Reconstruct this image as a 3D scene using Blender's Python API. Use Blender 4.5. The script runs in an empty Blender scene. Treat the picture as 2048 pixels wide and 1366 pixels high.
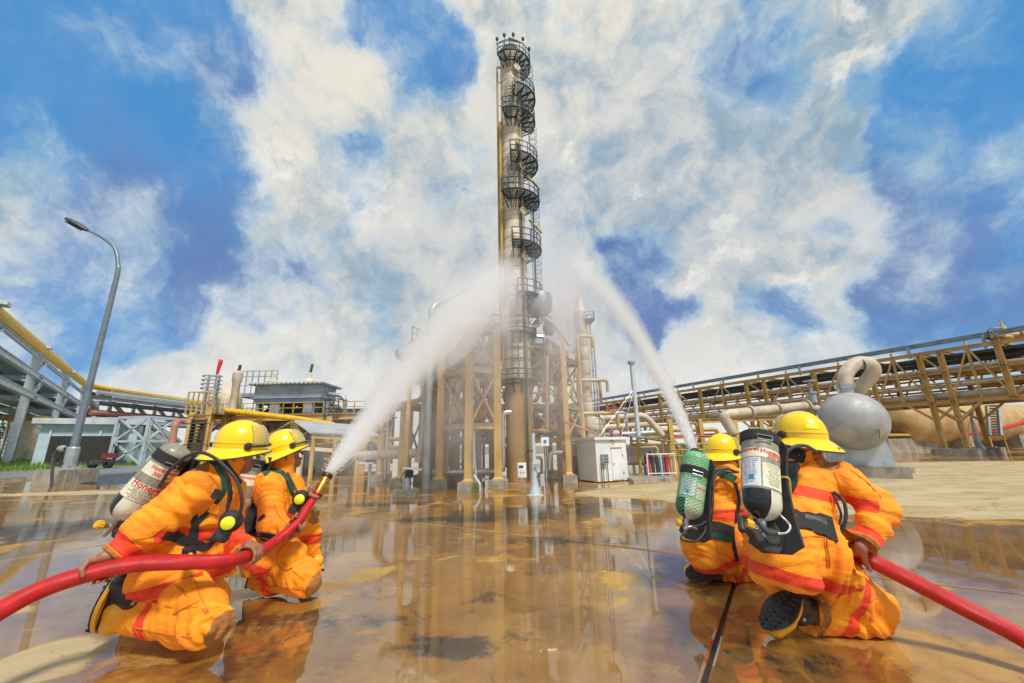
import bpy, bmesh, math, random
import numpy as np
from mathutils import Vector, Matrix, noise as mnoise
from mathutils.bvhtree import BVHTree
random.seed(7); np.random.seed(7)
PI = math.pi
SC = bpy.context.scene
COL = SC.collection

# ------------------------------------------------------------------ camera
CAM_H, LENS, PITCH, ROLL = 1.05, 14.0, math.radians(14.7), math.radians(1.17)
FPX = LENS / 36.0 * 2048
CF = Vector((0, math.cos(PITCH), math.sin(PITCH)))
CU0 = Vector((0, -math.sin(PITCH), math.cos(PITCH)))
CR0 = Vector((1, 0, 0))
CR = CR0 * math.cos(ROLL) - CU0 * math.sin(ROLL)
CU = CU0 * math.cos(ROLL) + CR0 * math.sin(ROLL)
CLOC = Vector((0, 0, CAM_H))
cam_d = bpy.data.cameras.new('camera'); cam = bpy.data.objects.new('camera', cam_d); COL.objects.link(cam)
cam_d.lens = LENS; cam_d.sensor_width = 36; cam_d.clip_start = 0.05; cam_d.clip_end = 5000
cam.matrix_world = Matrix(((CR.x, CU.x, -CF.x, 0), (CR.y, CU.y, -CF.y, 0), (CR.z, CU.z, -CF.z, CAM_H), (0, 0, 0, 1)))
SC.camera = cam

# ------------------------------------------------------------------ colour management, sun
SC.view_settings.view_transform = 'Standard'; SC.view_settings.look = 'None'
SC.view_settings.exposure = 0.18; SC.view_settings.gamma = 1.0
SC.view_settings.use_curve_mapping = False
SC.cycles.volume_bounces = 8; SC.cycles.max_bounces = 12; SC.cycles.transparent_max_bounces = 24
SC.cycles.volume_step_rate = 1.0
SC.cycles.use_denoising = True
SUN_EL, SUN_AZ = math.radians(54), math.radians(150)      # azimuth clockwise from +Y
sd = bpy.data.lights.new('sun', 'SUN'); so = bpy.data.objects.new('sun', sd); COL.objects.link(so)
sd.energy = 3.4; sd.angle = math.radians(10); sd.color = (1.0, 0.95, 0.86)
sdir = Vector((math.sin(SUN_AZ) * math.cos(SUN_EL), math.cos(SUN_AZ) * math.cos(SUN_EL), math.sin(SUN_EL)))
so.rotation_euler = sdir.to_track_quat('Z', 'Y').to_euler(); so.location = (0, -20, 40)

# ------------------------------------------------------------------ projecting between picture and place
def ray(px, py):
    return (CF * FPX + CR * (px - 1024) - CU * (py - 683)).normalized()
def G(px, py, z=0.0):
    d = ray(px, py); t = (z - CAM_H) / d.z
    return CLOC + d * t
def PY(px, py, Y):
    d = ray(px, py); return CLOC + d * (Y / d.y)
def PV(px, py, p0, p1):
    """where the line of sight meets the upright plane through p0 and p1"""
    d = ray(px, py); n = Vector((p1[1] - p0[1], -(p1[0] - p0[0]), 0))
    t = (Vector(p0) - CLOC).dot(n) / d.dot(n)
    return CLOC + d * t
def ZH(b, py):
    """height above the ground of picture row py on the upright through b"""
    v = Vector((b[0], b[1], 0)) - CLOC
    k = (683 - py) / FPX
    # (v+z Z).CU = k (v+z Z).CF
    return (k * v.dot(CF) - v.dot(CU)) / (CU.z - k * CF.z)

# ------------------------------------------------------------------ sky
W = bpy.data.worlds.new('World'); SC.world = W; W.use_nodes = True
def sky():
    nt = W.node_tree; N = nt.nodes; L = nt.links; N.clear()
    def nd(t, **k):
        n = N.new(t)
        for a, v in k.items(): setattr(n, a, v)
        return n
    def lk(a, b): L.new(a, b)
    def val(x, s):
        if isinstance(x, (int, float)): s.default_value = x
        else: lk(x, s)
    def m(op, a, b=0.0, c=None, clamp=False):
        n = nd('ShaderNodeMath', operation=op, use_clamp=clamp); val(a, n.inputs[0]); val(b, n.inputs[1])
        if c is not None: val(c, n.inputs[2])
        return n.outputs[0]
    def mix(f, a, b):
        n = nd('ShaderNodeMix', data_type='RGBA'); val(f, n.inputs[0])
        for x, s in ((a, n.inputs[6]), (b, n.inputs[7])):
            if isinstance(x, tuple): s.default_value = (*x, 1)
            else: lk(x, s)
        return n.outputs[2]
    def sm(x, a, b, ta=0.0, tb=1.0):
        n = nd('ShaderNodeMapRange', interpolation_type='SMOOTHSTEP'); val(x, n.inputs[0])
        n.inputs[1].default_value = a; n.inputs[2].default_value = b; n.inputs[3].default_value = ta; n.inputs[4].default_value = tb
        return n.outputs[0]
    tc = nd('ShaderNodeTexCoord').outputs['Generated']
    def noise(vec, s, det, rough=.6, lac=2.0, dist=0.0, col=False):
        n = nd('ShaderNodeTexNoise'); lk(vec, n.inputs['Vector']); n.inputs['Scale'].default_value = s
        n.inputs['Detail'].default_value = det; n.inputs['Roughness'].default_value = rough; n.inputs['Distortion'].default_value = dist
        return n.outputs['Color' if col else 'Fac']
    # domain warp
    wn = noise(tc, 2.6, 6, .62, col=True)
    v1 = nd('ShaderNodeVectorMath', operation='SUBTRACT'); lk(wn, v1.inputs[0]); v1.inputs[1].default_value = (.5, .5, .5)
    v2 = nd('ShaderNodeVectorMath', operation='SCALE'); lk(v1.outputs[0], v2.inputs[0]); v2.inputs['Scale'].default_value = .26
    v3 = nd('ShaderNodeVectorMath', operation='ADD'); lk(tc, v3.inputs[0]); lk(v2.outputs[0], v3.inputs[1])
    wd = v3.outputs[0]
    # openings in the cloud: picture x, y, angular radius, strength
    B = [(70, 290, .27, 1.7), (-60, 180, .26, 1.2), (200, 380, .13, 1.0), (260, 60, .10, .9), (380, 100, .07, .6), (20, 20, .18, 1.0), (150, 480, .13, 1.0), (210, 600, .12, .95), (300, 420, .10, .8), (330, 640, .09, .5), (60, 430, .12, .9), (-60, 700, .16, .3),
         (560, 540, .08, .7), (530, 680, .08, .6), (720, 320, .08, .85), (690, 260, .05, .7), (850, 60, .10, 1.0), (900, 120, .06, .7), (640, 600, .09, .6), (960, 300, .05, .4), (780, 200, .05, .5), (790, 640, .07, .4),
         (1280, 530, .075, 1.4), (1330, 620, .075, 1.4), (1310, 690, .05, .8), (1245, 490, .035, .7), (1550, 650, .065, 1.0), (1640, 430, .04, .8), (1610, 570, .04, .7),
         (1850, 250, .07, 1.3), (1790, 330, .07, .8), (2000, 60, .13, 1.1), (2120, 260, .16, 1.0), (1960, 500, .13, 1.1), (1900, 600, .10, .9), (1800, 640, .07, .6), (2100, 620, .16, .8),
         (1480, 130, .08, .45), (1400, 330, .08, .4), (1530, 430, .07, .5), (1700, 180, .08, .5), (1150, 60, .05, .3), (480, 150, .06, .4), (1500, 240, .06, .5)]
    tot = None
    for px, py, r, s in B:
        d = ray(px, py)
        n = nd('ShaderNodeVectorMath', operation='DISTANCE'); lk(wd, n.inputs[0]); n.inputs[1].default_value = d
        f = sm(n.outputs['Value'], r * .1, r * 1.7, s * .85, 0.0)
        tot = f if tot is None else m('ADD', tot, f)
    tot = m('MINIMUM', tot, .95)
    # behind the camera: openings from noise alone
    big = noise(tc, 2.2, 5, .6)
    back = nd('ShaderNodeSeparateXYZ'); lk(tc, back.inputs[0])
    bm_ = m('MULTIPLY', sm(back.outputs['Y'], -.2, .25, 1, 0), sm(big, .48, .62, 0, .9))
    tot = m('ADD', tot, bm_)
    fine = noise(wd, 5.0, 12, .62)
    fine2 = noise(wd, 13.0, 8, .6)
    veil = noise(wd, 2.3, 6, .55)
    tot = m('ADD', tot, m('MULTIPLY', m('SUBTRACT', veil, .5), 2.2))
    tot = m('ADD', tot, m('MULTIPLY', m('SUBTRACT', fine, .5), 2.3))
    tot = m('ADD', tot, m('MULTIPLY', m('SUBTRACT', fine2, .5), .7))
    gap = sm(tot, .0, 1.25, 0, 1.0)                                # 1 = open blue
    # blue of the openings
    st = nd('ShaderNodeTexSky', sky_type='NISHITA'); st.sun_disc = False; st.sun_elevation = SUN_EL; st.sun_rotation = SUN_AZ
    st.air_density = 1.3; st.dust_density = .3; st.ozone_density = 2.5
    hs = nd('ShaderNodeHueSaturation'); lk(st.outputs[0], hs.inputs['Color']); hs.inputs['Saturation'].default_value = 1.35; hs.inputs['Value'].default_value = .95
    deep = noise(tc, 1.6, 4, .5)
    blue = mix(sm(deep, .42, .58), (0.35, 2.4, 5.9), (0.75, 1.45, 3.9))
    blue = mix(.15, blue, hs.outputs[0])
    # cloud body: cream where lit, grey-blue in its folds
    wv = noise(wd, 3.2, 10, .64, dist=.3)
    wv2 = noise(wd, 8.5, 9, .6)
    cl = mix(sm(m('ADD', m('MULTIPLY', wv, .65), m('MULTIPLY', wv2, .35)), .38, .57), (2.3, 3.5, 4.5), (7.3, 6.95, 6.1))
    cl = mix(sm(deep, .44, .62, 0, .28), cl, (3.0, 3.9, 5.4))
    cl = mix(sm(wv2, .57, .72, 0, .5), cl, (9.0, 8.8, 8.1))
    low = sm(back.outputs['Z'], .02, .34, .6, 0)
    cl = mix(low, cl, (7.6, 7.7, 7.7))
    thin = mix(.38, cl, (2.8, 5.3, 7.6))
    colr = mix(sm(gap, .0, .6), cl, thin)
    colr = mix(sm(gap, .22, 1.05, 0, .88), colr, blue)
    below = sm(back.outputs['Z'], -.08, 0, 1, 0)
    colr = mix(below, colr, (3.0, 2.9, 2.7))
    bg = nd('ShaderNodeBackground'); lk(colr, bg.inputs[0]); bg.inputs[1].default_value = 0.1
    out = nd('ShaderNodeOutputWorld'); lk(bg.outputs[0], out.inputs[0])
sky()

# ------------------------------------------------------------------ mesh builder
class MB:
    def __init__(s): s.v = []; s.f = []
    def add(s, vs, fs):
        o = len(s.v); s.v += [tuple(v) for v in vs]; s.f += [tuple(i + o for i in f) for f in fs]; return s
    def box(s, c, size, rz=0.0, R=None):
        hx, hy, hz = size[0] / 2, size[1] / 2, size[2] / 2
        M = R if R is not None else Matrix.Rotation(rz, 3, 'Z'); c = Vector(c)
        vs = [c + M @ Vector((x * hx, y * hy, z * hz)) for x in (-1, 1) for y in (-1, 1) for z in (-1, 1)]
        return s.add(vs, [(0, 1, 3, 2), (4, 6, 7, 5), (0, 4, 5, 1), (2, 3, 7, 6), (0, 2, 6, 4), (1, 5, 7, 3)])
    def frame(s, a, b, up=(0, 0, 1)):
        a, b = Vector(a), Vector(b); d = b - a; l = d.length; d = d / max(l, 1e-9); up = Vector(up)
        if abs(d.dot(up)) > .98: up = Vector((0, 1, 0)) if abs(d.y) < .9 else Vector((1, 0, 0))
        x = d.cross(up).normalized(); z = x.cross(d).normalized()
        return a, b, d, l, x, z
    def beam(s, a, b, w, h=None, up=(0, 0, 1)):
        h = h or w; a, b, d, l, x, z = s.frame(a, b, up)
        vs = [p + x * (i * w / 2) + z * (j * h / 2) for p in (a, b) for i in (-1, 1) for j in (-1, 1)]
        return s.add(vs, [(0, 1, 3, 2), (4, 6, 7, 5), (0, 4, 5, 1), (2, 3, 7, 6), (0, 2, 6, 4), (1, 5, 7, 3)])
    def hbeam(s, a, b, w, h=None, t=None, up=(0, 0, 1)):
        """rolled H section: two flanges and a web"""
        h = h or w; t = t or w * .12; a, b, d, l, x, z = s.frame(a, b, up)
        for k in (-1, 1):
            o = z * (k * (h / 2 - t / 2)); s.beam(a + o, b + o, w, t, z)
        s.beam(a, b, t * .8, h - 2 * t, z); return s
    def tube(s, pts, r, n=10, cap=True):
        pts = [Vector(p) for p in pts]; m = len(pts)
        rs = r if isinstance(r, (list, tuple)) else [r] * m
        tang = []
        for i in range(m):
            t = (pts[min(i + 1, m - 1)] - pts[max(i - 1, 0)]); tang.append(t.normalized() if t.length > 1e-9 else Vector((0, 0, 1)))
        u = tang[0].orthogonal().normalized(); vs = []
        for i in range(m):
            u = (u - tang[i] * u.dot(tang[i]))
            u = u.normalized() if u.length > 1e-6 else tang[i].orthogonal().normalized()
            w = tang[i].cross(u)
            for k in range(n):
                an = 2 * PI * k / n; vs.append(pts[i] + (u * math.cos(an) + w * math.sin(an)) * rs[i])
        fs = [(i * n + k, i * n + (k + 1) % n, (i + 1) * n + (k + 1) % n, (i + 1) * n + k) for i in range(m - 1) for k in range(n)]
        if cap: fs += [tuple(range(n))[::-1], tuple((m - 1) * n + k for k in range(n))]
        return s.add(vs, fs)
    def lathe(s, prof, c=(0, 0, 0), axis=(0, 0, 1), n=24, a0=0.0, a1=2 * PI, up=None):
        """prof: (radius, height) along axis"""
        c = Vector(c); ax = Vector(axis).normalized()
        x = Vector(up).normalized() if up else ax.orthogonal().normalized()
        if abs(ax.z) > .99 and not up: x = Vector((1, 0, 0))
        y = ax.cross(x); full = abs(a1 - a0 - 2 * PI) < 1e-6; k = n if full else n + 1; vs = []
        for r, h in prof:
            for i in range(k):
                an = a0 + (a1 - a0) * i / n; vs.append(c + ax * h + (x * math.cos(an) + y * math.sin(an)) * max(r, 1e-4))
        fs = []
        for j in range(len(prof) - 1):
            for i in range(n):
                i2 = (i + 1) % k; fs.append((j * k + i, j * k + i2, (j + 1) * k + i2, (j + 1) * k + i))
        return s.add(vs, fs)
    def arc(s, c, r, z, a0, a1, rad, n=16, sides=6):
        c = Vector(c); pts = [Vector((c.x + r * math.cos(a0 + (a1 - a0) * i / n), c.y + r * math.sin(a0 + (a1 - a0) * i / n), z)) for i in range(n + 1)]
        return s.tube(pts, rad, sides)
    def prism(s, poly, z0, z1):
        n = len(poly); vs = [(p[0], p[1], z0) for p in poly] + [(p[0], p[1], z1) for p in poly]
        return s.add(vs, [tuple(range(n))[::-1], tuple(range(n, 2 * n))] + [(i, (i + 1) % n, n + (i + 1) % n, n + i) for i in range(n)])
    def extrude(s, poly, vec):
        vec = Vector(vec); n = len(poly); vs = [Vector(p) for p in poly] + [Vector(p) + vec for p in poly]
        return s.add(vs, [tuple(range(n))[::-1], tuple(range(n, 2 * n))] + [(i, (i + 1) % n, n + (i + 1) % n, n + i) for i in range(n)])
    def build(s, name, mat, parent=None, smooth=False, **kw):
        o = Vector((0, 0, 0)); p = parent
        while p is not None: o += p.location; p = p.parent
        me = bpy.data.meshes.new(name); me.from_pydata([(a - o.x, b - o.y, c - o.z) for a, b, c in s.v], [], s.f); me.update()
        bm = bmesh.new(); bm.from_mesh(me); bmesh.ops.recalc_face_normals(bm, faces=bm.faces); bm.to_mesh(me); bm.free()
        if mat: me.materials.append(mat)
        if smooth:
            me.polygons.foreach_set('use_smooth', [True] * len(me.polygons)); me.set_sharp_from_angle(angle=math.radians(40))
        ob = bpy.data.objects.new(name, me); COL.objects.link(ob); ob.parent = parent
        tag(ob, **kw); return ob
def tag(ob, label=None, cat=None, group=None, kind=None):
    if label: ob['label'] = label
    if cat: ob['category'] = cat
    if group: ob['group'] = group
    if kind: ob['kind'] = kind
    return ob
def thing(name, label, cat, loc=(0, 0, 0), group=None):
    o = bpy.data.objects.new(name, None); COL.objects.link(o); o.location = Vector(loc); o.empty_display_size = .2
    return tag(o, label, cat, group)
def spline(pts, n=8):
    """Catmull-Rom through pts"""
    P = [Vector(p) for p in pts]; P = [P[0] * 2 - P[1]] + P + [P[-1] * 2 - P[-2]]; out = []
    for i in range(1, len(P) - 2):
        for k in range(n):
            t = k / n; a, b, c, d = P[i - 1], P[i], P[i + 1], P[i + 2]
            out.append(.5 * ((2 * b) + (c - a) * t + (2 * a - 5 * b + 4 * c - d) * t * t + (3 * b - 3 * c + d - a) * t ** 3))
    return out + [P[-2]]
def elbow(pts, r, n=6):
    """polyline with its corners rounded at radius r"""
    P = [Vector(p) for p in pts]; out = [P[0]]
    for i in range(1, len(P) - 1):
        a = (P[i - 1] - P[i]); b = (P[i + 1] - P[i]); k = min(r, a.length * .45, b.length * .45)
        p0 = P[i] + a.normalized() * k; p1 = P[i] + b.normalized() * k
        for j in range(n + 1):
            t = j / n; out.append(p0 * (1 - t) ** 2 + P[i] * (2 * t * (1 - t)) + p1 * t * t)
    return out + [P[-1]]

# ------------------------------------------------------------------ materials
MATS = {}
class NT:
    def __init__(s, name):
        s.m = bpy.data.materials.new(name); s.m.use_nodes = True; s.t = s.m.node_tree; s.N = s.t.nodes; s.N.clear()
        s.out = s.N.new('ShaderNodeOutputMaterial')
    def nd(s, t, **k):
        n = s.N.new(t)
        for a, v in k.items(): setattr(n, a, v)
        return n
    def put(s, x, sock):
        if isinstance(x, bpy.types.NodeSocket): s.t.links.new(x, sock)
        elif isinstance(x, tuple) and len(x) == 3 and sock.type == 'RGBA': sock.default_value = (*x, 1)
        else: sock.default_value = x
    def math(s, op, a, b=0.0, c=None, clamp=False):
        n = s.nd('ShaderNodeMath', operation=op, use_clamp=clamp); s.put(a, n.inputs[0]); s.put(b, n.inputs[1])
        if c is not None: s.put(c, n.inputs[2])
        return n.outputs[0]
    def mix(s, f, a, b, mode='MIX'):
        n = s.nd('ShaderNodeMix', data_type='RGBA', blend_type=mode); s.put(f, n.inputs[0]); s.put(a, n.inputs[6]); s.put(b, n.inputs[7]); return n.outputs[2]
    def sm(s, x, a, b, ta=0.0, tb=1.0, kind='SMOOTHSTEP'):
        n = s.nd('ShaderNodeMapRange', interpolation_type=kind); s.put(x, n.inputs[0])
        for i, v in enumerate((a, b, ta, tb)): n.inputs[1 + i].default_value = v
        return n.outputs[0]
    def pos(s, scale=(1, 1, 1), obj=False, rot=(0, 0, 0)):
        g = s.nd('ShaderNodeTexCoord').outputs['Object'] if obj else s.nd('ShaderNodeNewGeometry').outputs['Position']
        n = s.nd('ShaderNodeMapping'); s.put(g, n.inputs[0]); n.inputs['Scale'].default_value = scale; n.inputs['Rotation'].default_value = rot; return n.outputs[0]
    def noise(s, vec, sc, det=4, rough=.55, dist=0.0):
        n = s.nd('ShaderNodeTexNoise'); s.put(vec, n.inputs['Vector']); n.inputs['Scale'].default_value = sc; n.inputs['Detail'].default_value = det
        n.inputs['Roughness'].default_value = rough; n.inputs['Distortion'].default_value = dist; return n.outputs['Fac']
    def bump(s, h, strength, dist=.01, nrm=None):
        n = s.nd('ShaderNodeBump'); s.put(h, n.inputs['Height']); n.inputs['Strength'].default_value = strength; n.inputs['Distance'].default_value = dist
        if nrm is not None: s.put(nrm, n.inputs['Normal'])
        return n.outputs[0]
    def bsdf(s, color, rough, metal=0.0, normal=None, **kw):
        b = s.nd('ShaderNodeBsdfPrincipled'); s.put(color, b.inputs['Base Color']); s.put(rough, b.inputs['Roughness']); s.put(metal, b.inputs['Metallic'])
        if normal is not None: s.put(normal, b.inputs['Normal'])
        for k, v in kw.items(): s.put(v, b.inputs[k.replace('_', ' ')])
        s.t.links.new(b.outputs[0], s.out.inputs[0]); return b
def paint(name, c, c2=None, rough=.5, metal=0.0, scale=3.0, rust=0.0, rustc=(.16, .06, .02), streak=True, bump=.15, grain=30, obj=False, **kw):
    """worn industrial surface: two-tone mottling, rust or grime in runs, fine relief"""
    t = NT(name); p = t.pos(obj=obj); c2 = c2 or tuple(x * .6 for x in c)
    n1 = t.noise(p, scale, 6, .65); col = t.mix(t.sm(n1, .35, .7), c, c2)
    if rust:
        ps = t.pos((6, 6, .7) if streak else (2, 2, 2), obj=obj); n2 = t.noise(ps, scale * .7, 8, .7)
        col = t.mix(t.sm(n2, .68 - rust * .35, .82 - rust * .25, 0, .85), col, rustc)
    g = t.noise(p, grain * scale / 3, 4, .6)
    rr = t.sm(n1, .3, .7, max(rough - .1, .02), min(rough + .15, 1))
    t.bsdf(col, rr, metal, t.bump(g, bump, .004), **kw); MATS[name] = t.m; return t.m

M_TAN = paint('tan_steel', (.55, .38, .15), (.40, .25, .09), .5, 0, 1.5, .25, (.16, .07, .025))
M_TAN2 = paint('ochre_steel', (.60, .40, .13), (.45, .27, .08), .5, 0, 2, .3, (.17, .07, .02))
M_CREAM = paint('cream_insulation', (.70, .62, .47), (.50, .41, .27), .55, 0, 1.2, .36, (.22, .12, .045))
M_COLBASE = paint('tan_column_paint', (.50, .33, .14), (.38, .22, .08), .55, 0, .9, .35, (.20, .10, .035))
M_PIPE = paint('pale_pipe', (.58, .51, .40), (.40, .32, .21), .5, 0, 2, .25, (.2, .11, .05))
M_PINK = paint('salmon_pipe', (.50, .22, .16), (.36, .12, .08), .5, 0, 2, .2)
M_GREY = paint('galvanised_steel', (.42, .46, .48), (.27, .31, .34), .45, .35, 2, .12, (.14, .11, .08))
M_LGREY = paint('light_galvanised_steel', (.56, .62, .66), (.38, .44, .48), .45, .2, 2, .1, (.2, .17, .12))
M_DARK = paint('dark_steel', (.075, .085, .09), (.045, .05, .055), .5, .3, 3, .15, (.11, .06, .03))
M_TEAL = paint('dark_teal_steel', (.055, .09, .095), (.09, .11, .11), .5, .2, 6, .2, (.12, .06, .03))
M_GRATE = paint('grating', (.10, .11, .11), (.05, .06, .06), .6, .2, 8, .2, (.12, .07, .03))
M_SILVER = paint('brushed_aluminium', (.60, .60, .58), (.42, .42, .41), .32, .85, 3, .12, (.3, .22, .12))
M_DRUM = paint('dull_drum_steel', (.44, .43, .42), (.27, .28, .30), .5, .25, 1.6, .18, (.33, .22, .12), bump=.2)
M_YPIPE = paint('yellow_pipe', (.80, .50, .012), (.60, .33, .01), .42, 0, 4, .18, (.22, .15, .02), streak=False)
M_MUST = paint('mustard_pipe', (.50, .36, .06), (.33, .22, .04), .5, 0, 2, .25)
M_RED = paint('red_paint', (.55, .025, .018), (.38, .02, .015), .45, 0, 3, .1)
M_WHITE = paint('white_sheet_metal', (.74, .76, .76), (.58, .61, .62), .45, 0, 1.5, .16, (.38, .28, .16))
M_BLUEW = paint('pale_blue_sheet', (.50, .62, .68), (.38, .50, .57), .5, 0, 1.0, .12, (.25, .25, .22))
M_ROOF = paint('grey_sheet_roof', (.60, .63, .65), (.44, .47, .50), .45, .2, 1.0, .2, (.3, .22, .14))
M_DUCT = paint('blue_grey_duct', (.32, .38, .43), (.22, .28, .33), .5, .2, 2.2, .25, (.45, .48, .5))
M_CONC = paint('plinth_concrete', (.36, .33, .27), (.20, .18, .14), .85, 0, 3, .45, (.07, .06, .045), bump=.5, grain=60)
M_WALL = paint('stained_concrete', (.33, .29, .24), (.20, .17, .13), .85, 0, 1, .5, (.08, .065, .05), bump=.4)
M_BLACK = paint('black_rubber', (.018, .018, .02), (.03, .03, .03), .5, 0, 12, 0, bump=.3)
M_WEB = paint('black_webbing', (.012, .012, .014), (.025, .024, .026), .7, 0, 40, 0, bump=.5, grain=200)
M_GREEN = paint('green_webbing', (.012, .10, .055), (.008, .06, .035), .75, 0, 30, 0, bump=.4, grain=200)
M_BRASS = paint('brass', (.72, .42, .10), (.45, .25, .06), .28, .9, 14, .1)
M_CHROME = paint('worn_chrome', (.62, .62, .60), (.35, .35, .34), .25, .95, 14, 0)
M_BLUE = paint('blue_paint', (.03, .14, .36), (.02, .09, .25), .5, 0, 3, .1)
M_SIGNB = paint('sign_blue', (.03, .25, .55), (.03, .2, .5), .5)
M_TEXTR = paint('red_print', (.62, .03, .03), (.5, .03, .03), .55)
M_TEXTK = paint('black_print', (.04, .04, .04), (.06, .06, .06), .55)
M_CONDARK = paint('dark_opening', (.02, .02, .022), (.03, .03, .03), .6)
M_GLASS = paint('dark_window_glass', (.025, .03, .035), (.04, .05, .055), .08, 0, 2)

# fire suit fabric: bands and leather patches come from per-vertex distances
def suit_mat():
    t = NT('fire_suit_cloth'); p = t.pos()
    def at(n): return t.nd('ShaderNodeAttribute', attribute_name=n).outputs['Fac']
    n1 = t.noise(p, 7, 5, .6); n2 = t.noise(p, 26, 4, .6)
    c = t.mix(t.sm(n1, .35, .68), (.94, .335, .003), (.88, .22, .003))
    c = t.mix(t.sm(n2, .62, .82, 0, .15), c, (.60, .16, .01))
    edge = t.noise(p, 45, 3, .5)
    eo = t.math('MULTIPLY', t.math('SUBTRACT', edge, .5), .006)
    bnd = t.sm(t.math('ADD', at('band'), eo), -.0015, .0015, 1, 0)
    pat = t.sm(t.math('ADD', at('patch'), eo), -.0015, .0015, 1, 0)
    br = t.mix(t.sm(n1, .4, .65), (.82, .060, .008), (.68, .035, .008))
    pt = t.mix(t.sm(n2, .35, .7), (.42, .165, .03), (.26, .09, .018))
    c = t.mix(pat, c, pt); c = t.mix(bnd, c, br)
    dirt = t.noise(p, 11, 8, .7); c = t.mix(t.sm(dirt, .64, .88, 0, .35), c, (.20, .08, .015))
    # stitch lines either side of the bands
    sb = t.math('ABSOLUTE', t.math('SUBTRACT', at('band'), .007)); st = t.sm(sb, .0008, .0022, .55, 0)
    c = t.mix(st, c, (.35, .10, .01))
    w = t.nd('ShaderNodeTexNoise'); t.put(t.pos((900, 900, 900)), w.inputs['Vector']); w.inputs['Scale'].default_value = 1
    fold = t.math('ABSOLUTE', t.math('SUBTRACT', t.noise(t.pos((5, 5, 11)), 1.2, 4, .5, .9), .5)); fold = t.math('MULTIPLY', fold, 3.2)
    h = t.math('ADD', t.math('MULTIPLY', fold, 1.0), t.math('MULTIPLY', n2, .35))
    h = t.math('ADD', h, t.math('MULTIPLY', w.outputs['Fac'], .012)); h = t.math('ADD', h, t.math('MULTIPLY', bnd, .10))
    h = t.math('SUBTRACT', h, t.math('MULTIPLY', st, .15))
    nr = t.bump(h, .42, .012)
    t.bsdf(c, .75, 0, nr, Sheen_Weight=.05)
    return t.m
M_SUIT = suit_mat()
M_CUFF = paint('brown_leather_cuff', (.34, .13, .025), (.22, .08, .018), .6, 0, 12, 0, bump=.5)
M_SKIN = paint('skin', (.34, .145, .085), (.27, .10, .06), .5, 0, 14, 0, bump=.2, grain=80, Subsurface_Weight=.1)
M_HOOD = paint('dark_hood', (.55, .20, .03), (.35, .10, .02), .8, 0, 10, 0, bump=.4)
M_HELM = paint('helmet_yellow', (.95, .64, .002), (.92, .58, .002), .22, 0, 5, .04, (.5, .32, .02), streak=False, bump=.04, Coat_Weight=.5, Coat_Roughness=.1)
M_STICK = paint('reflective_lime', (.80, .86, .03), (.72, .78, .02), .35, 0, 20, 0)
M_TRIM = paint('dark_green_trim', (.03, .08, .025), (.02, .05, .02), .5)
M_BOOTY = paint('boot_yellow_rubber', (.78, .40, .025), (.66, .30, .02), .35, 0, 6, .1, (.3, .13, .02), streak=False)
M_BOOTK = paint('boot_black_rubber', (.015, .015, .017), (.025, .024, .024), .22, 0, 10, 0)
def hose_mat():
    t = NT('red_hose_jacket'); p = t.pos(); n = t.noise(p, 18, 6, .6); wv = t.nd('ShaderNodeTexWave', bands_direction='DIAGONAL'); t.put(p, wv.inputs['Vector']); wv.inputs['Scale'].default_value = 150; wv.inputs['Distortion'].default_value = 1.5; n3 = t.math('ADD', t.noise(p, 160, 3, .6), t.math('MULTIPLY', wv.outputs['Fac'], .5))
    c = t.mix(t.sm(n, .35, .7), (.56, .012, .015), (.40, .008, .010)); c = t.mix(t.sm(t.noise(p, 60, 5, .7), .62, .8, 0, .4), c, (.12, .01, .01))
    t.bsdf(c, .42, 0, t.bump(t.math('ADD', n, t.math('MULTIPLY', n3, .8)), .5, .003)); return t.m
M_HOSE = hose_mat()
def visor_mat():
    t = NT('visor_plastic'); b = t.bsdf((.85, .80, .45), .12); b.inputs['Transmission Weight'].default_value = .75; b.inputs['IOR'].default_value = 1.2; b.inputs['Alpha'].default_value = .75; return t.m
M_VISOR = visor_mat()
def tank_mat(name, c1, c2):
    """wound glass-fibre shell: fine strokes across the axis (object space)"""
    t = NT(name); p = t.pos((30, 30, 3), obj=True, rot=(0, 0, .5)); q = t.pos(obj=True)
    n = t.noise(p, 1.4, 8, .75); n2 = t.noise(q, 9, 6, .6)
    c = t.mix(t.sm(n, .3, .72), c1, c2); c = t.mix(t.sm(n2, .6, .8, 0, .5), c, tuple(x * .45 for x in c1))
    t.bsdf(c, .38, 0, t.bump(n, .25, .003), Coat_Weight=.3); return t.m
M_TANK = tank_mat('tank_composite', (.30, .30, .22), (.15, .155, .12))
M_TANKW = tank_mat('tank_cream', (.68, .65, .54), (.55, .52, .42))
M_TLABEL = paint('label_paper', (.74, .70, .52), (.64, .60, .43), .5, 0, 20, 0, obj=True)
M_TLABEL2 = paint('label_white', (.72, .74, .76), (.62, .64, .66), .5, 0, 20, 0, obj=True)
M_NET = paint('green_net_cord', (.03, .55, .22), (.02, .42, .17), .5)
M_TANKG = paint('tank_green', (.36, .56, .34), (.22, .46, .26), .45, 0, 14, 0)

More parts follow.
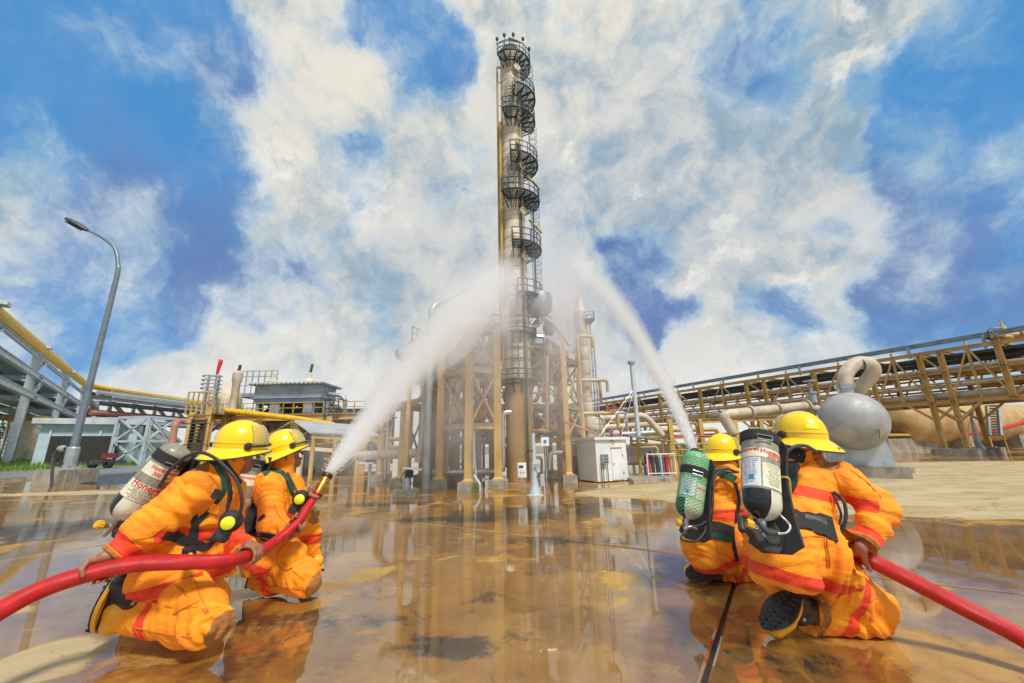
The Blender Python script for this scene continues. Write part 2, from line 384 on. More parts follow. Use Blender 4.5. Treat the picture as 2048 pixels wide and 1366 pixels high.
# ------------------------------------------------------------------ implicit surfaces (clothes and bodies)
def surf_nets(F, org, h):
    nx, ny, nz = F.shape; S = F < 0
    acc = np.zeros((nx - 1, ny - 1, nz - 1, 3), np.float32); cnt = np.zeros((nx - 1, ny - 1, nz - 1), np.float32)
    base = [(0, 0), (0, 1), (1, 0), (1, 1)]
    for ax in range(3):
        for o1, o2 in base:
            off = [0, 0, 0]; oth = [i for i in range(3) if i != ax]; off[oth[0]] = o1; off[oth[1]] = o2
            off2 = list(off); off2[ax] = 1
            sl = tuple(slice(off[i], off[i] + F.shape[i] - 1) for i in range(3)); sl2 = tuple(slice(off2[i], off2[i] + F.shape[i] - 1) for i in range(3))
            a, b = F[sl], F[sl2]; m = (a < 0) != (b < 0); idx = np.nonzero(m)
            t = a[idx] / (a[idx] - b[idx]); pt = np.zeros((len(t), 3), np.float32); pt[:] = off; pt[:, ax] = t
            acc[idx] += pt; cnt[idx] += 1
    act = cnt > 0; idx = np.nonzero(act); vid = -np.ones(cnt.shape, np.int64); vid[idx] = np.arange(len(idx[0]))
    V = (np.stack(idx, 1) + acc[idx] / cnt[idx][:, None]) * h + np.array(org)
    faces = []
    for ax in range(3):
        o = [i for i in range(3) if i != ax]
        sl = [slice(None)] * 3; sl2 = [slice(None)] * 3; sl[ax] = slice(0, F.shape[ax] - 1); sl2[ax] = slice(1, None)
        m = S[tuple(sl)] != S[tuple(sl2)]; i = np.stack(np.nonzero(m), 1)
        ok = (i[:, o[0]] > 0) & (i[:, o[1]] > 0) & (i[:, o[0]] < F.shape[o[0]] - 1) & (i[:, o[1]] < F.shape[o[1]] - 1); i = i[ok]
        inside_first = S[i[:, 0], i[:, 1], i[:, 2]]
        q = []
        for d1, d2 in ((1, 1), (0, 1), (0, 0), (1, 0)):
            j = i.copy(); j[:, o[0]] -= d1; j[:, o[1]] -= d2; q.append(vid[j[:, 0], j[:, 1], j[:, 2]])
        q = np.stack(q, 1); flip = inside_first if ax != 1 else ~inside_first
        q[~flip] = q[~flip][:, ::-1]; faces.append(q)
    return V, np.concatenate(faces)
def cone_d(P, a, b, ra, rb, fl=1.0, fdir=None):
    """tapered capsule; fl < 1 flattens it along fdir"""
    a = np.array(a, np.float32); b = np.array(b, np.float32); ba = b - a; L = float(ba @ ba) + 1e-12
    t = np.clip(((P - a) @ ba) / L, 0, 1); q = P - (a + t[..., None] * ba); r = ra + (rb - ra) * t
    if fdir is not None:
        f = np.array(fdir, np.float32); f /= np.linalg.norm(f); k = (q @ f)
        q = q + k[..., None] * f * (1 / fl - 1); d = np.sqrt((q * q).sum(-1)) - r
        return d * (fl if fl < 1 else 1)
    return np.sqrt((q * q).sum(-1)) - r
def smin(a, b, k):
    hh = np.clip(.5 + .5 * (b - a) / k, 0, 1); return b + (a - b) * hh - k * hh * (1 - hh)
def field(prims, h, k, cuts=(), pad=.06):
    """prims: (a, b, ra, rb[, flatten, dir][, 'k', value]) -> grid of signed distance"""
    A = np.array([[*(p[0])] for p in prims] + [[*(p[1])] for p in prims]); R = max(max(p[2], p[3]) for p in prims) + pad
    lo = A.min(0) - R; hi = A.max(0) + R; n = np.ceil((hi - lo) / h).astype(int) + 1
    F = np.full(n, 1.0, np.float32); X = [lo[i] + np.arange(n[i]) * h for i in range(3)]
    for p in prims:
        kk = p[6] if len(p) > 6 else k
        r = max(p[2], p[3]) * (1.0 if len(p) < 5 or p[4] <= 1 else p[4]) + kk + 3 * h + .02
        l = np.minimum(p[0], p[1]) - r; u = np.maximum(p[0], p[1]) + r
        s = [slice(max(0, int((l[i] - lo[i]) / h)), min(n[i], int((u[i] - lo[i]) / h) + 2)) for i in range(3)]
        g = np.stack(np.meshgrid(*[X[i][s[i]] for i in range(3)], indexing='ij'), -1).astype(np.float32)
        d = cone_d(g, p[0], p[1], p[2], p[3], p[4] if len(p) > 4 else 1, p[5] if len(p) > 5 else None)
        F[s[0], s[1], s[2]] = smin(F[s[0], s[1], s[2]], d, kk)
    for c, nrm, rad in cuts:          # remove everything beyond a plane within rad of c
        c = np.array(c, np.float32); nn = np.array(nrm, np.float32); nn /= np.linalg.norm(nn)
        l = c - rad; u = c + rad
        s = [slice(max(0, int((l[i] - lo[i]) / h)), min(n[i], max(0, int((u[i] - lo[i]) / h) + 2))) for i in range(3)]
        g = np.stack(np.meshgrid(*[X[i][s[i]] for i in range(3)], indexing='ij'), -1).astype(np.float32)
        pl = (g - c) @ nn; inr = np.sqrt(((g - c) ** 2).sum(-1)) - rad
        F[s[0], s[1], s[2]] = np.maximum(F[s[0], s[1], s[2]], np.minimum(pl, -inr))
    return F, lo
def vnoise(P, seed=0):
    """value noise, vectorised"""
    P = P + seed * 17.13; i = np.floor(P).astype(np.int64); f = P - i; f = f * f * (3 - 2 * f)
    def hsh(x, y, z):
        n = (x * 374761393 + y * 668265263 + z * 2147483647 + seed * 97) & 0xffffffff; n = ((n ^ (n >> 13)) * 1274126177) & 0xffffffff
        return ((n ^ (n >> 16)) & 0xffff) / 65535.0
    r = 0
    for a in (0, 1):
        for b in (0, 1):
            for c in (0, 1):
                w = (f[:, 0] if a else 1 - f[:, 0]) * (f[:, 1] if b else 1 - f[:, 1]) * (f[:, 2] if c else 1 - f[:, 2])
                r = r + w * hsh(i[:, 0] + a, i[:, 1] + b, i[:, 2] + c)
    return r
def cloth(name, prims, h, k, mat, parent, cuts=(), bands=(), patches=(), wrinkle=.010, seed=0, floor=0.0):
    F, lo = field(prims, h, k, cuts); V, Q = surf_nets(F, lo, h)
    V = V.astype(np.float64)
    # vertex normals from faces
    def vn():
        n = np.cross(V[Q[:, 2]] - V[Q[:, 0]], V[Q[:, 3]] - V[Q[:, 1]]); o = np.zeros_like(V)
        for i in range(4): np.add.at(o, Q[:, i], n)
        return o / (np.linalg.norm(o, axis=1)[:, None] + 1e-12)
    # folds: ridged noise running across each limb, blended between limbs
    if wrinkle:
        N0 = vn(); D = np.zeros(len(V)); Wt = np.zeros(len(V)) + 1e-9
        for j, p in enumerate(prims):
            a = np.array(p[0]); b = np.array(p[1]); ax = b - a; L = np.linalg.norm(ax)
            if L < .03: continue
            ax = ax / L; d = cone_d(V.astype(np.float32), p[0], p[1], p[2], p[3]); w = np.exp(-np.clip(d, -.05, 1) / .03)
            al = V @ ax; rest = V - al[:, None] * ax; sk = np.cross(ax, [.3, .5, .8])
            al2 = al + (rest @ sk) * .9
            q = rest * 3.6 + ax * (al2 * 12)[:, None]
            r1 = np.abs(vnoise(q, seed + j) * 2 - 1) * 2 - .75; q2 = rest * 8 + ax * (al2 * 30)[:, None] + 3
            r2 = np.abs(vnoise(q2, seed + j + 50) * 2 - 1) * 2 - .75
            env = .35 + 1.3 * vnoise(V * 6, seed + 99)
            D += w * (r1 * 1.0 + r2 * .55) * env; Wt += w
        D = D / Wt * wrinkle; V = V + N0 * D[:, None]
    if floor is not None: V[:, 2] = np.maximum(V[:, 2], floor + .002 + 0.0 * V[:, 2])
    # relax once
    for _ in range(1):
        s = np.zeros_like(V); c = np.zeros(len(V))
        for i in range(4):
            np.add.at(s, Q[:, i], V[Q[:, (i + 1) % 4]] + V[Q[:, (i + 3) % 4]]); np.add.at(c, Q[:, i], 2)
        V = V * .7 + (s / c[:, None]) * .3
    o = Vector((0, 0, 0)); pp = parent
    while pp is not None: o += pp.location; pp = pp.parent
    me = bpy.data.meshes.new(name); nv, nf = len(V), len(Q); VL = V - np.array(o)
    me.vertices.add(nv); me.vertices.foreach_set('co', VL.astype(np.float32).ravel())
    me.loops.add(nf * 4); me.loops.foreach_set('vertex_index', Q.astype(np.int32).ravel())
    me.polygons.add(nf); me.polygons.foreach_set('loop_start', np.arange(0, nf * 4, 4, dtype=np.int32))
    me.update(calc_edges=True); me.validate()
    me.polygons.foreach_set('use_smooth', [True] * len(me.polygons))
    def regions(rs):
        d = np.full(nv, 1.0)
        for r in rs:
            c = np.array(r[0]); n = np.array(r[1]); n = n / np.linalg.norm(n)
            d = np.minimum(d, np.maximum(np.abs((V - c) @ n) - r[2], np.linalg.norm(V - c, axis=1) - r[3]))
        return d.astype(np.float32)
    for nm, rs in (('band', bands), ('patch', patches)):
        at = me.attributes.new(nm, 'FLOAT', 'POINT'); at.data.foreach_set('value', regions(rs))
    me.materials.append(mat); ob = bpy.data.objects.new(name, me); COL.objects.link(ob); ob.parent = parent
    me.update(); return ob, BVHTree.FromPolygons([tuple(v) for v in V], [tuple(int(i) for i in f) for f in Q])
def drape(bvhs, px, width, thick=.004, lift=.003, n=10, name='strap', mat=None, parent=None):
    """a flat band laid on the clothes along a line of sight path; real geometry that hugs the surface"""
    pts = []; nr = []
    P2 = []
    for a, b in zip(px[:-1], px[1:]):
        for i in range(n): t = i / n; P2.append((a[0] + (b[0] - a[0]) * t, a[1] + (b[1] - a[1]) * t))
    P2.append(px[-1])
    for x, y in P2:
        d = ray(x, y); best = None
        for bv in bvhs:
            hit = bv.ray_cast(CLOC, d)
            if hit[0] is not None and (best is None or hit[3] < best[3]): best = hit
        if best is None: continue
        nn = best[1] if best[1].dot(d) < 0 else -best[1]
        pts.append(best[0]); nr.append(nn)
    if len(pts) < 3: return None
    for _ in range(4):
        pts = [pts[0]] + [(pts[i - 1] + pts[i] * 2 + pts[i + 1]) / 4 for i in range(1, len(pts) - 1)] + [pts[-1]]
        nr = [nr[0]] + [(nr[i - 1] + nr[i] + nr[i + 1]).normalized() for i in range(1, len(nr) - 1)] + [nr[-1]]
    mb = MB(); vs = []
    for i, p in enumerate(pts):
        t = (pts[min(i + 1, len(pts) - 1)] - pts[max(i - 1, 0)])
        t = t.normalized() if t.length > 1e-9 else Vector((1, 0, 0)); s = t.cross(nr[i]).normalized(); u = nr[i]
        b = p + u * lift
        vs += [b - s * width / 2 - u * .012, b - s * width / 2 + u * thick, b + s * width / 2 + u * thick, b + s * width / 2 - u * .012]
    m = len(pts); fs = [(i * 4 + k, i * 4 + (k + 1) % 4, i * 4 + 4 + (k + 1) % 4, i * 4 + 4 + k) for i in range(m - 1) for k in range(4)] + [(0, 1, 2, 3), (m * 4 - 4, m * 4 - 1, m * 4 - 2, m * 4 - 3)]
    mb.add(vs, fs); return mb.build(name, mat, parent)
def text_mesh(body, size, bold=0.0):
    cu = bpy.data.curves.new('lettering', 'FONT'); cu.body = body; cu.size = size; cu.align_x = 'CENTER'; cu.offset = bold; cu.resolution_u = 2
    ob = bpy.data.objects.new('lettering', cu); COL.objects.link(ob); dg = bpy.context.evaluated_depsgraph_get(); dg.update()
    me = ob.evaluated_get(dg).to_mesh(); bm = bmesh.new(); bm.from_mesh(me)
    bmesh.ops.subdivide_edges(bm, edges=[e for e in bm.edges if e.calc_length() > size * .25], cuts=2)
    vs = [v.co.copy() for v in bm.verts]; bm.verts.ensure_lookup_table(); fs = [tuple(v.index for v in f.verts) for f in bm.faces]
    bm.verts.index_update(); bm.free(); ob.evaluated_get(dg).to_mesh_clear(); bpy.data.objects.remove(ob); bpy.data.curves.remove(cu); return vs, fs

# ================================================================== GROUND
UV_ = (Vector((.540, .8417, 0)), Vector((.8417, -.540, 0)))     # directions of the slab joints
t_crack = .55
def wet_material(name, joint=False):
    t = NT(name); p = t.pos()
    def blob(px, py, rx, ry, s=1.0):          # a soft patch lying on the slab at a fixed place
        c = G(px, py); q = t.nd('ShaderNodeVectorMath', operation='SUBTRACT'); t.put(p, q.inputs[0]); q.inputs[1].default_value = (c.x, c.y, 0)
        m = t.nd('ShaderNodeVectorMath', operation='MULTIPLY'); t.put(q.outputs[0], m.inputs[0]); m.inputs[1].default_value = (1 / rx, 1 / ry, 0)
        l = t.nd('ShaderNodeVectorMath', operation='LENGTH'); t.put(m.outputs[0], l.inputs[0]); return t.sm(l.outputs['Value'], 0, 1.0, s, 0)
    def total(bs):
        r = None
        for b in bs: x = blob(*b); r = x if r is None else t.math('ADD', r, x)
        return r
    n_big = t.noise(p, .55, 8, .62, .6); n_mid = t.noise(p, 2.1, 9, .68, .4); n_fine = t.noise(p, 11, 8, .7); n_grit = t.noise(p, 90, 5, .7)
    streak = t.noise(t.pos((.55, 1.5, 1), rot=(0, 0, .25)), 1.1, 9, .68, .9)
    # mineral colour of the slab: tan, ochre, algae-brown
    c = t.mix(t.sm(n_mid, .32, .68), (.52, .31, .055), (.24, .105, .012))
    c = t.mix(t.sm(n_fine, .5, .8, 0, .6), c, (.52, .35, .13))
    och = t.sm(t.math('ADD', n_big, t.math('MULTIPLY', n_mid, .35)), .55, .85)
    c = t.mix(och, c, (.44, .215, .012))
    # pale dry apron on the far right and in runs on the left
    pale = t.math('ADD', total([(1800, 980, 9.0, 4.2, 1.0), (2050, 965, 14, 4.6, 1.1), (1600, 975, 5, 2.2, .8), (1300, 985, 2.4, 1.0, .9), (1900, 935, 16, 7, 1.2), (2150, 1010, 6, 2.2, 1),
                 (200, 985, 7, 1.3, .9), (380, 965, 6, 1.3, .7), (60, 1340, .55, .35, .9), (140, 1290, .5, .30, .7), (10, 1220, .6, .25, .6), (700, 1325, .28, .14, .5), (820, 990, 2.2, .7, .55)]),
                 t.math('MULTIPLY', t.math('SUBTRACT', streak, .5), 1.1))
    dry = t.sm(pale, .38, .58)
    palec = t.mix(t.sm(streak, .3, .7), (.52, .42, .25), (.36, .255, .12)); palec = t.mix(t.sm(n_fine, .55, .8, 0, .6), palec, (.20, .13, .06)); palec = t.mix(t.sm(n_mid, .5, .72, 0, .55), palec, (.24, .17, .09))
    c = t.mix(dry, c, palec)
    # black algae stains, and the plant's dark reflection painted in across the middle
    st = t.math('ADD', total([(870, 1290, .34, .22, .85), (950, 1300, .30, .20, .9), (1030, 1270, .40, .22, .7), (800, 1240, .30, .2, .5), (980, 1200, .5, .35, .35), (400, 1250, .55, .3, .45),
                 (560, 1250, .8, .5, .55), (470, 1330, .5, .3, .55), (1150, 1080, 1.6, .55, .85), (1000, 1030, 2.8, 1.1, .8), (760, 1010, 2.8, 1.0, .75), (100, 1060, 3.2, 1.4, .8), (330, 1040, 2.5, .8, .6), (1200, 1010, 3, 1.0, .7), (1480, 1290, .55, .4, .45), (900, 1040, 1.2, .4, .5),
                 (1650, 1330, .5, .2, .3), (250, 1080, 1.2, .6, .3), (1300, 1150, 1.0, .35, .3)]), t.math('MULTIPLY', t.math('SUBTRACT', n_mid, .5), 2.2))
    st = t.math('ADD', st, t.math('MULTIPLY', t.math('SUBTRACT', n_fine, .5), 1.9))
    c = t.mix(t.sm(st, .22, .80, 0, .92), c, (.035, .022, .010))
    specks = t.noise(p, 34, 3, .5); c = t.mix(t.sm(specks, .68, .76, 0, .8), c, (.05, .035, .02)); c = t.mix(t.sm(t.noise(p, 5.5, 10, .75, 1.2), .56, .74, 0, .65), c, (.085, .05, .018))
    crk = t.nd('ShaderNodeTexVoronoi', feature='DISTANCE_TO_EDGE'); t.put(t.pos((.45, .45, .45)), crk.inputs['Vector']); crk.inputs['Scale'].default_value = 1.0
    cd_ = t.math('ADD', crk.outputs['Distance'], t.math('MULTIPLY', t.math('SUBTRACT', t.noise(p, 4, 6, .7), .5), .10)); c = t.mix(t.sm(t.math('ABSOLUTE', cd_), .0005, .0035, t_crack, 0), c, (.04, .025, .012))
    # standing water
    lv = t.math('ADD', t.math('MULTIPLY', n_big, .5), t.math('MULTIPLY', n_mid, .16))
    wet = t.math('SUBTRACT', t.sm(lv, .285, .305, .35, 1.0), t.math('MULTIPLY', dry, 1.3), clamp=True)
    deep = t.sm(t.math('ADD', total([(1800, 1085, 4.2, 1.5, 1.0), (1980, 1110, 3.5, 1.2, 1.0), (1560, 1060, 2.5, 1.0, .9), (1300, 1110, 2.2, 1.2, .9), (1060, 1030, 3.0, 1.3, .9), (760, 1080, 2.4, 1.2, .7), (150, 1060, 3.6, 1.4, .8), (560, 1300, 1.0, .6, .8), (1560, 1330, 1.0, .5, .9), (1150, 1250, .9, .7, .6)]), t.math('MULTIPLY', t.math('SUBTRACT', n_mid, .5), 1.6)), .30, .42)
    wet = t.math('MAXIMUM', wet, t.math('MULTIPLY', deep, t.math('SUBTRACT', 1.0, dry)))
    c = t.mix(t.math('MULTIPLY', deep, .45), c, t.mix(1.0, c, (.48, .38, .22), 'MULTIPLY'))
    c = t.mix(t.math('MULTIPLY', wet, .72), c, t.mix(1.0, c, (.50, .40, .20), 'MULTIPLY'))
    g2 = t.nd('ShaderNodeSeparateXYZ'); t.put(p, g2.inputs[0])
    rip = t.noise(t.pos((1.0, 3.2, 1)), 5.5, 4, .55, .6); rip2 = t.noise(t.pos((1, 2.2, 1)), 22, 3, .5)
    film = t.math('ADD', t.math('MULTIPLY', rip, 1.0), t.math('MULTIPLY', rip2, .22))
    far = t.sm(g2.outputs['Y'], 2.5, 7, .12, 1.0)
    # dry relief
    bd = t.bump(t.math('ADD', n_grit, t.math('MULTIPLY', n_fine, 1.5)), .55, .004)
    bw = t.nd('ShaderNodeBump'); t.put(film, bw.inputs['Height']); t.put(t.math('MULTIPLY', far, .06), bw.inputs['Strength']); bw.inputs['Distance'].default_value = .012
    dif = t.nd('ShaderNodeBsdfPrincipled'); t.put(c, dif.inputs['Base Color']); dif.inputs['Roughness'].default_value = .75; t.put(bd, dif.inputs['Normal'])
    gl = t.nd('ShaderNodeBsdfGlossy'); t.put(t.sm(n_fine, .3, .75, .008, .04), gl.inputs['Roughness']); gl.inputs['Color'].default_value = (1, .97, .92, 1); t.put(bw.outputs[0], gl.inputs['Normal'])
    fr = t.nd('ShaderNodeFresnel'); fr.inputs['IOR'].default_value = 2.3; t.put(bw.outputs[0], fr.inputs['Normal'])
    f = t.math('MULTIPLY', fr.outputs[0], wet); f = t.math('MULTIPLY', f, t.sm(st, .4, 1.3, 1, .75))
    ms = t.nd('ShaderNodeMixShader'); t.put(f, ms.inputs[0]); t.put(dif.outputs[0], ms.inputs[1]); t.put(gl.outputs[0], ms.inputs[2])
    t.t.links.new(ms.outputs[0], t.out.inputs[0]); return t.m
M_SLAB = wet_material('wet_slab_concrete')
M_JOINT = paint('joint_filler', (.035, .025, .018), (.02, .015, .012), .35, 0, 3)
M_ASPH = paint('asphalt', (.20, .21, .21), (.13, .14, .145), .55, 0, .6, .2, (.08, .08, .08), streak=False, bump=.4)
M_GRASS = paint('grass_blades', (.10, .20, .025), (.16, .22, .03), .8, 0, .5, .2, (.25, .22, .06), streak=False)
M_LINE = paint('road_line_paint', (.70, .70, .66), (.5, .5, .47), .6, 0, 2)

gm = MB(); R_ = 900
gm.add([(-R_, -60, -.02), (R_, -60, -.02), (R_, R_, -.02), (-R_, R_, -.02)], [(0, 1, 2, 3)])
M_EARTH = paint('distant_yard', (.30, .24, .15), (.20, .16, .10), .8, 0, .2, .2, (.1, .09, .06), streak=False)
ground = thing('ground', None, None); tag(ground, kind='structure')
gm.build('yard_base', M_JOINT, ground, kind='structure')
SL = 6.5; slabs = []
def pt_uv(u, v, z=0): w = UV_[0] * u + UV_[1] * v; return (w.x, w.y, z)
for iu in range(-2, 9):
    for iv in range(-8, 8):
        u0 = 4.47 + SL * iu; v0 = -.453 + SL * iv; g = .014
        c = pt_uv(u0 + SL / 2, v0 + SL / 2)
        if c[1] < -3 or c[1] > 52: continue
        if c[0] < -15 and c[1] > 16 + (c[0] + 15) * -.3: continue
        a, b, cc, d = (pt_uv(u0 + g, v0 + g), pt_uv(u0 + SL - g, v0 + g), pt_uv(u0 + SL - g, v0 + SL - g), pt_uv(u0 + g, v0 + SL - g))
        mb = MB(); e = .012; pts = []
        for du, dv in ((0, 0), (1, 0), (1, 1), (0, 1)):
            pts.append((du, dv))
        top = [pt_uv(u0 + g + e + (SL - 2 * g - 2 * e) * x, v0 + g + e + (SL - 2 * g - 2 * e) * y, 0) for x, y in pts]
        mid = [pt_uv(u0 + g + (SL - 2 * g) * x, v0 + g + (SL - 2 * g) * y, -.006) for x, y in pts]
        bot = [(x, y, -.05) for x, y, z in mid]
        mb.add(top + mid + bot, [(0, 1, 2, 3)] + [(i, (i + 1) % 4, 4 + (i + 1) % 4, 4 + i) for i in range(4)] + [(4 + i, 4 + (i + 1) % 4, 8 + (i + 1) % 4, 8 + i) for i in range(4)])
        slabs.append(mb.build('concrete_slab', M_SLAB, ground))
# yard beyond the slabs
mb = MB(); mb.add([(-80, 50, -.014), (120, 50, -.014), (500, 700, -.014), (-500, 700, -.014)], [(0, 1, 2, 3)]); mb.build('distant_yard', M_EARTH, ground, kind='structure')

# road, kerb, grass bank on the left
A0, A1 = G(0, 964), G(285, 945); rd = (A1 - A0).normalized(); rn = Vector((-rd.y, rd.x, 0))
if rn.y < 0: rn = -rn
def RP(s, o, z=0.0): q = A0 + rd * s + rn * o; return (q.x, q.y, z)
WR = 15.0
mb = MB(); mb.add([RP(-25, .16, -.002), RP(45, .16, -.002), RP(45, WR, -.002), RP(-25, WR, -.002)], [(0, 1, 2, 3)]); mb.build('road', M_ASPH, None, kind='structure')
mb = MB()
for i in range(30): mb.box(RP(-24 + i * 2.3, .07, .0), (2.26, .15, .14), rz=math.atan2(rd.y, rd.x))
mb.build('kerb', M_CONC, None, kind='structure')
mb = MB()
for i in range(10):
    s0 = -20 + i * 6; mb.add([RP(s0, 7, .004), RP(s0 + 2.5, 7, .004), RP(s0 + 2.5, 7.15, .004), RP(s0, 7.15, .004)], [(0, 1, 2, 3)])
mb.build('road_marking', M_LINE, None, kind='structure')
mb = MB(); NG = 24
gv = [];
for j in range(7):
    for i in range(NG + 1):
        s0 = -25 + 62 * i / NG; o = WR + j * 5.0; z = -.01 + .45 * math.sin(min(1, j / 3) * PI / 2) * (1 + .3 * math.sin(i * 1.7 + j)); gv.append(RP(s0, o, z))
mb.add(gv, [(j * (NG + 1) + i, j * (NG + 1) + i + 1, (j + 1) * (NG + 1) + i + 1, (j + 1) * (NG + 1) + i) for j in range(6) for i in range(NG)])
mb.build('grass_bank', M_GRASS, None, smooth=True, kind='structure')
mb = MB()
for i in range(9000):
    s0 = random.uniform(-25, 36); o = WR + random.random() ** 1.5 * 22; b = Vector(RP(s0, o, .05 + .4 * min(1, (o - WR) / 12))); h = random.uniform(.12, .45) * (1.6 if random.random() < .05 else 1); a = random.uniform(0, PI); w = .05
    dx, dy = math.cos(a) * w, math.sin(a) * w; mb.add([(b.x - dx, b.y - dy, b.z), (b.x + dx, b.y + dy, b.z), (b.x + random.uniform(-.12, .12), b.y + random.uniform(-.12, .12), b.z + h)], [(0, 1, 2)])
mb.build('grass', M_GRASS, None, kind='stuff')

# distant tree line on the horizon
def far_tree(px, base_py, h, r, label):
    b = G(px, base_py); t = thing('tree', label, 'tree', (b.x, b.y, 0), 'trees on the horizon beyond the plant')
    MB().tube([b, b + Vector((0, 0, h * .6))], [h * .03, h * .015], 6).build('trunk', M_TRUNK, t)
    mb = MB()
    for i in range(1500):
        d = Vector((random.gauss(0, 1), random.gauss(0, 1), random.gauss(0, 1))).normalized() * (random.random() ** .4)
        c = b + Vector((d.x * r, d.y * r, h * .62 + d.z * h * .38)); s = random.uniform(.10, .28)
        a, q = Vector((random.gauss(0, 1), random.gauss(0, 1), random.gauss(0, 1))).normalized(), Vector((random.gauss(0, 1), random.gauss(0, 1), random.gauss(0, 1))).normalized()
        mb.add([c + a * s, c + q * s, c - a * s, c - q * s], [(0, 1, 2, 3)])
    mb.build('crown', M_LEAF, t, kind='stuff')
M_TRUNK = paint('bark', (.09, .065, .04), (.05, .035, .02), .9, 0, 2)
M_LEAF = paint('leaves', (.055, .10, .02), (.09, .13, .03), .7, 0, .3)

# ================================================================== LEFT: lamp, pipe rack, warehouse
# tall street lamp
M_POLE = paint('lamp_pole_steel', (.20, .25, .29), (.13, .17, .21), .4, .3, 2, .1)
lb = G(130, 967); LH = ZH(lb, 445)
lamp = thing('street_lamp', 'tall grey curved-arm street lamp rising from a square concrete block on the left', 'street lamp', lb)
mb = MB(); mb.prism([(lb.x - .62, lb.y - .6), (lb.x + .62, lb.y - .6), (lb.x + .62, lb.y + .6), (lb.x - .62, lb.y + .6)], 0, .52); mb.build('plinth', M_CONC, lamp)
head_p = PY(140, 440, lb.y - .2); zt = ZH(lb, 520)
q0 = lb + Vector((0, 0, .52))
pth = [q0, lb + Vector((0, 0, zt * .5)), lb + Vector((0, 0, zt * .9))] + [PY(x, y, lb.y - k) for x, y, k in ((236, 528, 0), (231, 500, .0), (217, 484, .05), (195, 470, .1), (172, 459, .15))]
sp = spline(pth, 8); rs = [.15 + (.042 - .15) * (i / (len(sp) - 1)) ** .5 for i in range(len(sp))]
MB().tube(sp, rs, 12).build('pole', M_POLE, lamp, smooth=True)
mb = MB(); mb.lathe([(.42, .52), (.42, .56), (.2, .58), (.2, 1.3), (.17, 1.36)], (lb.x, lb.y, 0), n=12)
for k in range(4): mb.box((lb.x + .3 * math.cos(k * PI / 2 + .78), lb.y + .3 * math.sin(k * PI / 2 + .78), .6), (.06, .06, .1))
mb.build('base_flange', M_GREY, lamp)
a, b = PY(176, 461, lb.y - .15), PY(134, 438, lb.y - .2); mb = MB(); d = (b - a); n = d.normalized(); L_ = d.length; sd_ = n.cross(Vector((0, 0, 1))).normalized(); up = sd_.cross(n)
prof = [(0, .07, .06), (.15, .15, .10), (.5, .27, .13), (.85, .25, .10), (1.0, .10, .04)]; vs = []
for t_, w, h in prof:
    for k in range(10): an = 2 * PI * k / 10; vs.append(a + n * (L_ * t_) + sd_ * (w * math.cos(an)) + up * (h * math.sin(an)))
mb.add(vs, [(j * 10 + k, j * 10 + (k + 1) % 10, (j + 1) * 10 + (k + 1) % 10, (j + 1) * 10 + k) for j in range(4) for k in range(10)] + [tuple(range(10)), tuple(range(40, 50))])
mb.build('lamp_head', M_DARK, lamp, smooth=True)
mb = MB(); mb.box(a + n * (L_ * .6) - up * .13, (L_ * .5, .3, .05), R=Matrix((n, sd_, up)).transposed()); mb.build('lens', M_GLASS, lamp)

# hydrant standpipe with goose neck next to it
hb = G(103, 972); st = thing('standpipe', 'thin black standpipe with a bent goose neck beside the lamp block', 'standpipe', hb)
P_ = [hb, PY(106, 915, hb.y), PY(113, 903, hb.y), PY(122, 898, hb.y)]
MB().tube(elbow(P_, .3), .045, 8).build('riser', M_DARK, st, smooth=True)
MB().tube(spline([PY(119, 898, hb.y), PY(124, 905, hb.y), PY(117, 915, hb.y), PY(111, 925, hb.y), PY(116, 931, hb.y), PY(126, 927, hb.y)], 6), .035, 8).build('loop_hose', M_BLACK, st, smooth=True)
MB().lathe([(.09, -.1), (.12, 0), (.12, .05), (.05, .1)], PY(124, 897, hb.y), (1, 0, 0), 10).build('valve', M_GREY, st)

# long grey pipe rack running away on the left
LP0 = Vector((-49.6, 40.4, 0)); LPD = Vector((math.sin(math.radians(-41.0)), math.cos(math.radians(-41.0)), 0)); LPN = Vector((LPD.y, -LPD.x, 0))   # LPN points right/away
if LPN.x < 0: LPN = -LPN
def LR(s, o, z): q = LP0 + LPD * s + LPN * o; return Vector((q.x, q.y, z))
rack = thing('pipe_rack', 'galvanised pipe rack with a yellow pipe on top running away on the left', 'pipe rack', LP0)
CS = [-17, 0, 17.3, 36.0, 58]
for s in CS:
    for o, top in ((0, 12.0), (-7, 9.3)):
        c = MB(); c.hbeam(LR(s, o, .3), LR(s, o, top), .62, .62, up=LPD); c.build('column', M_LGREY, rack)
    c = MB(); c.box(LR(s, 0, 12.1), (1.7, 1.1, .3), rz=math.atan2(LPN.y, LPN.x)); c.build('pipe_saddle', M_LGREY, rack)
    for z in (8.7, 6.7): c = MB(); c.hbeam(LR(s, .8, z), LR(s, -7.6, z), .4, .5); c.build('cross_beam', M_LGREY, rack)
for z, o in ((11.0, .1), (8.9, .55), (6.9, .55), (8.9, -7.4), (6.9, -7.4)):
    for s0, s1 in zip(CS[:-1], CS[1:]): c = MB(); c.hbeam(LR(s0 + .02, o, z), LR(s1 - .02, o, z), .38 if z < 11 else .3, .55 if z < 11 else .3); c.build('long_beam', M_LGREY, rack)
for k, (o, z) in enumerate(((-1.6, 9.5), (-3.0, 9.5), (-4.6, 9.4), (-1.8, 7.4), (-3.6, 7.4), (-5.6, 7.4))):
    c = MB(); w = 1.1
    for sgn in (-1, 1): c.beam(LR(-17, o + sgn * w / 2, z), LR(58, o + sgn * w / 2, z), .08, .22)
    c.beam(LR(-17, o, z - .06), LR(58, o, z - .06), w, .04)
    c.build('cable_tray', M_DARK if k % 2 else M_GREY, rack)
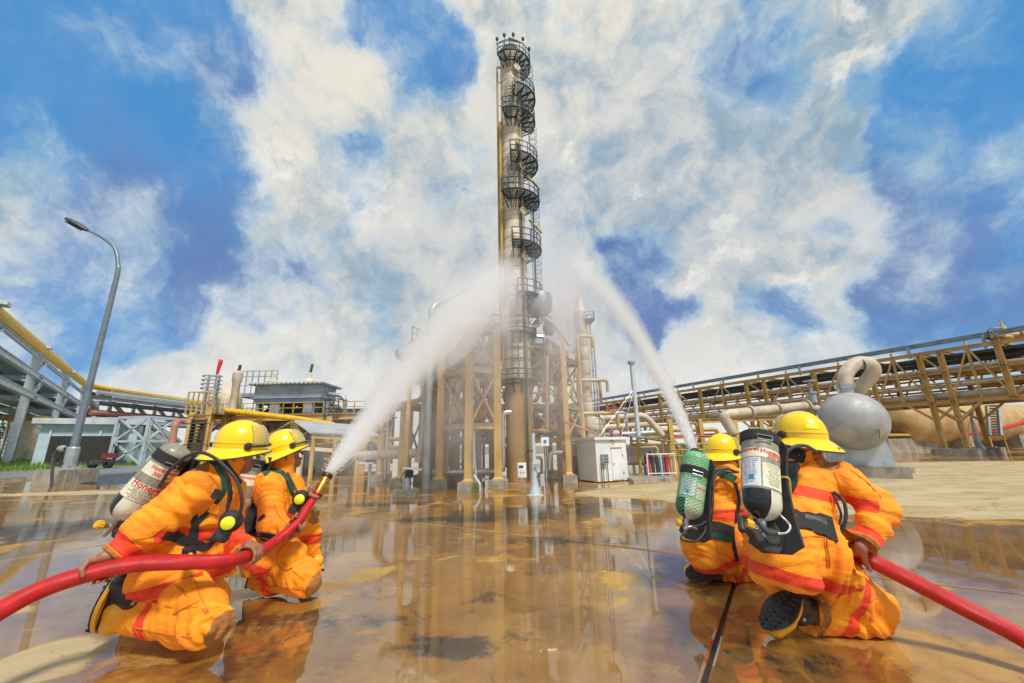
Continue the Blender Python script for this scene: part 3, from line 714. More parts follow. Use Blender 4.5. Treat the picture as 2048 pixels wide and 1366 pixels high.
for k, (o, z, r, m_) in enumerate(((-6.6, 7.4, .28, M_SILVER), (-.9, 9.6, .2, M_GREY), (-2.6, 7.5, .16, M_DARK), (-6.2, 9.6, .22, M_DARK))):
    MB().tube([LR(-17, o, z), LR(60, o, z)], r, 8).build('pipe', m_, rack, smooth=True)
for i, s0 in enumerate((-17, 0, 17.3)):
    s1 = CS[i + 1]; sm_ = (s0 + s1) / 2
    c = MB(); c.beam(LR(s0, -7, .5), LR(sm_, -7, 6.6), .28); c.beam(LR(s1, -7, .5), LR(sm_, -7, 6.6), .28); c.build('brace', M_LGREY, rack)
    c = MB(); c.beam(LR(s0 + 1, .1, 7.0), LR(s0 + 4, .1, 8.7), .25); c.beam(LR(s0, 0.1, 9.4), LR(s0 + 3.5, .1, 10.9), .25); c.build('knee_brace', M_LGREY, rack)
c = MB()                                                             # handrail along the walkway
for z in (10.0, 10.55): c.beam(LR(-17, -2.2, z), LR(58, -2.2, z), .07)
for s in range(-16, 58, 3): c.beam(LR(s, -2.2, 9.4), LR(s, -2.2, 10.55), .07)
c.build('handrail', M_GREY, rack)
# yellow pipe: along the rack, then round the corner towards the process platform
cor = PV(176, 772, LR(0, 0, 0), LR(10, 0, 0)); y0 = PV(0, 632, LR(0, 0, 0), LR(10, 0, 0)); ym1 = PV(-260, 425, LR(0, 0, 0), LR(10, 0, 0))
dir2 = Vector((math.sin(math.radians(2.0)), math.cos(math.radians(2.0)), 0)); pe = PV(470, 817, cor, cor + dir2)
yp = MB().tube(elbow([ym1, y0, cor, pe], 4.0, 8), .50, 16).build('yellow_gas_pipe', M_YPIPE, None, smooth=True, label='thick yellow pipe bending round a corner on top of the grey rack', cat='pipe')
# second rack leg from the corner towards the orange stairs
zc = cor.z; len2 = (pe - cor).length; base2 = Vector((cor.x, cor.y, 0))
def L2(s, o, z): q = base2 + dir2 * s + Vector((dir2.y, -dir2.x, 0)) * o; return Vector((q.x, q.y, z))
br = thing('pipe_bridge', 'galvanised truss pipe bridge carrying red pipes behind the lamp post', 'pipe bridge', base2)
for z in (zc - 1.9, zc - 6.0):
    for o in (0, 5): c = MB(); c.hbeam(L2(0, o, z), L2(len2, o, z), .5, .7 if z < zc - 3 else .5); c.build('chord', M_LGREY, br)
nb = 8
for i in range(nb):
    a_, b_ = len2 * i / nb, len2 * (i + 1) / nb
    c = MB(); c.beam(L2(a_, 0, zc - 2.1), L2(b_, 0, zc - 5.8), .5); c.build('diagonal', M_LGREY, br)
    c = MB(); c.beam(L2(b_, 0, zc - 2.1), L2(b_, 0, zc - 5.8), .45); c.build('web_post', M_LGREY, br)
for i in (2, 6): c = MB(); c.beam(L2(len2 * i / nb, 0, zc - 1.7), L2(len2 * i / nb, 0, zc - .4), .35); c.build('pipe_support', M_GREY, br)
for o, z, r, m_ in ((1.2, zc - 4.6, .55, M_RED), (2.8, zc - 4.8, .45, M_PINK), (1.5, zc - 1.4, .3, M_DARK), (3.2, zc - 1.4, .4, M_GREY), (4.2, zc - 3.2, .4, M_DARK)):
    MB().tube([L2(-1, o, z), L2(len2 * .93, o, z)], r, 10).build('pipe', m_, br, smooth=True)
c = MB(); c.beam(L2(0, 2.5, zc - 6.3), L2(len2, 2.5, zc - 6.3), 4.6, .15); c.build('tray_floor', M_DARK, br)
c = MB(); c.beam(L2(0, 2.4, zc - 1.75), L2(len2, 2.4, zc - 1.75), 3.6, .12); c.build('upper_tray', M_GREY, br)
c = MB()
for z in (zc - 1.1, zc - .6): c.beam(L2(0, 4.6, z), L2(len2, 4.6, z), .1)
for i in range(20): c.beam(L2(len2 * i / 19, 4.6, zc - 1.8), L2(len2 * i / 19, 4.6, zc - .6), .1)
c.build('handrail', M_GREY, br)
# sign on the bridge
sg = PV(282, 840, base2, base2 + dir2); tag(MB().box(sg + Vector((-.1, -.45, 0)) * 1.0, (.1, 2.4, 1.6), rz=-math.atan2(dir2.x, dir2.y)).build('sign', M_SIGNB, None), 'small blue plate fixed to the truss pipe bridge', 'sign')
# corner towers of trestle steel below the bridge
def trestle(px, py, w, h, label, m_=M_LGREY, n=2, mat2=None):
    b = G(px, py); t = thing('trestle_tower', label, 'steel tower', b)
    cs = [Vector((b.x + i * w, b.y + j * w, 0)) for i, j in ((0, 0), (1, 0), (1, 1), (0, 1))]
    for p in cs: c = MB(); c.hbeam(p, p + Vector((0, 0, h)), w * .09, w * .09, up=(0, 1, 0)); c.build('leg', m_, t)
    for i in range(4):
        p, q = cs[i], cs[(i + 1) % 4]
        for k in range(n):
            z0, z1 = h * k / n, h * (k + 1) / n; c = MB(); c.beam(p + Vector((0, 0, z0)), q + Vector((0, 0, z1)), w * .05); c.beam(q + Vector((0, 0, z0)), p + Vector((0, 0, z1)), w * .05); c.beam(p + Vector((0, 0, z1)), q + Vector((0, 0, z1)), w * .07); c.build('brace', m_, t)
    return t
trestle(137, 932, 3.0, 4.6, 'grey braced steel trestle nearest behind the lamp pole')
trestle(216, 932, 3.0, 4.4, 'grey braced steel trestle in front of the pale blue warehouse')
trestle(60, 928, 3.6, 4.8, 'grey braced steel trestle between the first two rack columns')
# pale blue warehouse
WC = G(262, 930); w1 = ray(398, 905); w1 = Vector((w1.x, w1.y, 0)).normalized(); w2 = Vector((-w1.y, w1.x, 0)); WH = ZH(WC, 850)
ware = thing('warehouse', 'long pale blue metal warehouse with dark windows behind the rack', 'warehouse', WC)
def WP(a_, b_, z): q = WC + w1 * a_ + w2 * b_; return Vector((q.x, q.y, z))
LW = 95
c = MB(); c.prism([WP(0, 0, 0), WP(LW, 0, 0), WP(LW, 6.5, 0), WP(0, 6.5, 0)], 0, WH); c.build('wall', M_BLUEW, ware)
c = MB(); c.prism([WP(-.6, -.9, 0), WP(LW + .5, -.9, 0), WP(LW + .5, 7, 0), WP(-.6, 7, 0)], WH + .002, WH + .5); c.build('roof', M_ROOF, ware)
c = MB(); c.prism([WP(0, -.25, 0), WP(LW, -.25, 0), WP(LW, -.02, 0), WP(0, -.02, 0)], WH * .80, WH * .98); c.build('fascia', M_WHITE, ware)
for i in range(12):
    a_ = 5 + i * 7.4; c = MB(); c.box(WP(a_ + 2.6, -.10, WH * .50), (5.4, .12, WH * .30), rz=math.atan2(w1.y, w1.x)); w_ = c.build('window', M_GLASS, ware)
    for k in (-1, 0, 1): c = MB(); c.box(WP(a_ + 2.6 + k * 2.7, -.2, WH * .5), (.25, .12, WH * .34), rz=math.atan2(w1.y, w1.x)); c.build('mullion', M_WHITE, w_)
for i in range(4): c = MB(); c.box(WP(-.12, 1 + i * 1.6, WH * .45), (.1, .16, WH * .9), rz=math.atan2(w1.y, w1.x)); c.build('wall_rib', M_BLUEW, ware)
c = MB(); c.box(WP(-.2, 3.4, WH * .36), (.2, 4.6, WH * .72), rz=math.atan2(w1.y, w1.x)); c.build('opening_shade', M_CONDARK, ware)  # near-black sheet: shade of the open warehouse front put in as colour
wa, wb = G(40, 921), G(205, 922.5); tag(MB().beam(wa + Vector((0, 0, 2.2)), wb + Vector((0, 0, 2.2)), .4, 4.4).build('wall', M_BLUEW, None), 'low pale blue metal wall far behind the rack columns', 'wall')
# red and yellow equipment seen between the rack columns
M_SKID = paint('dark_red_enamel', (.22, .02, .02), (.14, .015, .015), .5)
def small_plant():
    b = G(214, 936); t = thing('pump_skid', 'small dark red pump skid parked under the grey trestle', 'pump', b)
    MB().box(b + Vector((0, 0, .95)), (.8, .7, .4), rz=.4).build('housing', M_SKID, t)
    MB().box(b + Vector((0, 0, .45)), (1.8, 1.2, .3), rz=.4).build('frame', M_DARK, t)
    for k in (-1, 1): MB().lathe([(.1, -.15), (.35, -.12), (.35, .12), (.1, .15)], b + Vector((k * .6, -.6, .35)), (0, 1, 0), 14).build('wheel', M_BLACK, t)
    MB().tube([b + Vector((.5, 0, 1.3)), b + Vector((.5, 0, 1.8))], .06, 8).build('exhaust', M_DARK, t)
    b = G(36, 931); t = thing('storage_vessel', 'tan upright vessel with yellow railing seen behind the rack columns', 'vessel', b)
    MB().lathe([(1.3, .5), (1.3, 4.2), (.9, 4.8), (.1, 5.1)], (b.x, b.y, 0), n=20).build('shell', M_CREAM, t, smooth=True)
    c = MB()
    for z in (5.0, 5.5): c.arc(b, 1.7, z, 0, 2 * PI, .08, 20)
    for k in range(10): c.tube([b + Vector((1.7 * math.cos(k * .628), 1.7 * math.sin(k * .628), 4.5)), b + Vector((1.7 * math.cos(k * .628), 1.7 * math.sin(k * .628), 5.5))], .06, 6)
    c.build('railing', M_MUST, t)
    c = MB()
    for k in (-.4, .4): c.beam(b + Vector((k, -1.6, .2)), b + Vector((k, -1.6, 4.6)), .1)
    for k in range(9): c.beam(b + Vector((-.4, -1.6, .5 + k * .46)), b + Vector((.4, -1.6, .5 + k * .46)), .08)
    c.build('ladder', M_MUST, t)
small_plant()
for i, (x0, y0_, x1, y1_) in enumerate(((0, 834, 75, 840), (78, 848, 70, 915))):
    pa, pb = PY(x0, y0_, 52), PY(x1, y1_, 52)
    tag(MB().tube([pa, pb] if i else [pa - Vector((20, 0, -1)), pa, pb], .42, 10).build('red_pipe', M_PINK, None, smooth=True), ('faded red pipe lying level between the rack columns', 'faded red pipe dropping down behind the second rack column')[i], 'pipe')
rp = PY(352, 842, 30); rb = PY(346, 905, 30)
tag(MB().tube(elbow([rp + Vector((-1.5, 9, .3)), rp, Vector((rp.x, rp.y, 0))], .5), .22, 12).build('drop_pipe', M_PINK, None, smooth=True), 'salmon red pipe turning down beside the orange stair tower', 'pipe')
far_tree(8, 925, 7.5, 4.5, 'low green tree at the left edge behind the rack columns')

# ================================================================== CENTRE: process tower and its steelwork
TB = G(1040, 970); TB = Vector((TB.x, TB.y, 0))
def TZ(py): return ZH(TB, py)
RT = .365
tower = thing('distillation_column', 'tall rusty cream distillation column with spiral of half-round platforms in the centre', 'process tower', TB)
TH = TZ(118)
def cyl(b, r, z0, z1, n=28): m = MB(); m.lathe([(r, z0), (r, z1)], (b.x, b.y, 0), n=n); return m
m = cyl(TB, RT * 1.0, 0, TZ(772), 32); m.lathe([(RT * 1.25, 0), (RT * 1.25, .06), (RT * 1.02, .08)], TB, n=32); m.build('skirt', M_COLBASE, tower, smooth=True)
# insulated shell in courses, each clad ring its own piece with a lapped edge
zs = [TZ(768)]; k = 0
while zs[-1] < TH: zs.append(zs[-1] + .33)
shell_z0 = zs[0]
for i, (a, b) in enumerate(zip(zs[:-1], zs[1:])):
    r = RT * (1.10 if a < TZ(640) else 1.04 if a < TZ(470) else 1.0) * (1 + .006 * math.sin(i * 2.3))
    m = MB(); m.lathe([(r - .012, a), (r + .006, a + .004), (r + .004, b - .02), (r - .004, b - .002)], TB, n=30); m.build('cladding_ring', M_CREAM, tower, smooth=True)
m = MB(); m.lathe([(RT, TH), (RT * .95, TH + .10), (RT * .7, TH + .2), (.02, TH + .27)], TB, n=24); m.build('head', M_CREAM, tower, smooth=True)
def az(px):     # angle about the tower axis of a picture column seen on the near side
    return -PI / 2 + math.asin(max(-1, min(1, (px) )))
def platform(base, z, r0, r1, a0, a1, posts=7, mat=M_TEAL, brk=6, h=.42, root=tower, railh=None, crown=False):
    """ring-segment deck with three rails, toe plate, posts and brackets beneath"""
    a0, a1 = math.radians(a0), math.radians(a1); C = Vector((base.x, base.y, 0)); n = max(8, int((a1 - a0) / .16))
    def pt(r, an, zz): return Vector((C.x + r * math.cos(an), C.y + r * math.sin(an), zz))
    d = MB()                                                # grating: bearing bars with gaps
    nb = max(4, int((r1 - r0) / .035))
    for i in range(nb + 1): d.arc(C, r0 + (r1 - r0) * i / nb, z, a0, a1, .008, n, 4)
    nr = int((a1 - a0) * (r0 + r1) / 2 / .05)
    for i in range(nr + 1): an = a0 + (a1 - a0) * i / nr; d.beam(pt(r0, an, z), pt(r1, an, z), .008, .018)
    deck = d.build('platform', M_GRATE, root, kind=None)
    e = MB(); e.arc(C, r1, z + .01, a0, a1, .028, n, 6); e.arc(C, r0 + .01, z - .015, a0, a1, .015, n, 6); e.build('toe_plate', mat, deck)
    for hh in (.5, 1.0): e = MB(); e.arc(C, r1, z + h * hh, a0, a1, .015, n, 6); e.build('rail', mat, deck)
    for i in range(posts + 1):
        an = a0 + (a1 - a0) * i / posts; e = MB(); e.tube([pt(r1, an, z), pt(r1, an, z + h)], .015, 6); e.build('post', mat, deck)
    for an in (a0, a1):
        if a1 - a0 > 6: break
        e = MB(); e.tube([pt(r0 + .05, an, z + h), pt(r1, an, z + h)], .01, 6); e.tube([pt(r0 + .05, an, z + h / 2), pt(r1, an, z + h / 2)], .01, 6); e.tube([pt(r0 + .05, an, z), pt(r0 + .05, an, z + h)], .01, 6); e.build('end_rail', mat, deck)
    for i in range(brk + 1):
        an = a0 + (a1 - a0) * i / brk; e = MB(); e.beam(pt(r0, an, z - .03), pt(r1, an, z - .03), .04, .06); e.beam(pt(r0, an, z - .36), pt(r1 - .06, an, z - .05), .032); e.build('bracket', mat, deck)
    return deck
RP1 = .80
platform(TB, TZ(136), RT, .74, -128, 45, 8, brk=9)
platform(TB, TZ(205), RT, .86, -80, 60, 7, brk=6)
platform(TB, TZ(250), RT, .82, -112, 28, 8, brk=7)
platform(TB, TZ(336), RT, .86, -95, 45, 7, brk=6)
platform(TB, TZ(408), RT, .86, -116, 25, 9, brk=8)
platform(TB, TZ(505), RT, .86, -95, 25, 6, brk=5)
platform(TB, TZ(602), RT, .84, -85, 30, 6, brk=5)
platform(TB, TZ(672), RT, .60, -200, 20, 8, brk=7, h=.25)
platform(TB, TZ(764), RT, .60, -200, 20, 8, brk=7, h=.30)
for py, r in ((640, .50), (700, .44), (722, .46)):
    m = MB(); m.arc(TB, r, TZ(py), 0, 2 * PI, .015, 28, 6); m.build('hoop', M_TEAL, tower)
# crown at the very top: lights and a davit
zt = TZ(136)
for an in (-128, -105, -80, -50, -15, 20):
    a = math.radians(an); p = Vector((TB.x + .74 * math.cos(a), TB.y + .74 * math.sin(a), zt)); m = MB(); m.tube([p, p + Vector((0, 0, .62))], .012, 6); m.lathe([(.02, -.05), (.055, 0), (.055, .08), (.01, .12)], p + Vector((0, 0, .62)), n=10); m.build('beacon_light', M_TEAL, tower, smooth=True)
m = MB(); p = TB + Vector((0, 0, TH)); m.tube([p, p + Vector((0, 0, 1.0))], .025, 6); m.tube([p + Vector((-.02, 0, 1.0)), p + Vector((.3, -.05, .78))], .035, 6); m.beam(p + Vector((-.5, -.3, .35)), p + Vector((0, 0, .9)), .02); m.beam(p + Vector((.5, -.3, .35)), p + Vector((0, 0, .9)), .02); m.build('davit', M_TEAL, tower)
m = MB(); m.lathe([(.20, 0), (.3, .25), (.36, .30)], Vector((TB.x, TB.y, TH)), n=14); m.build('nozzle', M_GREY, tower)
# manholes facing right of camera
for py, an in ((250, -55), (300, -58), (346, -50), (434, -50), (524, -48), (155, -60)):
    z = TZ(py); a = math.radians(an); d = Vector((math.cos(a), math.sin(a), 0)); m = MB()
    m.lathe([(.10, RT * .9), (.10, RT + .10), (.135, RT + .10), (.135, RT + .135), (.02, RT + .14)], Vector((TB.x, TB.y, z)), d, 16); m.build('manhole', M_CREAM, tower, smooth=True)
# ladders with cages
def ladder(base, an, r, z0, z1, root, cage=True, mat=M_TEAL):
    a = math.radians(an); d = Vector((math.cos(a), math.sin(a), 0)); s = Vector((-d.y, d.x, 0)); c = Vector((base.x, base.y, 0)) + d * r
    l = MB()
    for k in (-1, 1): l.beam(c + s * (.09 * k) + Vector((0, 0, z0)), c + s * (.09 * k) + Vector((0, 0, z1)), .018)
    z = z0 + .06
    while z < z1: l.tube([c + s * .09 + Vector((0, 0, z)), c - s * .09 + Vector((0, 0, z))], .006, 4); z += .13
    L_ = l.build('ladder', mat, root)
    if cage:
        g = MB(); z = z0 + .3
        while z < z1:
            g.tube([c + s * (.16 * math.cos(t)) + d * (.26 * math.sin(t)) + Vector((0, 0, z)) for t in [PI * i / 8 for i in range(9)]], .007, 4); z += .28
        for t in (.3, .8, 1.57, 2.3, 2.8): g.tube([c + s * (.16 * math.cos(t)) + d * (.26 * math.sin(t)) + Vector((0, 0, z0 + .3)), c + s * (.16 * math.cos(t)) + d * (.26 * math.sin(t)) + Vector((0, 0, z1 - .05))], .006, 4)
        g.build('cage', mat, L_)
ladder(TB, -95, RT + .08, TZ(250), TZ(180), tower); ladder(TB, -95, RT + .08, TZ(408), TZ(330), tower); ladder(TB, -15, .62, TZ(336), TZ(262), tower)
ladder(TB, -20, .62, TZ(505), TZ(420), tower); ladder(TB, -20, .62, TZ(602), TZ(515), tower); ladder(TB, -95, RT + .10, TZ(764), TZ(610), tower); ladder(TB, -25, .62, TZ(205), TZ(145), tower)
# down pipes on the left and right of the shell
def at_angle(an, r, z): a = math.radians(an); return Vector((TB.x + r * math.cos(a), TB.y + r * math.sin(a), z))
MB().tube(elbow([at_angle(-165, RT, TZ(140)), at_angle(-165, .50, TZ(140)), at_angle(-165, .50, TZ(700))], .12), .035, 8).build('overhead_pipe', M_TAN, tower, smooth=True)
MB().tube(elbow([at_angle(-150, RT, TZ(255)), at_angle(-150, .47, TZ(255)), at_angle(-150, .47, TZ(760))], .12), .05, 8).build('yellow_downpipe', M_MUST, tower, smooth=True)
MB().tube(elbow([at_angle(-60, RT, TZ(300)), at_angle(-60, .47, TZ(315)), at_angle(-60, .47, TZ(960))], .12), .028, 8).build('drain_pipe', M_DARK, tower, smooth=True)
MB().tube([at_angle(-52, .48, TZ(130)), at_angle(-52, .48, TZ(960))], .02, 8).build('conduit', M_TAN, tower, smooth=True)
MB().tube([at_angle(-10, .66, TZ(640)), at_angle(-10, .66, TZ(415))], .02, 6).build('conduit', M_DARK, tower)
for py in range(170, 760, 46): m = MB(); m.beam(at_angle(-165, RT, TZ(py)), at_angle(-165, .5, TZ(py)), .02); m.build('pipe_clip', M_DARK, tower)
# yellow light booms on two platforms
for py, x in ((385, 0), (472, .04)):
    p = at_angle(-8, .80, TZ(py) + .1); m = MB(); m.beam(p + Vector((-.30, -.1, .35)), p + Vector((.12, .1, -.02)), .05); m.build('yellow_boom', M_MUST, tower)
# return bend at the foot
m = MB(); q = Vector((TB.x - .52, TB.y - .30, 0)); m.tube(elbow([q + Vector((.4, .1, TZ(826))), q + Vector((.06, 0, TZ(826))), q + Vector((.06, 0, .38)), q + Vector((-1.9, .3, .38))], .22), .085, 14); m.build('silver_return_pipe', M_SILVER, tower, smooth=True)
# round reboiler hung on the right of the column
RB = PY(1079, 612, TB.y - .12); rbt = thing('overhead_drum', 'small round silver drum hanging under a platform on the right of the column', 'drum', (RB.x, RB.y, RB.z - .5))
MB().lathe([(.02, -.40), (.22, -.34), (.36, -.18), (.40, 0), (.40, .2), (.36, .36), (.2, .46), (.02, .5)], RB, (0, 0, 1), 24).build('shell', M_GREY, rbt, smooth=True)
m = MB(); m.lathe([(.08, -.55), (.08, -.38)], RB, n=12); m.tube(spline([RB + Vector((0, 0, -.5)), RB + Vector((-.05, 0, -.62)), RB + Vector((-.3, -.05, -.7)), RB + Vector((-.45, 0, -.8))], 5), .05, 8); m.build('outlet_pipe', M_SILVER, rbt, smooth=True)
for k in (-1, 1): MB().beam(RB + Vector((.1 * k, 0, 0)), Vector((TB.x + .2, TB.y + .15 * k, RB.z + .1)), .05).build('hanger', M_DARK, rbt)

# ---- steel frame left of the tower
FA, FB_, FC = G(937, 981), G(997, 976), G(878, 975)
FD = FB_ + FC - FA
HF = {0: ZH(FA, 646), 1: ZH(FB_, 656), 2: ZH(FC, 700), 3: ZH(FB_, 656)}
fr = thing('steel_structure', 'three-storey ochre steel frame with crossed braces on the left of the tall column', 'steel structure', FA)
def post(b, h, root, w=.20, plinth=True, m_=M_TAN2, pw=.5):
    m = MB(); m.hbeam(Vector((b.x, b.y, .22)), Vector((b.x, b.y, h)), w, w, up=(0, 1, 0)); m.build('column', m_, root)
    if plinth:
        m = MB(); m.box((b.x, b.y, .10), (pw, pw, .2)); m.build('plinth', M_CONC, root)
        m = MB(); m.box((b.x, b.y, .215), (w * 1.7, w * 1.7, .03)); m.lathe([(w * 1.0, .23), (w * .62, .30)], (b.x, b.y, 0), n=4, up=(1, 1, 0)); m.build('base_plate', m_, root)
Hall = ZH(FB_, 656)
for b in (FA, FB_, FC, FD): post(b, Hall, fr)
lv = [ZH(FA, 852), ZH(FA, 738), ZH(FA, 652)]
cc = [FA, FB_, FD, FC]
def up(p, z): return Vector((p.x, p.y, z))
for z in lv:
    for i in range(4): m = MB(); m.hbeam(up(cc[i], z), up(cc[(i + 1) % 4], z), .11, .15); m.build('floor_beam', M_TAN, fr)
for z0, z1 in ((lv[0], lv[1]), (lv[1], lv[2])):
    for i in range(4):
        m = MB(); m.beam(up(cc[i], z0), up(cc[(i + 1) % 4], z1), .05); m.build('cross_brace', M_TAN, fr)
        m = MB(); m.beam(up(cc[(i + 1) % 4], z0), up(cc[i], z1), .05); m.build('cross_brace', M_TAN, fr)
for z in lv[1:]:
    m = MB(); a, b, c, d = cc
    for t in np.linspace(.04, .96, 14): m.beam(up(a, z + .1) * (1 - t) + up(d, z + .1) * t + (up(b, z + .1) - up(a, z + .1)) * 0, up(b, z + .1) * (1 - t) + up(c, z + .1) * t, .03, .02)
    m.build('grating', M_GRATE, fr)
# exchanger shells inside the frame
ctr = (FA + FB_ + FC + FD) / 4
def vessel_h(p, ax, L_, r, mat, label, name='heat_exchanger', cat='vessel', group=None, saddles=True, n=20):
    ax = Vector(ax).normalized(); t = thing(name, label, cat, (p.x, p.y, p.z - r), group)
    h = L_ / 2; m = MB(); m.lathe([(.01, -h - r * .45), (r * .55, -h - r * .36), (r * .9, -h - r * .15), (r, -h), (r, h), (r * .9, h + r * .15), (r * .55, h + r * .36), (.01, h + r * .45)], p, ax, n); m.build('shell', mat, t, smooth=True)
    for k in (-1, 1): m = MB(); m.lathe([(r + .002, -.03), (r * 1.12, -.03), (r * 1.12, .03), (r + .002, .03)], p + ax * (h * .92 * k), ax, n); m.build('flange', mat, t, smooth=True)
    if saddles:
        for k in (-.55, .55): m = MB(); m.box(p + ax * (h * k) - Vector((0, 0, r * 1.0)), (r * .35, r * 1.4, r * .6), rz=math.atan2(ax.y, ax.x)); m.build('saddle', M_DARK, t)
    return t
vessel_h(up(ctr, lv[1] + .42), (1, .5, 0), 1.0, .24, M_PIPE, 'tan heat exchanger on the middle floor of the ochre frame')
vessel_h(up(ctr, lv[0] + .36), (1, .5, 0), .9, .2, M_COLBASE, 'brown heat exchanger on the lowest floor of the ochre frame')
vessel_h(up(ctr, lv[2] + .30), (1, .3, 0), 1.1, .2, M_CREAM, 'cream heat exchanger on the top floor of the ochre frame')
# pipework standing inside and behind the frame: each run is one pipe
def pipe(pts, r, mat, label, rad=.15, n=10, group=None, name='process_pipe'):
    return tag(MB().tube(elbow(pts, rad), r, n).build(name, mat, None, smooth=True), label, 'pipe', group)
# second frame further left
gA, gB = G(801, 970), G(845, 962); gC, gD = G(760, 961), G(905, 962)
f2 = thing('steel_structure', 'lower ochre steel frame at the far left of the process unit in the spray', 'steel structure', gA)
for b in (gA, gB, gC, gD): post(b, ZH(gA, 812) if b in (gA, gC) else ZH(gA, 690), f2, .17)
for z in (ZH(gA, 814), ZH(gA, 905)):
    for a, b in ((gA, gB), (gA, gC), (gB, gD)): m = MB(); m.hbeam(up(a, z), up(b, z), .1, .14); m.build('floor_beam', M_TAN, f2)
m = MB(); m.beam(up(gA, .4), up(gB, ZH(gA, 814)), .05); m.build('cross_brace', M_TAN, f2); m = MB(); m.beam(up(gB, .4), up(gA, ZH(gA, 814)), .05); m.build('cross_brace', M_TAN, f2)
Yb = 12.3
pipe([PY(852, 720, Yb), PY(850, 860, Yb), PY(842, 905, Yb), PY(838, 925, Yb)], .14, M_PIPE, 'fat cream pipe coming down beside the lower ochre frame', .4, 14)
pipe([PY(700, 912, Yb + .4), PY(842, 906, Yb + .2)], .13, M_PIPE, 'cream pipe lying low behind the hooded call post', .3, 14)
pipe([PY(762, 815, Yb), PY(845, 800, Yb), PY(846, 760, Yb)], .08, M_PIPE, 'tan pipe crossing the top of the lower ochre frame', .2)
pipe([PY(885, 905, 11.9), PY(905, 880, 11.9), PY(960, 878, 11.9)], .05, M_GREY, 'thin grey pipe bent inside the ochre frame')
pipe([PY(952, 955, 10.3), PY(948, 900, 10.3), PY(948, 862, 10.3)], .03, M_GREY, 'grey conduit strapped behind the middle ochre column')
pipe([PY(947, 950, 10.2), PY(960, 968, 10.2), PY(960, 983, 10.2)], .035, M_LGREY, 'short pale downpipe kinked at the middle column foot')
pipe([PY(893, 945, 11.6), PY(893, 870, 11.6), PY(920, 862, 11.6)], .04, M_PINK, 'thin salmon pipe rising inside the ochre frame')
rr = random.Random(5)
pg = 'thin pipes rising through the process unit'
for i in range(26):
    x = rr.uniform(770, 1180); Y = rr.uniform(12.4, 14.5); t0 = rr.uniform(600, 800) if x > 840 else rr.uniform(720, 830)
    a = PY(x, 945, Y); a.z = .05; b = Vector((a.x, a.y, ZH(a, t0))); dx = rr.choice((-1, 1)) * rr.uniform(.3, 1.1)
    tag(MB().tube(elbow([a, b, b + Vector((dx, .1, 0)), b + Vector((dx, .1, -rr.uniform(.3, 1.2)))], .12), rr.uniform(.025, .07), 8).build('process_pipe', rr.choice((M_TAN, M_PIPE, M_GREY, M_TAN, M_PINK, M_SILVER)), None, smooth=True), 'slim upright pipe among the crowded pipework behind the tall column', 'pipe', pg)
for i in range(16):
    x = rr.uniform(850, 1160); Y = rr.uniform(12.6, 14.5); y = rr.uniform(690, 940); a = PY(x, y, Y); l = rr.uniform(.8, 2.4)
    tag(MB().tube(elbow([a, a + Vector((l, .2, 0)), a + Vector((l, .2, -rr.uniform(.3, .8)))], .12), rr.uniform(.03, .08), 8).build('process_pipe', rr.choice((M_TAN, M_PIPE, M_GREY, M_COLBASE)), None, smooth=True), 'short level pipe among the crowded pipework behind the tall column', 'pipe', 'short level pipes in the process unit')
# crowded rear steelwork as a third frame
f3 = thing('steel_structure', 'dark crowded rear steel frame with floors and pumps behind the tall column', 'steel structure', (0, 13.5, 0))
xs = [-2.9, -1.8, -.7, .5, 1.6]; hz = [1.2, 2.3, 3.4, 4.3]
for x in xs:
    for y in (13.0, 14.8): m = MB(); m.hbeam((x, y, 0), (x, y, 4.6 if x > -2 else 3.4), .16, .16, up=(0, 1, 0)); m.build('column', M_TAN, f3)
for z in hz:
    for y in (13.0, 14.8): m = MB(); m.hbeam((xs[0] if z < 3.5 else xs[1], y, z), (xs[-1], y, z), .12, .14); m.build('floor_beam', M_TAN, f3)
    m = MB(); m.beam((xs[0] if z < 3.5 else xs[1], 13.9, z), (xs[-1], 13.9, z), 1.7, .03); m.build('floor_plate', M_GRATE, f3)
for a, b in zip(xs[:-1], xs[1:]):
    for z0, z1 in zip(hz[:-1], hz[1:]): m = MB(); m.beam((a, 12.95, z0), (b, 12.95, z1), .04); m.beam((b, 12.93, z0), (a, 12.93, z1), .04); m.build('cross_brace', M_TAN, f3)
lk = ('tan', 'brown', 'grey', 'cream')
for i, (x, z, r, m_) in enumerate(((-2.3, .75, .3, M_COLBASE), (-1.1, 1.6, .26, M_PIPE), (.1, 2.75, .3, M_GREY), (1.0, 1.65, .28, M_CREAM), (-1.2, 3.8, .24, M_COLBASE), (1.0, 3.75, .3, M_PIPE), (-.2, .7, .34, M_GREY))):
    vessel_h(Vector((x, 13.9, z)), (1, 0.1, 0), .7, r, m_, ('brown drum on the ground at the left of the rear frame', 'pale drum on the first floor of the rear frame', 'grey drum on the second floor of the rear frame', 'cream drum right of the tall column on the first floor', 'brown drum high at the left of the rear frame', 'pale drum high at the right of the rear frame', 'grey drum on the ground behind the tall column')[i], 'process_drum')

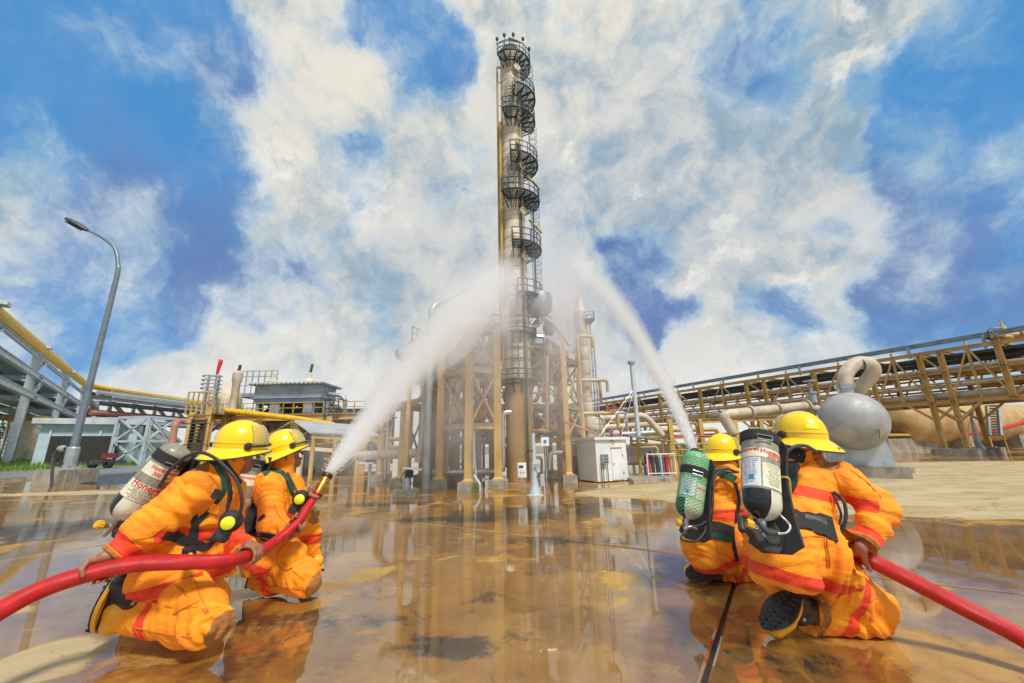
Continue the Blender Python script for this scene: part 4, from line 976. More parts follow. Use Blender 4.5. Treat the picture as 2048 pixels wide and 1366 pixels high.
# upper left: big air-cooler barrel, sloping ducts, railed deck
v1 = PY(800, 712, 10.8); v2 = PY(905, 655, 11.8); dv = (v2 - v1); cen = (v1 + v2) / 2
t = thing('horizontal_vessel', 'long dark round-ended vessel sticking out high on the left of the process unit', 'vessel', (cen.x, cen.y, cen.z - .2))
r = .20; h = dv.length / 2; MB().lathe([(.01, -h - .09), (.12, -h - .07), (.18, -h - .03), (r, -h), (r, h)], cen, dv, 22).build('shell', M_DUCT, t, smooth=True)
m = MB(); m.lathe([(r + .001, -h * .5), (r * 1.15, -h * .5), (r * 1.15, -h * .46), (r + .001, -h * .46)], cen, dv, 22); m.build('flange', M_DARK, t)
pipe([up(PY(864, 614, 11.2), 0), PY(864, 614, 11.2), PY(950, 566, 12.4), up(PY(958, 570, 12.4), 0)], .10, M_GREY, 'grey sloping duct at the upper left of the process unit', .2, 14, name='duct')
up_t = thing('railed_deck', 'small railed deck with a lamp at the upper left of the process unit', 'platform', PY(850, 690, 11.3))
a = PY(823, 690, 11.0); b = PY(900, 652, 12.6); m = MB(); m.beam(a, Vector((b.x, b.y, a.z)), .5, .05); m.build('deck', M_GRATE, up_t)
bb = Vector((b.x, b.y, a.z)); m = MB()
for z in (.18, .36, .54): m.beam(a + Vector((-.0, 0, z)), bb + Vector((0, 0, z)), .025)
for i in range(9): p = a.lerp(bb, i / 8); m.beam(p, p + Vector((0, 0, .54)), .03)
m.build('railing', M_DARK, up_t)
for i in range(5):
    p = a.lerp(bb, (i + .5) / 5) + Vector((0, .5, -.1)); MB().lathe([(.02, -.5), (.2, -.42), (.26, -.2), (.26, .3), (.2, .42), (.02, .5)], p - Vector((0, 0, .45)), (0, 0, 1), 16).build('surge_drum', (M_DARK, M_COLBASE, M_DUCT)[i % 3], up_t, smooth=True)
    MB().hbeam(a.lerp(bb, i / 5) + Vector((0, .1, -1.0)), a.lerp(bb, (i + 1) / 5) + Vector((0, .1, -1.0)), .12, .16).build('floor_beam', M_TAN2, up_t)
m = MB(); p = a.lerp(bb, .35); m.tube([p, p + Vector((0, 0, .95)), p + Vector((.22, 0, 1.0))], .02, 6); m.box(p + Vector((.27, 0, 1.0)), (.16, .07, .04)); m.build('deck_lamp', M_GREY, up_t)
for i in (0, 4, 8): p = a.lerp(bb, i / 8); m = MB(); m.beam(p, Vector((p.x, p.y, 0)), .10); m.build('leg', M_TAN, up_t)

# ---- right of the tower: slim column, frames, arch duct, domed tank
SB = G(1182, 952); SB.y += 1.2; SB = PY(1172, 800, 14.2); SB.z = 0
slim = thing('slim_column', 'slim pale column with a tiny basket platform on the right of the tall tower', 'process tower', SB)
sr = .235; h1 = ZH(SB, 625); h2 = ZH(SB, 590); hb_ = ZH(SB, 640)
z = 0; i = 0
while z < h1: m = MB(); m.lathe([(sr, z), (sr + .006, z + .01), (sr + .004, min(z + .5, h1) - .01)], SB, n=22); m.build('cladding_ring', M_CREAM, slim, smooth=True); z += .5
MB().lathe([(sr, h1), (sr * .55, h1 + .22), (sr * .4, h2 - .05), (.02, h2)], SB, n=18).build('head', M_CREAM, slim, smooth=True)
bp = PY(1178, 640, SB.y - .2); bk = MB(); bk.lathe([(.05, -.18), (.17, -.05), (.2, 0)], bp, n=16); bk.build('basket_platform', M_DARK, slim)
m = MB(); 
for zz in (.12, .28): m.arc(bp, .2, bp.z + zz, 0, 2 * PI, .01, 14, 5)
for k in range(8): m.tube([bp + Vector((.2 * math.cos(k * .785), .2 * math.sin(k * .785), 0)), bp + Vector((.2 * math.cos(k * .785), .2 * math.sin(k * .785), .28))], .01, 5)
m.build('railing', M_DARK, slim)
for k, dx in enumerate((.30, .40)): MB().tube([Vector((SB.x + dx, SB.y - .1, .2)), Vector((SB.x + dx, SB.y - .1, hb_ - .1 - k * .8))], .03, 8).build('conduit', M_GREY, slim, smooth=True)
ladder(SB, -160, sr + .06, 1.5, h1 - .2, slim)
m = MB()
for py in (705, 742, 785, 820): m.arc(SB, sr + .12, ZH(SB, py), 0, 2 * PI, .012, 20, 5)
m.build('hoops', M_GREY, slim)
RA, RBb, = G(1139, 964), G(1171, 957); dd = (RBb - RA); RC = RA + Vector((-1.0, 1.1, 0)); RD = RBb + Vector((-1.0, 1.1, 0))
f4 = thing('steel_structure', 'narrow ochre steel frame with zigzag bracing on the right of the tall column', 'steel structure', RA)
HR = ZH(RA, 695)
for b in (RA, RBb, RC, RD): post(b, HR, f4, .15, pw=.42)
lv4 = [ZH(RA, 878), ZH(RA, 812), ZH(RA, 715)]
c4 = [RA, RBb, RD, RC]
for z in lv4:
    for i in range(4): m = MB(); m.hbeam(up(c4[i], z), up(c4[(i + 1) % 4], z), .09, .12); m.build('floor_beam', M_TAN, f4)
for z0, z1 in zip(lv4[:-1], lv4[1:]):
    for i in range(4): m = MB(); m.beam(up(c4[i], z0), up(c4[(i + 1) % 4], z1), .045); m.build('cross_brace', M_TAN, f4); m = MB(); m.beam(up(c4[(i + 1) % 4], z0), up(c4[i], z1), .045); m.build('cross_brace', M_TAN, f4)
vessel_h(PY(1108, 700, 12.9), (1, .2, 0), .5, .34, M_PIPE, 'stubby pale drum high between the tall column and the narrow frame', 'process_drum')
vessel_h(PY(1098, 655, 12.9), (1, .2, 0), .25, .2, M_GREY, 'grey dished drum above the stubby pale drum', 'process_drum')
pipe([PY(1068, 690, 12.3), PY(1068, 645, 12.3), PY(1092, 635, 12.3), PY(1118, 660, 12.3), PY(1140, 690, 12.3)], .085, M_PIPE, 'arched vapour pipe bridging from the tall column to the right', .35, 12)
pipe([PY(1094, 712, 12.3), PY(1094, 860, 12.3)], .05, M_TAN, 'upright tan pipe just right of the tall column')
pipe([PY(1125, 905, 12.4), PY(1100, 905, 12.4), PY(1098, 940, 12.4)], .06, M_GREY, 'low grey elbow pipe behind the slim lamp pole')
DT = PY(1181, 940, 14.6); DT.z = 0; dz = ZH(DT, 838)
t = thing('domed_tank', 'squat cream tank with a domed top behind the white cabin', 'tank', DT)
MB().lathe([(.62, 0), (.62, dz * .35)], DT, n=30).build('skirt', M_COLBASE, t, smooth=True)
for i in range(6): z0 = dz * (.35 + .65 * i / 6); z1 = dz * (.35 + .65 * (i + 1) / 6) - .01; MB().lathe([(.60, z0), (.61, z0 + .01), (.61, z1)], DT, n=30).build('cladding_ring', M_CREAM, t, smooth=True)
MB().lathe([(.60, dz), (.55, dz + .12), (.38, dz + .22), (.02, dz + .27)], DT, n=30).build('dome', M_WHITE, t, smooth=True)
pipe([PY(1127, 842, 12.0), PY(1230, 882, 12.0)], .03, M_PINK, 'thin rust red pipe sloping down past the domed tank', name='sloping_pipe')

# ---- objects standing in front of the unit
b = G(1070, 991); t = thing('lamp_pole', 'thin grey pole with flared foot and looped cables before the tall column', 'pole', b); hh = ZH(b, 866)
m = MB(); m.lathe([(.19, 0), (.19, .02), (.13, .03), (.075, .28), (.052, .6), (.042, hh)], b, n=12); m.build('pole', M_LGREY, t, smooth=True)
m = MB(); m.tube(spline([b + Vector((-.02, -.05, .95)), b + Vector((-.16, -.05, .9)), b + Vector((-.18, -.05, .78)), b + Vector((-.05, -.05, .72))], 6), .012, 6); m.tube(spline([b + Vector((.05, -.05, .62)), b + Vector((.14, -.05, .6)), b + Vector((.13, -.05, .45)), b + Vector((.04, -.05, .38))], 6), .012, 6); m.build('cable', M_DARK, t)
m = MB(); m.box(b + Vector((.07, -.06, .62)), (.12, .08, .08)); m.build('junction_box', M_GREY, t)
sb_ = PY(1090, 883, b.y + .3); t2 = thing('notice_board', 'small white notice board with a round blue mark beside the grey pole', 'sign', (sb_.x, sb_.y, 0))
MB().box(sb_, (.18, .015, .20)).build('board', M_WHITE, t2); MB().lathe([(.001, .012), (.04, .012), (.04, .006)], sb_ + Vector((0, -.004, 0)), (0, -1, 0), 16).build('round_mark', M_SIGNB, t2)
MB().tube([Vector((sb_.x, sb_.y + .015, 0)), sb_ + Vector((0, .015, .1))], .012, 6).build('post', M_GREY, t2)
b = G(1044, 985); bz = PY(1044, 940, b.y); t = thing('control_box', 'white electrical box on thin legs in front of the tall column', 'electrical box', b)
MB().box(bz, (.20, .10, .33)).build('cabinet', M_WHITE, t); MB().box(bz + Vector((-.02, -.056, .08)), (.10, .012, .05)).build('display', M_CONDARK, t)
for k in (-.03, .04): MB().lathe([(.001, .012), (.014, .012), (.014, 0)], bz + Vector((k, -.05, -.05)), (0, -1, 0), 10).build('knob', M_DARK, t)
for k in (-.07, .05): MB().tube([Vector((bz.x + k, bz.y, 0)), Vector((bz.x + k, bz.y, bz.z - .15))], .014, 6).build('leg', M_GREY, t)
b = G(812, 992); t = thing('call_post', 'short grey call post with a tilted white hood on a concrete foot', 'call post', b); ph = ZH(b, 944)
MB().box((b.x, b.y, .07), (.50, .42, .14)).build('foot', M_CONC, t); MB().lathe([(.09, .14), (.075, .3), (.06, ph)], b, n=10).build('post', M_GREY, t, smooth=True)
MB().box((b.x + .05, b.y, ph - .04), (.16, .14, .16)).build('handset_box', M_DARK, t)
MB().box((b.x + .14, b.y - .03, ph + .07), (.40, .26, .02), R=Matrix.Rotation(.12, 3, 'Y')).build('hood', M_WHITE, t)
MB().tube(spline([Vector((b.x - .05, b.y - .05, ph)), Vector((b.x - .12, b.y - .05, ph - .1)), Vector((b.x - .1, b.y - .05, ph - .25))], 5), .012, 6).build('cable', M_DARK, t)
b = PY(738, 965, 12.5); b.z = 0; t = thing('call_post', 'second hooded post half hidden in the spray further back', 'call post', b); ph = ZH(b, 926)
MB().tube([b, up(b, ph)], .05, 8).build('post', M_GREY, t); MB().box((b.x - .1, b.y, ph), (.45, .3, .03)).build('hood', M_WHITE, t); MB().tube([b + Vector((.2, 0, 0)), b + Vector((.2, 0, ZH(b, 868)))], .02, 6).build('mast', M_GREY, t)
# a weed at the plinth
b = G(952, 984); m = MB()
for i in range(60): a = random.uniform(0, 2 * PI); r = random.uniform(.02, .13); z = random.uniform(.0, .15); m.add([(b.x + r * math.cos(a), b.y + r * math.sin(a), z), (b.x + r * math.cos(a) + .03, b.y + r * math.sin(a), z + .03), (b.x + r * 1.3 * math.cos(a), b.y + r * 1.3 * math.sin(a), z + .06)], [(0, 1, 2)])
tag(m.build('weed', M_GRASS, None), 'small green weed growing at the foot of the middle ochre column', 'plant', kind='stuff')

# ---- white cabin with lean-to, guyed stack, bottle rack
CA, CB = G(1196, 966), G(1258, 962); hC = ZH(CA, 880); cd = (CB - CA); cdn = cd.normalized(); cn = Vector((-cdn.y, cdn.x, 0)); wd = cd.length
cab = thing('cabin', 'small white sheet metal cabin with a door and a sloping lean-to roof', 'cabin', CA)
def CP(a_, b_, z): q = CA + cdn * a_ + cn * b_; return Vector((q.x, q.y, z))
m = MB(); m.prism([CP(0, 0, 0), CP(wd, 0, 0), CP(wd, 1.0, 0), CP(0, 1.0, 0)], .03, hC); m.build('wall', M_WHITE, cab)
m = MB(); m.prism([CP(-.06, -.07, 0), CP(wd + .02, -.07, 0), CP(wd + .02, 1.05, 0), CP(-.06, 1.05, 0)], hC + .002, hC + .08); m.build('roof', M_WHITE, cab)
m = MB(); rz_ = math.atan2(cdn.y, cdn.x); m.box(CP(wd * .66, -.012, hC * .42), (wd * .36, .02, hC * .74), rz=rz_); dr = m.build('door', M_WHITE, cab)
MB().box(CP(wd * .66, -.03, hC * .81), (wd * .38, .03, .02), rz=rz_).build('rain_strip', M_MUST, dr); MB().box(CP(wd * .53, -.035, hC * .42), (.03, .03, .05), rz=rz_).build('handle', M_MUST, dr)
for z in (.2, .62): MB().box(CP(wd * .835, -.03, hC * z), (.015, .02, .07), rz=rz_).build('hinge', M_DARK, dr)
m = MB(); m.box(CP(wd * .22, -.07, hC * .55), (.20, .10, .26), rz=rz_); mt = m.build('meter_box', M_GREY, cab)
for k in range(3): MB().box(CP(wd * .22, -.13, hC * (.48 + .07 * k)), (.14, .01, .03), rz=rz_).build('slot', M_DARK, mt)
for k in (.1, .16, .30): MB().tube([CP(wd * k, -.06, .02), CP(wd * k, -.06, hC * .45)], .012, 6).build('conduit', M_DARK, cab)
m = MB(); ra, rb2 = PY(1257, 872, CB.y + .1), PY(1350, 884, CB.y + .6); m.extrude([ra, rb2, rb2 + Vector((.15, 1.3, .0)), ra + Vector((.1, 1.3, .05))], (0, 0, .03)); m.build('lean_to_roof', M_CONC, cab)
yb = G(1283, 957); m = MB(); m.tube([yb, up(yb, ZH(yb, 878))], .055, 10); m.lathe([(.11, .08), (.11, .12), (.06, .14)], yb, n=10); m.build('yellow_post', M_MUST, cab, smooth=True)
m = MB(); m.beam(up(yb, ZH(yb, 882)) + Vector((-.25, 0, 0)), up(yb, ZH(yb, 882)) + Vector((.3, 0, 0)), .06); m.build('yellow_bracket', M_MUST, cab)
e0, e1 = G(1268, 968), G(1352, 962); e2 = e1 + Vector((.4, 2.0, 0)); e3 = e0 + Vector((.2, 2.0, 0)); m = MB(); m.prism([e0, e1, e2, e3], 0, .10); tag(m.build('concrete_pad', M_CONC, None), 'low concrete pad under the gas bottle rack', 'plinth')
rb_ = G(1326, 958); rk = thing('bottle_rack', 'white tube frame rack holding upright gas bottles under the lean-to', 'rack', rb_); m = MB()
for dx in (-.42, .0, .42):
    m.tube([rb_ + Vector((dx, 0, .1)), rb_ + Vector((dx, 0, .75))], .02, 6)
for z in (.16, .72): m.tube([rb_ + Vector((-.42, 0, z)), rb_ + Vector((.42, 0, z))], .02, 6)
m.build('frame', M_WHITE, rk)
gb = MB(); gb.lathe([(.055, 0), (.058, .5), (.045, .57), (.02, .61), (.02, .66), (.001, .66)], n=12)
bm_ = [M_RED, M_DARK, M_DARK, M_BLUE, M_RED, M_COLBASE]
for i in range(6):
    p = rb_ + Vector((-.36 + i * .14, .12, .10)); t = thing('gas_bottle', ['first red gas bottle at the left end of the white rack', 'dark gas bottle next to the leftmost red bottle', 'dark gas bottle beside the blue bottle in the rack', 'blue gas bottle in the middle of the white rack', 'second red gas bottle right of the blue one', 'brown gas bottle at the right end of the white rack'][i], 'gas bottle', p, 'gas bottles in the white rack')
    g = MB(); g.lathe([(.055, 0), (.058, .48), (.045, .55), (.02, .60)], p, n=12); g.build('body', bm_[i], t, smooth=True); g = MB(); g.lathe([(.02, .6), (.025, .63), (.02, .67), (.001, .67)], p, n=8); g.build('valve', M_RED if i % 2 else M_BRASS, t)
bl = PY(1296, 918, yb.y + .4); t = thing('analyser', 'blue round-cased analyser hanging under the lean-to roof', 'instrument', (bl.x, bl.y, bl.z - .2)); MB().lathe([(.001, -.17), (.11, -.14), (.13, 0), (.11, .14), (.001, .17)], bl, (.2, .3, 1), 14).build('case', M_BLUE, t, smooth=True); MB().tube([bl, bl + Vector((.1, 0, .25))], .03, 6).build('bracket', M_DARK, t)
sk = PY(1277, 870, CB.y + .5); s0 = Vector((sk.x, sk.y, hC)); hs = ZH(s0, 727); stk = thing('vent_stack', 'slim grey vent stack with a cap and guy wires above the white cabin', 'chimney', s0)
MB().tube([s0 - Vector((0, 0, .1)), up(s0, hs)], .07, 12).build('pipe', M_LGREY, stk, smooth=True); MB().lathe([(.07, -.02), (.13, .0), (.13, .07), (.1, .09), (.001, .1)], up(s0, hs), n=12).build('cap', M_GREY, stk, smooth=True)
for q in (CP(.05, 0, hC), CP(wd * .9, .1, hC), CP(wd * .95, .9, hC)): MB().tube([up(s0, ZH(s0, 778)), q], .008, 4).build('guy_wire', M_LGREY, stk)
# pipe clutter with yellow and red handwheels around x 1300-1450

# ================================================================== RIGHT: pipe rack, drum, storage bullet, wall
Q0 = G(1939, 911); QD = Vector((math.sin(math.radians(-27.6)), math.cos(math.radians(-27.6)), 0)); QN = Vector((QD.y, -QD.x, 0))   # QN: away to the right
if QN.y < 0: QN = -QN
# positive o goes behind the front plane
def QR(s, o, z): q = Q0 + QD * s + QN * o; return Vector((q.x, q.y, z))
def SQ(px, py): q = PV(px, py, Q0, Q0 + QD); return (Vector((q.x, q.y, 0)) - Vector((Q0.x, Q0.y, 0))).dot(QD), q.z
DEP = 3.6
rkr = thing('pipe_rack', 'long ochre truss pipe rack with dark cable trays crossing the right side', 'pipe rack', Q0)
ss = [SQ(x, y)[0] for x, y in ((2130, 660), (1991, 683), (1878, 703), (1836, 709), (1737, 726), (1625, 743), (1526, 758), (1491, 764), (1399, 780), (1319, 794), (1242, 808), (1214, 812))]
ss = [-9.5] + ss[1:]
top = SQ(1878, 703)[1]; lowz = SQ(1906, 803)[1]
zl = [lowz, lowz + .95, lowz + 1.75, top]
bents = {2, 3, 6, 7, 10, 11, 0}
for i, s in enumerate(ss):
    for o in (0, DEP):
        z0 = .35 if i in bents else lowz
        m = MB(); m.hbeam(QR(s, o, z0), QR(s, o, top), .25, .25, up=QD); m.build('column', M_TAN2, rkr)
        if i in bents:
            m = MB(); m.box(QR(s, o, .19), (1.0, 1.0, .38), rz=math.atan2(QD.y, QD.x)); m.build('plinth', M_CONC, rkr)
            m = MB(); m.box(QR(s, o, .40), (.5, .5, .04), rz=math.atan2(QD.y, QD.x)); m.build('base_plate', M_TAN2, rkr)
            for sg in (-1, 1): m = MB(); m.beam(QR(s, o, lowz - 1.1), QR(s + sg * 1.1, o, lowz - .1), .12); m.build('knee_brace', M_TAN, rkr)
    for z in (lowz, lowz + 1.75, top): m = MB(); m.hbeam(QR(s, -.2, z - .02), QR(s, DEP + .2, z - .02), .16, .2); m.build('cross_beam', M_TAN, rkr)
for a, b in zip(ss[:-1], ss[1:]):
    gap = (b - a) < 2.2
    for o in (0, DEP):
        for k, z in enumerate(zl):
            w = .22 if k in (0, 3) else .12
            m = MB(); m.hbeam(QR(a + .02, o, z), QR(b - .02, o, z), w * .8, w); m.build('long_beam', M_TAN2 if k in (0, 3) else M_TAN, rkr)
        if not gap:
            c = (a + b) / 2
            for e in (a, b): m = MB(); m.beam(QR(e, o, lowz + .1), QR(c, o, top), .09); m.build('diagonal', M_TAN, rkr)
            m = MB(); m.beam(QR(c, o, lowz), QR(c, o, top + .35), .10); m.build('king_post', M_TAN, rkr)
        elif o == 0:
            m = MB(); m.beam(QR(a, o, lowz + 1.75), QR(b, o, top), .10); m.build('diagonal', M_TAN, rkr)
S0, S1 = ss[0], ss[-1] + 14
for o, z, w in ((.9, top - .30, 1.0), (2.3, top - .30, 1.1), (1.4, top - .62, .8)):
    m = MB()
    for k in (-1, 1): m.beam(QR(S0, o + k * w / 2, z), QR(S1, o + k * w / 2, z), .06, .16)
    m.beam(QR(S0, o, z - .07), QR(S1, o, z - .07), w, .03); m.build('cable_tray', M_DARK, rkr)
zg = SQ(1878, 690)[1] + .35
m = MB()
for k in (-.14, 0, .14): m.beam(QR(S0, 1.2, zg + k * .9), QR(S1, 1.2, zg + k * .9), .05, .07)
m.beam(QR(S0, 1.25, zg), QR(S1, 1.25, zg), .02, .26); m.build('raised_cable_tray', M_DUCT, rkr)
for i in range(16): s = S0 + (S1 - S0) * (i + .3) / 16; m = MB(); m.beam(QR(s, 1.2, top), QR(s, 1.2, zg), .12); m.build('tray_post', M_DUCT, rkr)
pl = [(.5, lowz + .42, .20, M_PIPE), (1.1, lowz + .36, .14, M_CREAM), (1.7, lowz + .34, .10, M_MUST), (2.4, lowz + .42, .18, M_PIPE), (3.1, lowz + .34, .10, M_PINK), (.45, lowz + 1.98, .13, M_PIPE), (1.1, lowz + 1.93, .09, M_TAN), (1.8, lowz + 1.98, .15, M_CREAM), (2.6, lowz + 1.95, .12, M_YPIPE), (3.2, lowz + 1.93, .08, M_RED), (.25, lowz + 1.15, .06, M_GREY), (3.0, lowz + 1.2, .14, M_PIPE)]
for o, z, r, m_ in pl: MB().tube([QR(S0, o, z), QR(S1, o, z)], r, 10).build('pipe', m_, rkr, smooth=True)
# far continuation of the rack as thin bays
for i in range(3):
    s = ss[-1] + 4.5 * (i + 1)
    for o in (0, DEP): m = MB(); m.hbeam(QR(s, o, 0), QR(s, o, top), .3, .3, up=QD); m.build('column', M_TAN, rkr)
for o in (0, DEP):
    for z in (lowz, top): m = MB(); m.hbeam(QR(ss[-1], o, z), QR(S1, o, z), .2, .26); m.build('long_beam', M_TAN, rkr)
# lamp and red valve standing on the rack
p = PV(1977, 668, QR(0, 1, 0), QR(1, 1, 0)); t = thing('floodlight', 'floodlight on a bent mast on top of the ochre rack at the right', 'floodlight', (p.x, p.y, top)); a = Vector((p.x, p.y, top)); MB().tube([a, up(a, p.z + .2), up(a, p.z + .3) + Vector((.25, 0, .05))], .04, 6).build('mast', M_DARK, t); MB().box(up(a, p.z + .25) + Vector((.45, -.1, -.1)), (.45, .12, .4), R=Matrix.Rotation(.5, 3, 'X')).build('lamp_head', M_GREY, t)
p = PV(2010, 668, QR(0, 1.8, 0), QR(1, 1.8, 0)); t = thing('relief_valve', 'orange relief valve cluster on top of the rack by the right edge', 'valve', (p.x, p.y, top)); a = Vector((p.x, p.y, top)); MB().lathe([(.16, 0), (.16, .35), (.28, .4), (.28, .5), (.18, .6), (.14, 1.1), (.05, 1.25), (.03, 1.6)], a, n=12).build('body', M_TAN2, t, smooth=True); MB().lathe([(.2, -.8), (.2, -.6), (.32, -.6), (.32, -.5), (.18, -.4), (.18, .6), (.3, .6), (.3, .7)], a + Vector((0, 0, .6)), (1, -.3, 0), 12).build('outlet', M_TAN, t, smooth=True)
# crowded equipment on the rack at far right
for i, (px, py, l, r, m_) in enumerate(((1995, 735, 3.0, .26, M_TAN2), (2030, 700, 2.6, .22, M_TAN), (1960, 742, 1.6, .18, M_TAN2), (2040, 760, 2.6, .2, M_MUST))):
    q = PV(px, py, QR(0, 1.5 + i * .5, 0), QR(1, 1.5 + i * .5, 0)); tag(MB().tube(elbow([q + QD * l * .6, q, q - QD * l * .5 + Vector((0, 0, .25)), q - QD * l + Vector((0, 0, .6))], .5), r, 12).build('branch_pipe', m_, None, smooth=True), ('thick ochre branch pipe bending upward inside the right end of the rack', 'uppermost tan branch pipe at the right end of the rack', 'short ochre branch pipe left of the other branch pipes', 'mustard branch pipe lowest at the right end of the rack')[i], 'pipe')
q = PV(2028, 715, QR(0, 1.2, 0), QR(1, 1.2, 0)); tag(MB().lathe([(.30, -.06), (.36, 0), (.30, .06), (.26, 0), (.30, -.06)], q, (.9, .3, 0), 18).build('handwheel', M_RED, None, smooth=True), 'bright red handwheel inside the right end of the rack', 'handwheel')

# raised concrete wall and tan storage bullet behind the rack
WB0, WB1 = G(1762, 917), G(2110, 893); wdv = (WB1 - WB0).normalized(); hW = ZH(WB0, 880) * 1.05
wall = thing('retaining_wall', 'stained grey concrete retaining wall behind the ochre rack legs', 'wall', WB0)
wl = (WB1 - WB0).length + 25; nseg = 12; wn = Vector((-wdv.y, wdv.x, 0))
if wn.y < 0: wn = -wn
off_ = wn * 3.2
for i in range(nseg):
    a = WB0 + off_ + wdv * (wl * i / nseg + .02); b = WB0 + off_ + wdv * (wl * (i + 1) / nseg - .02)
    m = MB(); m.prism([a, b, b + wn * .35, a + wn * .35], 0, hW); m.build('wall_panel', M_WALL, wall)
m = MB(); m.prism([WB0 + off_ + wn * .4, WB0 + off_ + wdv * wl + wn * .4, WB0 + off_ + wdv * wl + wn * 22, WB0 + off_ + wn * 22], 0, hW - .15); m.build('terrace', M_CONC, wall)
m = MB(); a, b = WB0 + off_ + Vector((0, 0, hW + .25)), WB0 + off_ + wdv * wl + Vector((0, 0, hW + .25)); m.tube([a, b], .10, 8); m.build('wall_pipe', M_MUST, wall, smooth=True)
m = MB()
for k in range(4): m.beam(a + wn * (.5 + .25 * k) + Vector((0, 0, .1)), b + wn * (.5 + .25 * k) + Vector((0, 0, .1)), .1)
m.build('cable_run', M_DARK, wall)
bc0 = PY(1800, 862, 33); bc1 = PY(2120, 832, 46); cen = (bc0 + bc1) / 2; ax = Vector((bc1.x - bc0.x, bc1.y - bc0.y, 0)); hl = ax.length / 2; rb3 = 1.75; cen.z = (bc0.z + bc1.z) / 2
bu = thing('storage_bullet', 'huge tan horizontal storage bullet lying behind the ochre rack', 'storage tank', (cen.x, cen.y, 0))
MB().lathe([(.02, -hl - 1.3), (.8, -hl - 1.15), (1.35, -hl - .75), (rb3, -hl), (rb3, hl), (1.35, hl + .75), (.02, hl + 1.3)], cen, ax, 32).build('shell', M_COLBASE, bu, smooth=True)
for k in (-.6, .0, .6): p = cen + ax.normalized() * (hl * k); m = MB(); m.box((p.x, p.y, (cen.z - 1.2) / 2), (1.0, 3.0, cen.z - 1.2), rz=math.atan2(ax.y, ax.x)); m.build('saddle', M_CONC, bu)
m = MB()
for k in range(7): p = cen + ax.normalized() * (hl * (-.9 + .3 * k)); q2 = Vector((-ax.y, ax.x, 0)).normalized(); q2 = q2 if q2.y < 0 else -q2; m.tube([p + q2 * 1.9 + Vector((0, 0, -2.4)), p + q2 * 1.9 + Vector((0, 0, .3))], .06, 6)
m.build('railing_posts', M_MUST, bu)
pipe([PY(1930, 868, 27), PY(1985, 862, 28), PY(2048, 845, 29)], .12, M_RED, 'red fire main running in front of the tan bullet', .3)
# grey leaning ladder tray coming down
a, b = PY(1985, 812, 25.5), PY(1990, 870, 25.5); t = thing('cable_ladder', 'dark ladder-like cable tray dropping behind the front rack column', 'cable ladder', (b.x, b.y, b.z)); m = MB()
for k in (-.35, .35): m.beam(a + Vector((k, 0, 0)), b + Vector((k, 0, 0)), .14)
m.build('rail', M_LGREY, t); m = MB()
for k in range(12): p = a.lerp(b, k / 11); m.beam(p + Vector((-.35, 0, 0)), p + Vector((.35, 0, 0)), .1)
m.build('rung', M_DARK, t)
b = G(1964, 908); t = thing('support_post', 'small flared grey post on a concrete foot between the rack legs', 'post', b); MB().lathe([(.3, .25), (.12, .6), (.1, 2.0)], b, n=10).build('post', M_GREY, t); MB().box((b.x, b.y, .13), (1.1, 1.1, .26)).build('foot', M_CONC, t); MB().tube([up(b, 2.0), up(b, 2.6) + Vector((.5, 0, .6))], .06, 6).build('arm', M_GREY, t)

# grey drum end with goose-neck pipe on a grey saddle
DB = G(1728, 957); DB = Vector((DB.x, DB.y, 0)); D0 = PY(1706, 842, DB.y + .1); dr_ = .80
dax = Vector((.68, 1, 0)).normalized()
dt = thing('drum', 'dull silver drum end facing the camera with a goose-neck pipe on top', 'drum', (D0.x, D0.y, 0))
prof = [(.01, -dr_ * .93)] + [(dr_ * math.sin(a), -dr_ * .93 * math.cos(a)) for a in np.linspace(.12, PI / 2, 14)] + [(dr_, 2.2), (dr_ * .7, 2.6), (.01, 2.8)]
MB().lathe(prof, D0, dax, 44).build('shell', M_DRUM if 'M_DRUM' in globals() else M_SILVER, dt, smooth=True)
m = MB(); m.lathe([(dr_ + .002, .02), (dr_ + .012, .03), (dr_ + .012, .07), (dr_ + .002, .08)], D0, dax, 44); m.build('weld_seam', M_GREY, dt)
m = MB(); w0, w1 = .74, .62; hz_ = D0.z - .62; vs = []
pb = D0 + dax * .35; sx = Vector((-dax.y, dax.x, 0)); sx = sx if sx.x > 0 else -sx
for yy in (0, 1.3):
    for x, z in ((-w0, .30), (w0, .30), (w1, hz_ + .22), (-w1, hz_ + .22)): q = pb + sx * x + dax * yy; vs.append((q.x, q.y, z))
m.add(vs, [(0, 1, 2, 3), (7, 6, 5, 4), (0, 4, 5, 1), (1, 5, 6, 2), (2, 6, 7, 3), (3, 7, 4, 0)]); m.build('saddle', M_LGREY, dt)
m = MB(); q = pb + dax * .6; m.box((q.x + .0, q.y, .15), (1.9, 1.9, .3), rz=math.atan2(sx.y, sx.x)); m.build('plinth', M_CONC, dt)
m = MB(); q = G(1802, 946); m.box((q.x, q.y, .09), (.5, .45, .18), rz=.2); tag(m.build('concrete_block', M_CONC, None), 'small dark concrete block just right of the drum plinth', 'block')
for k, (x, z) in enumerate(((-.02, -.66), (.02, -.83))):
    q = D0 + sx * x + Vector((0, 0, z)); 
m = MB(); q = D0 + sx * .42 - dax * .62 + Vector((0, 0, -.36)); m.beam(q + Vector((.03, 0, .10)), q + Vector((-.02, 0, -.14)), .05, .02); m.build('nameplate_scar', M_MUST, dt)
nk = PY(1690, 775, D0.y + .45)
neck0 = Vector((nk.x, nk.y, D0.z + dr_ * .78))
m = MB(); m.lathe([(.20, -.12), (.20, .10), (.26, .10), (.26, .15), (.20, .15)], Vector((nk.x, nk.y, nk.z - .12)), (0, 0, 1), 22); m.lathe([(.26, .16), (.26, .21), (.19, .21)], Vector((nk.x, nk.y, nk.z - .12)), (0, 0, 1), 22); m.build('flange', M_SILVER, dt, smooth=True)
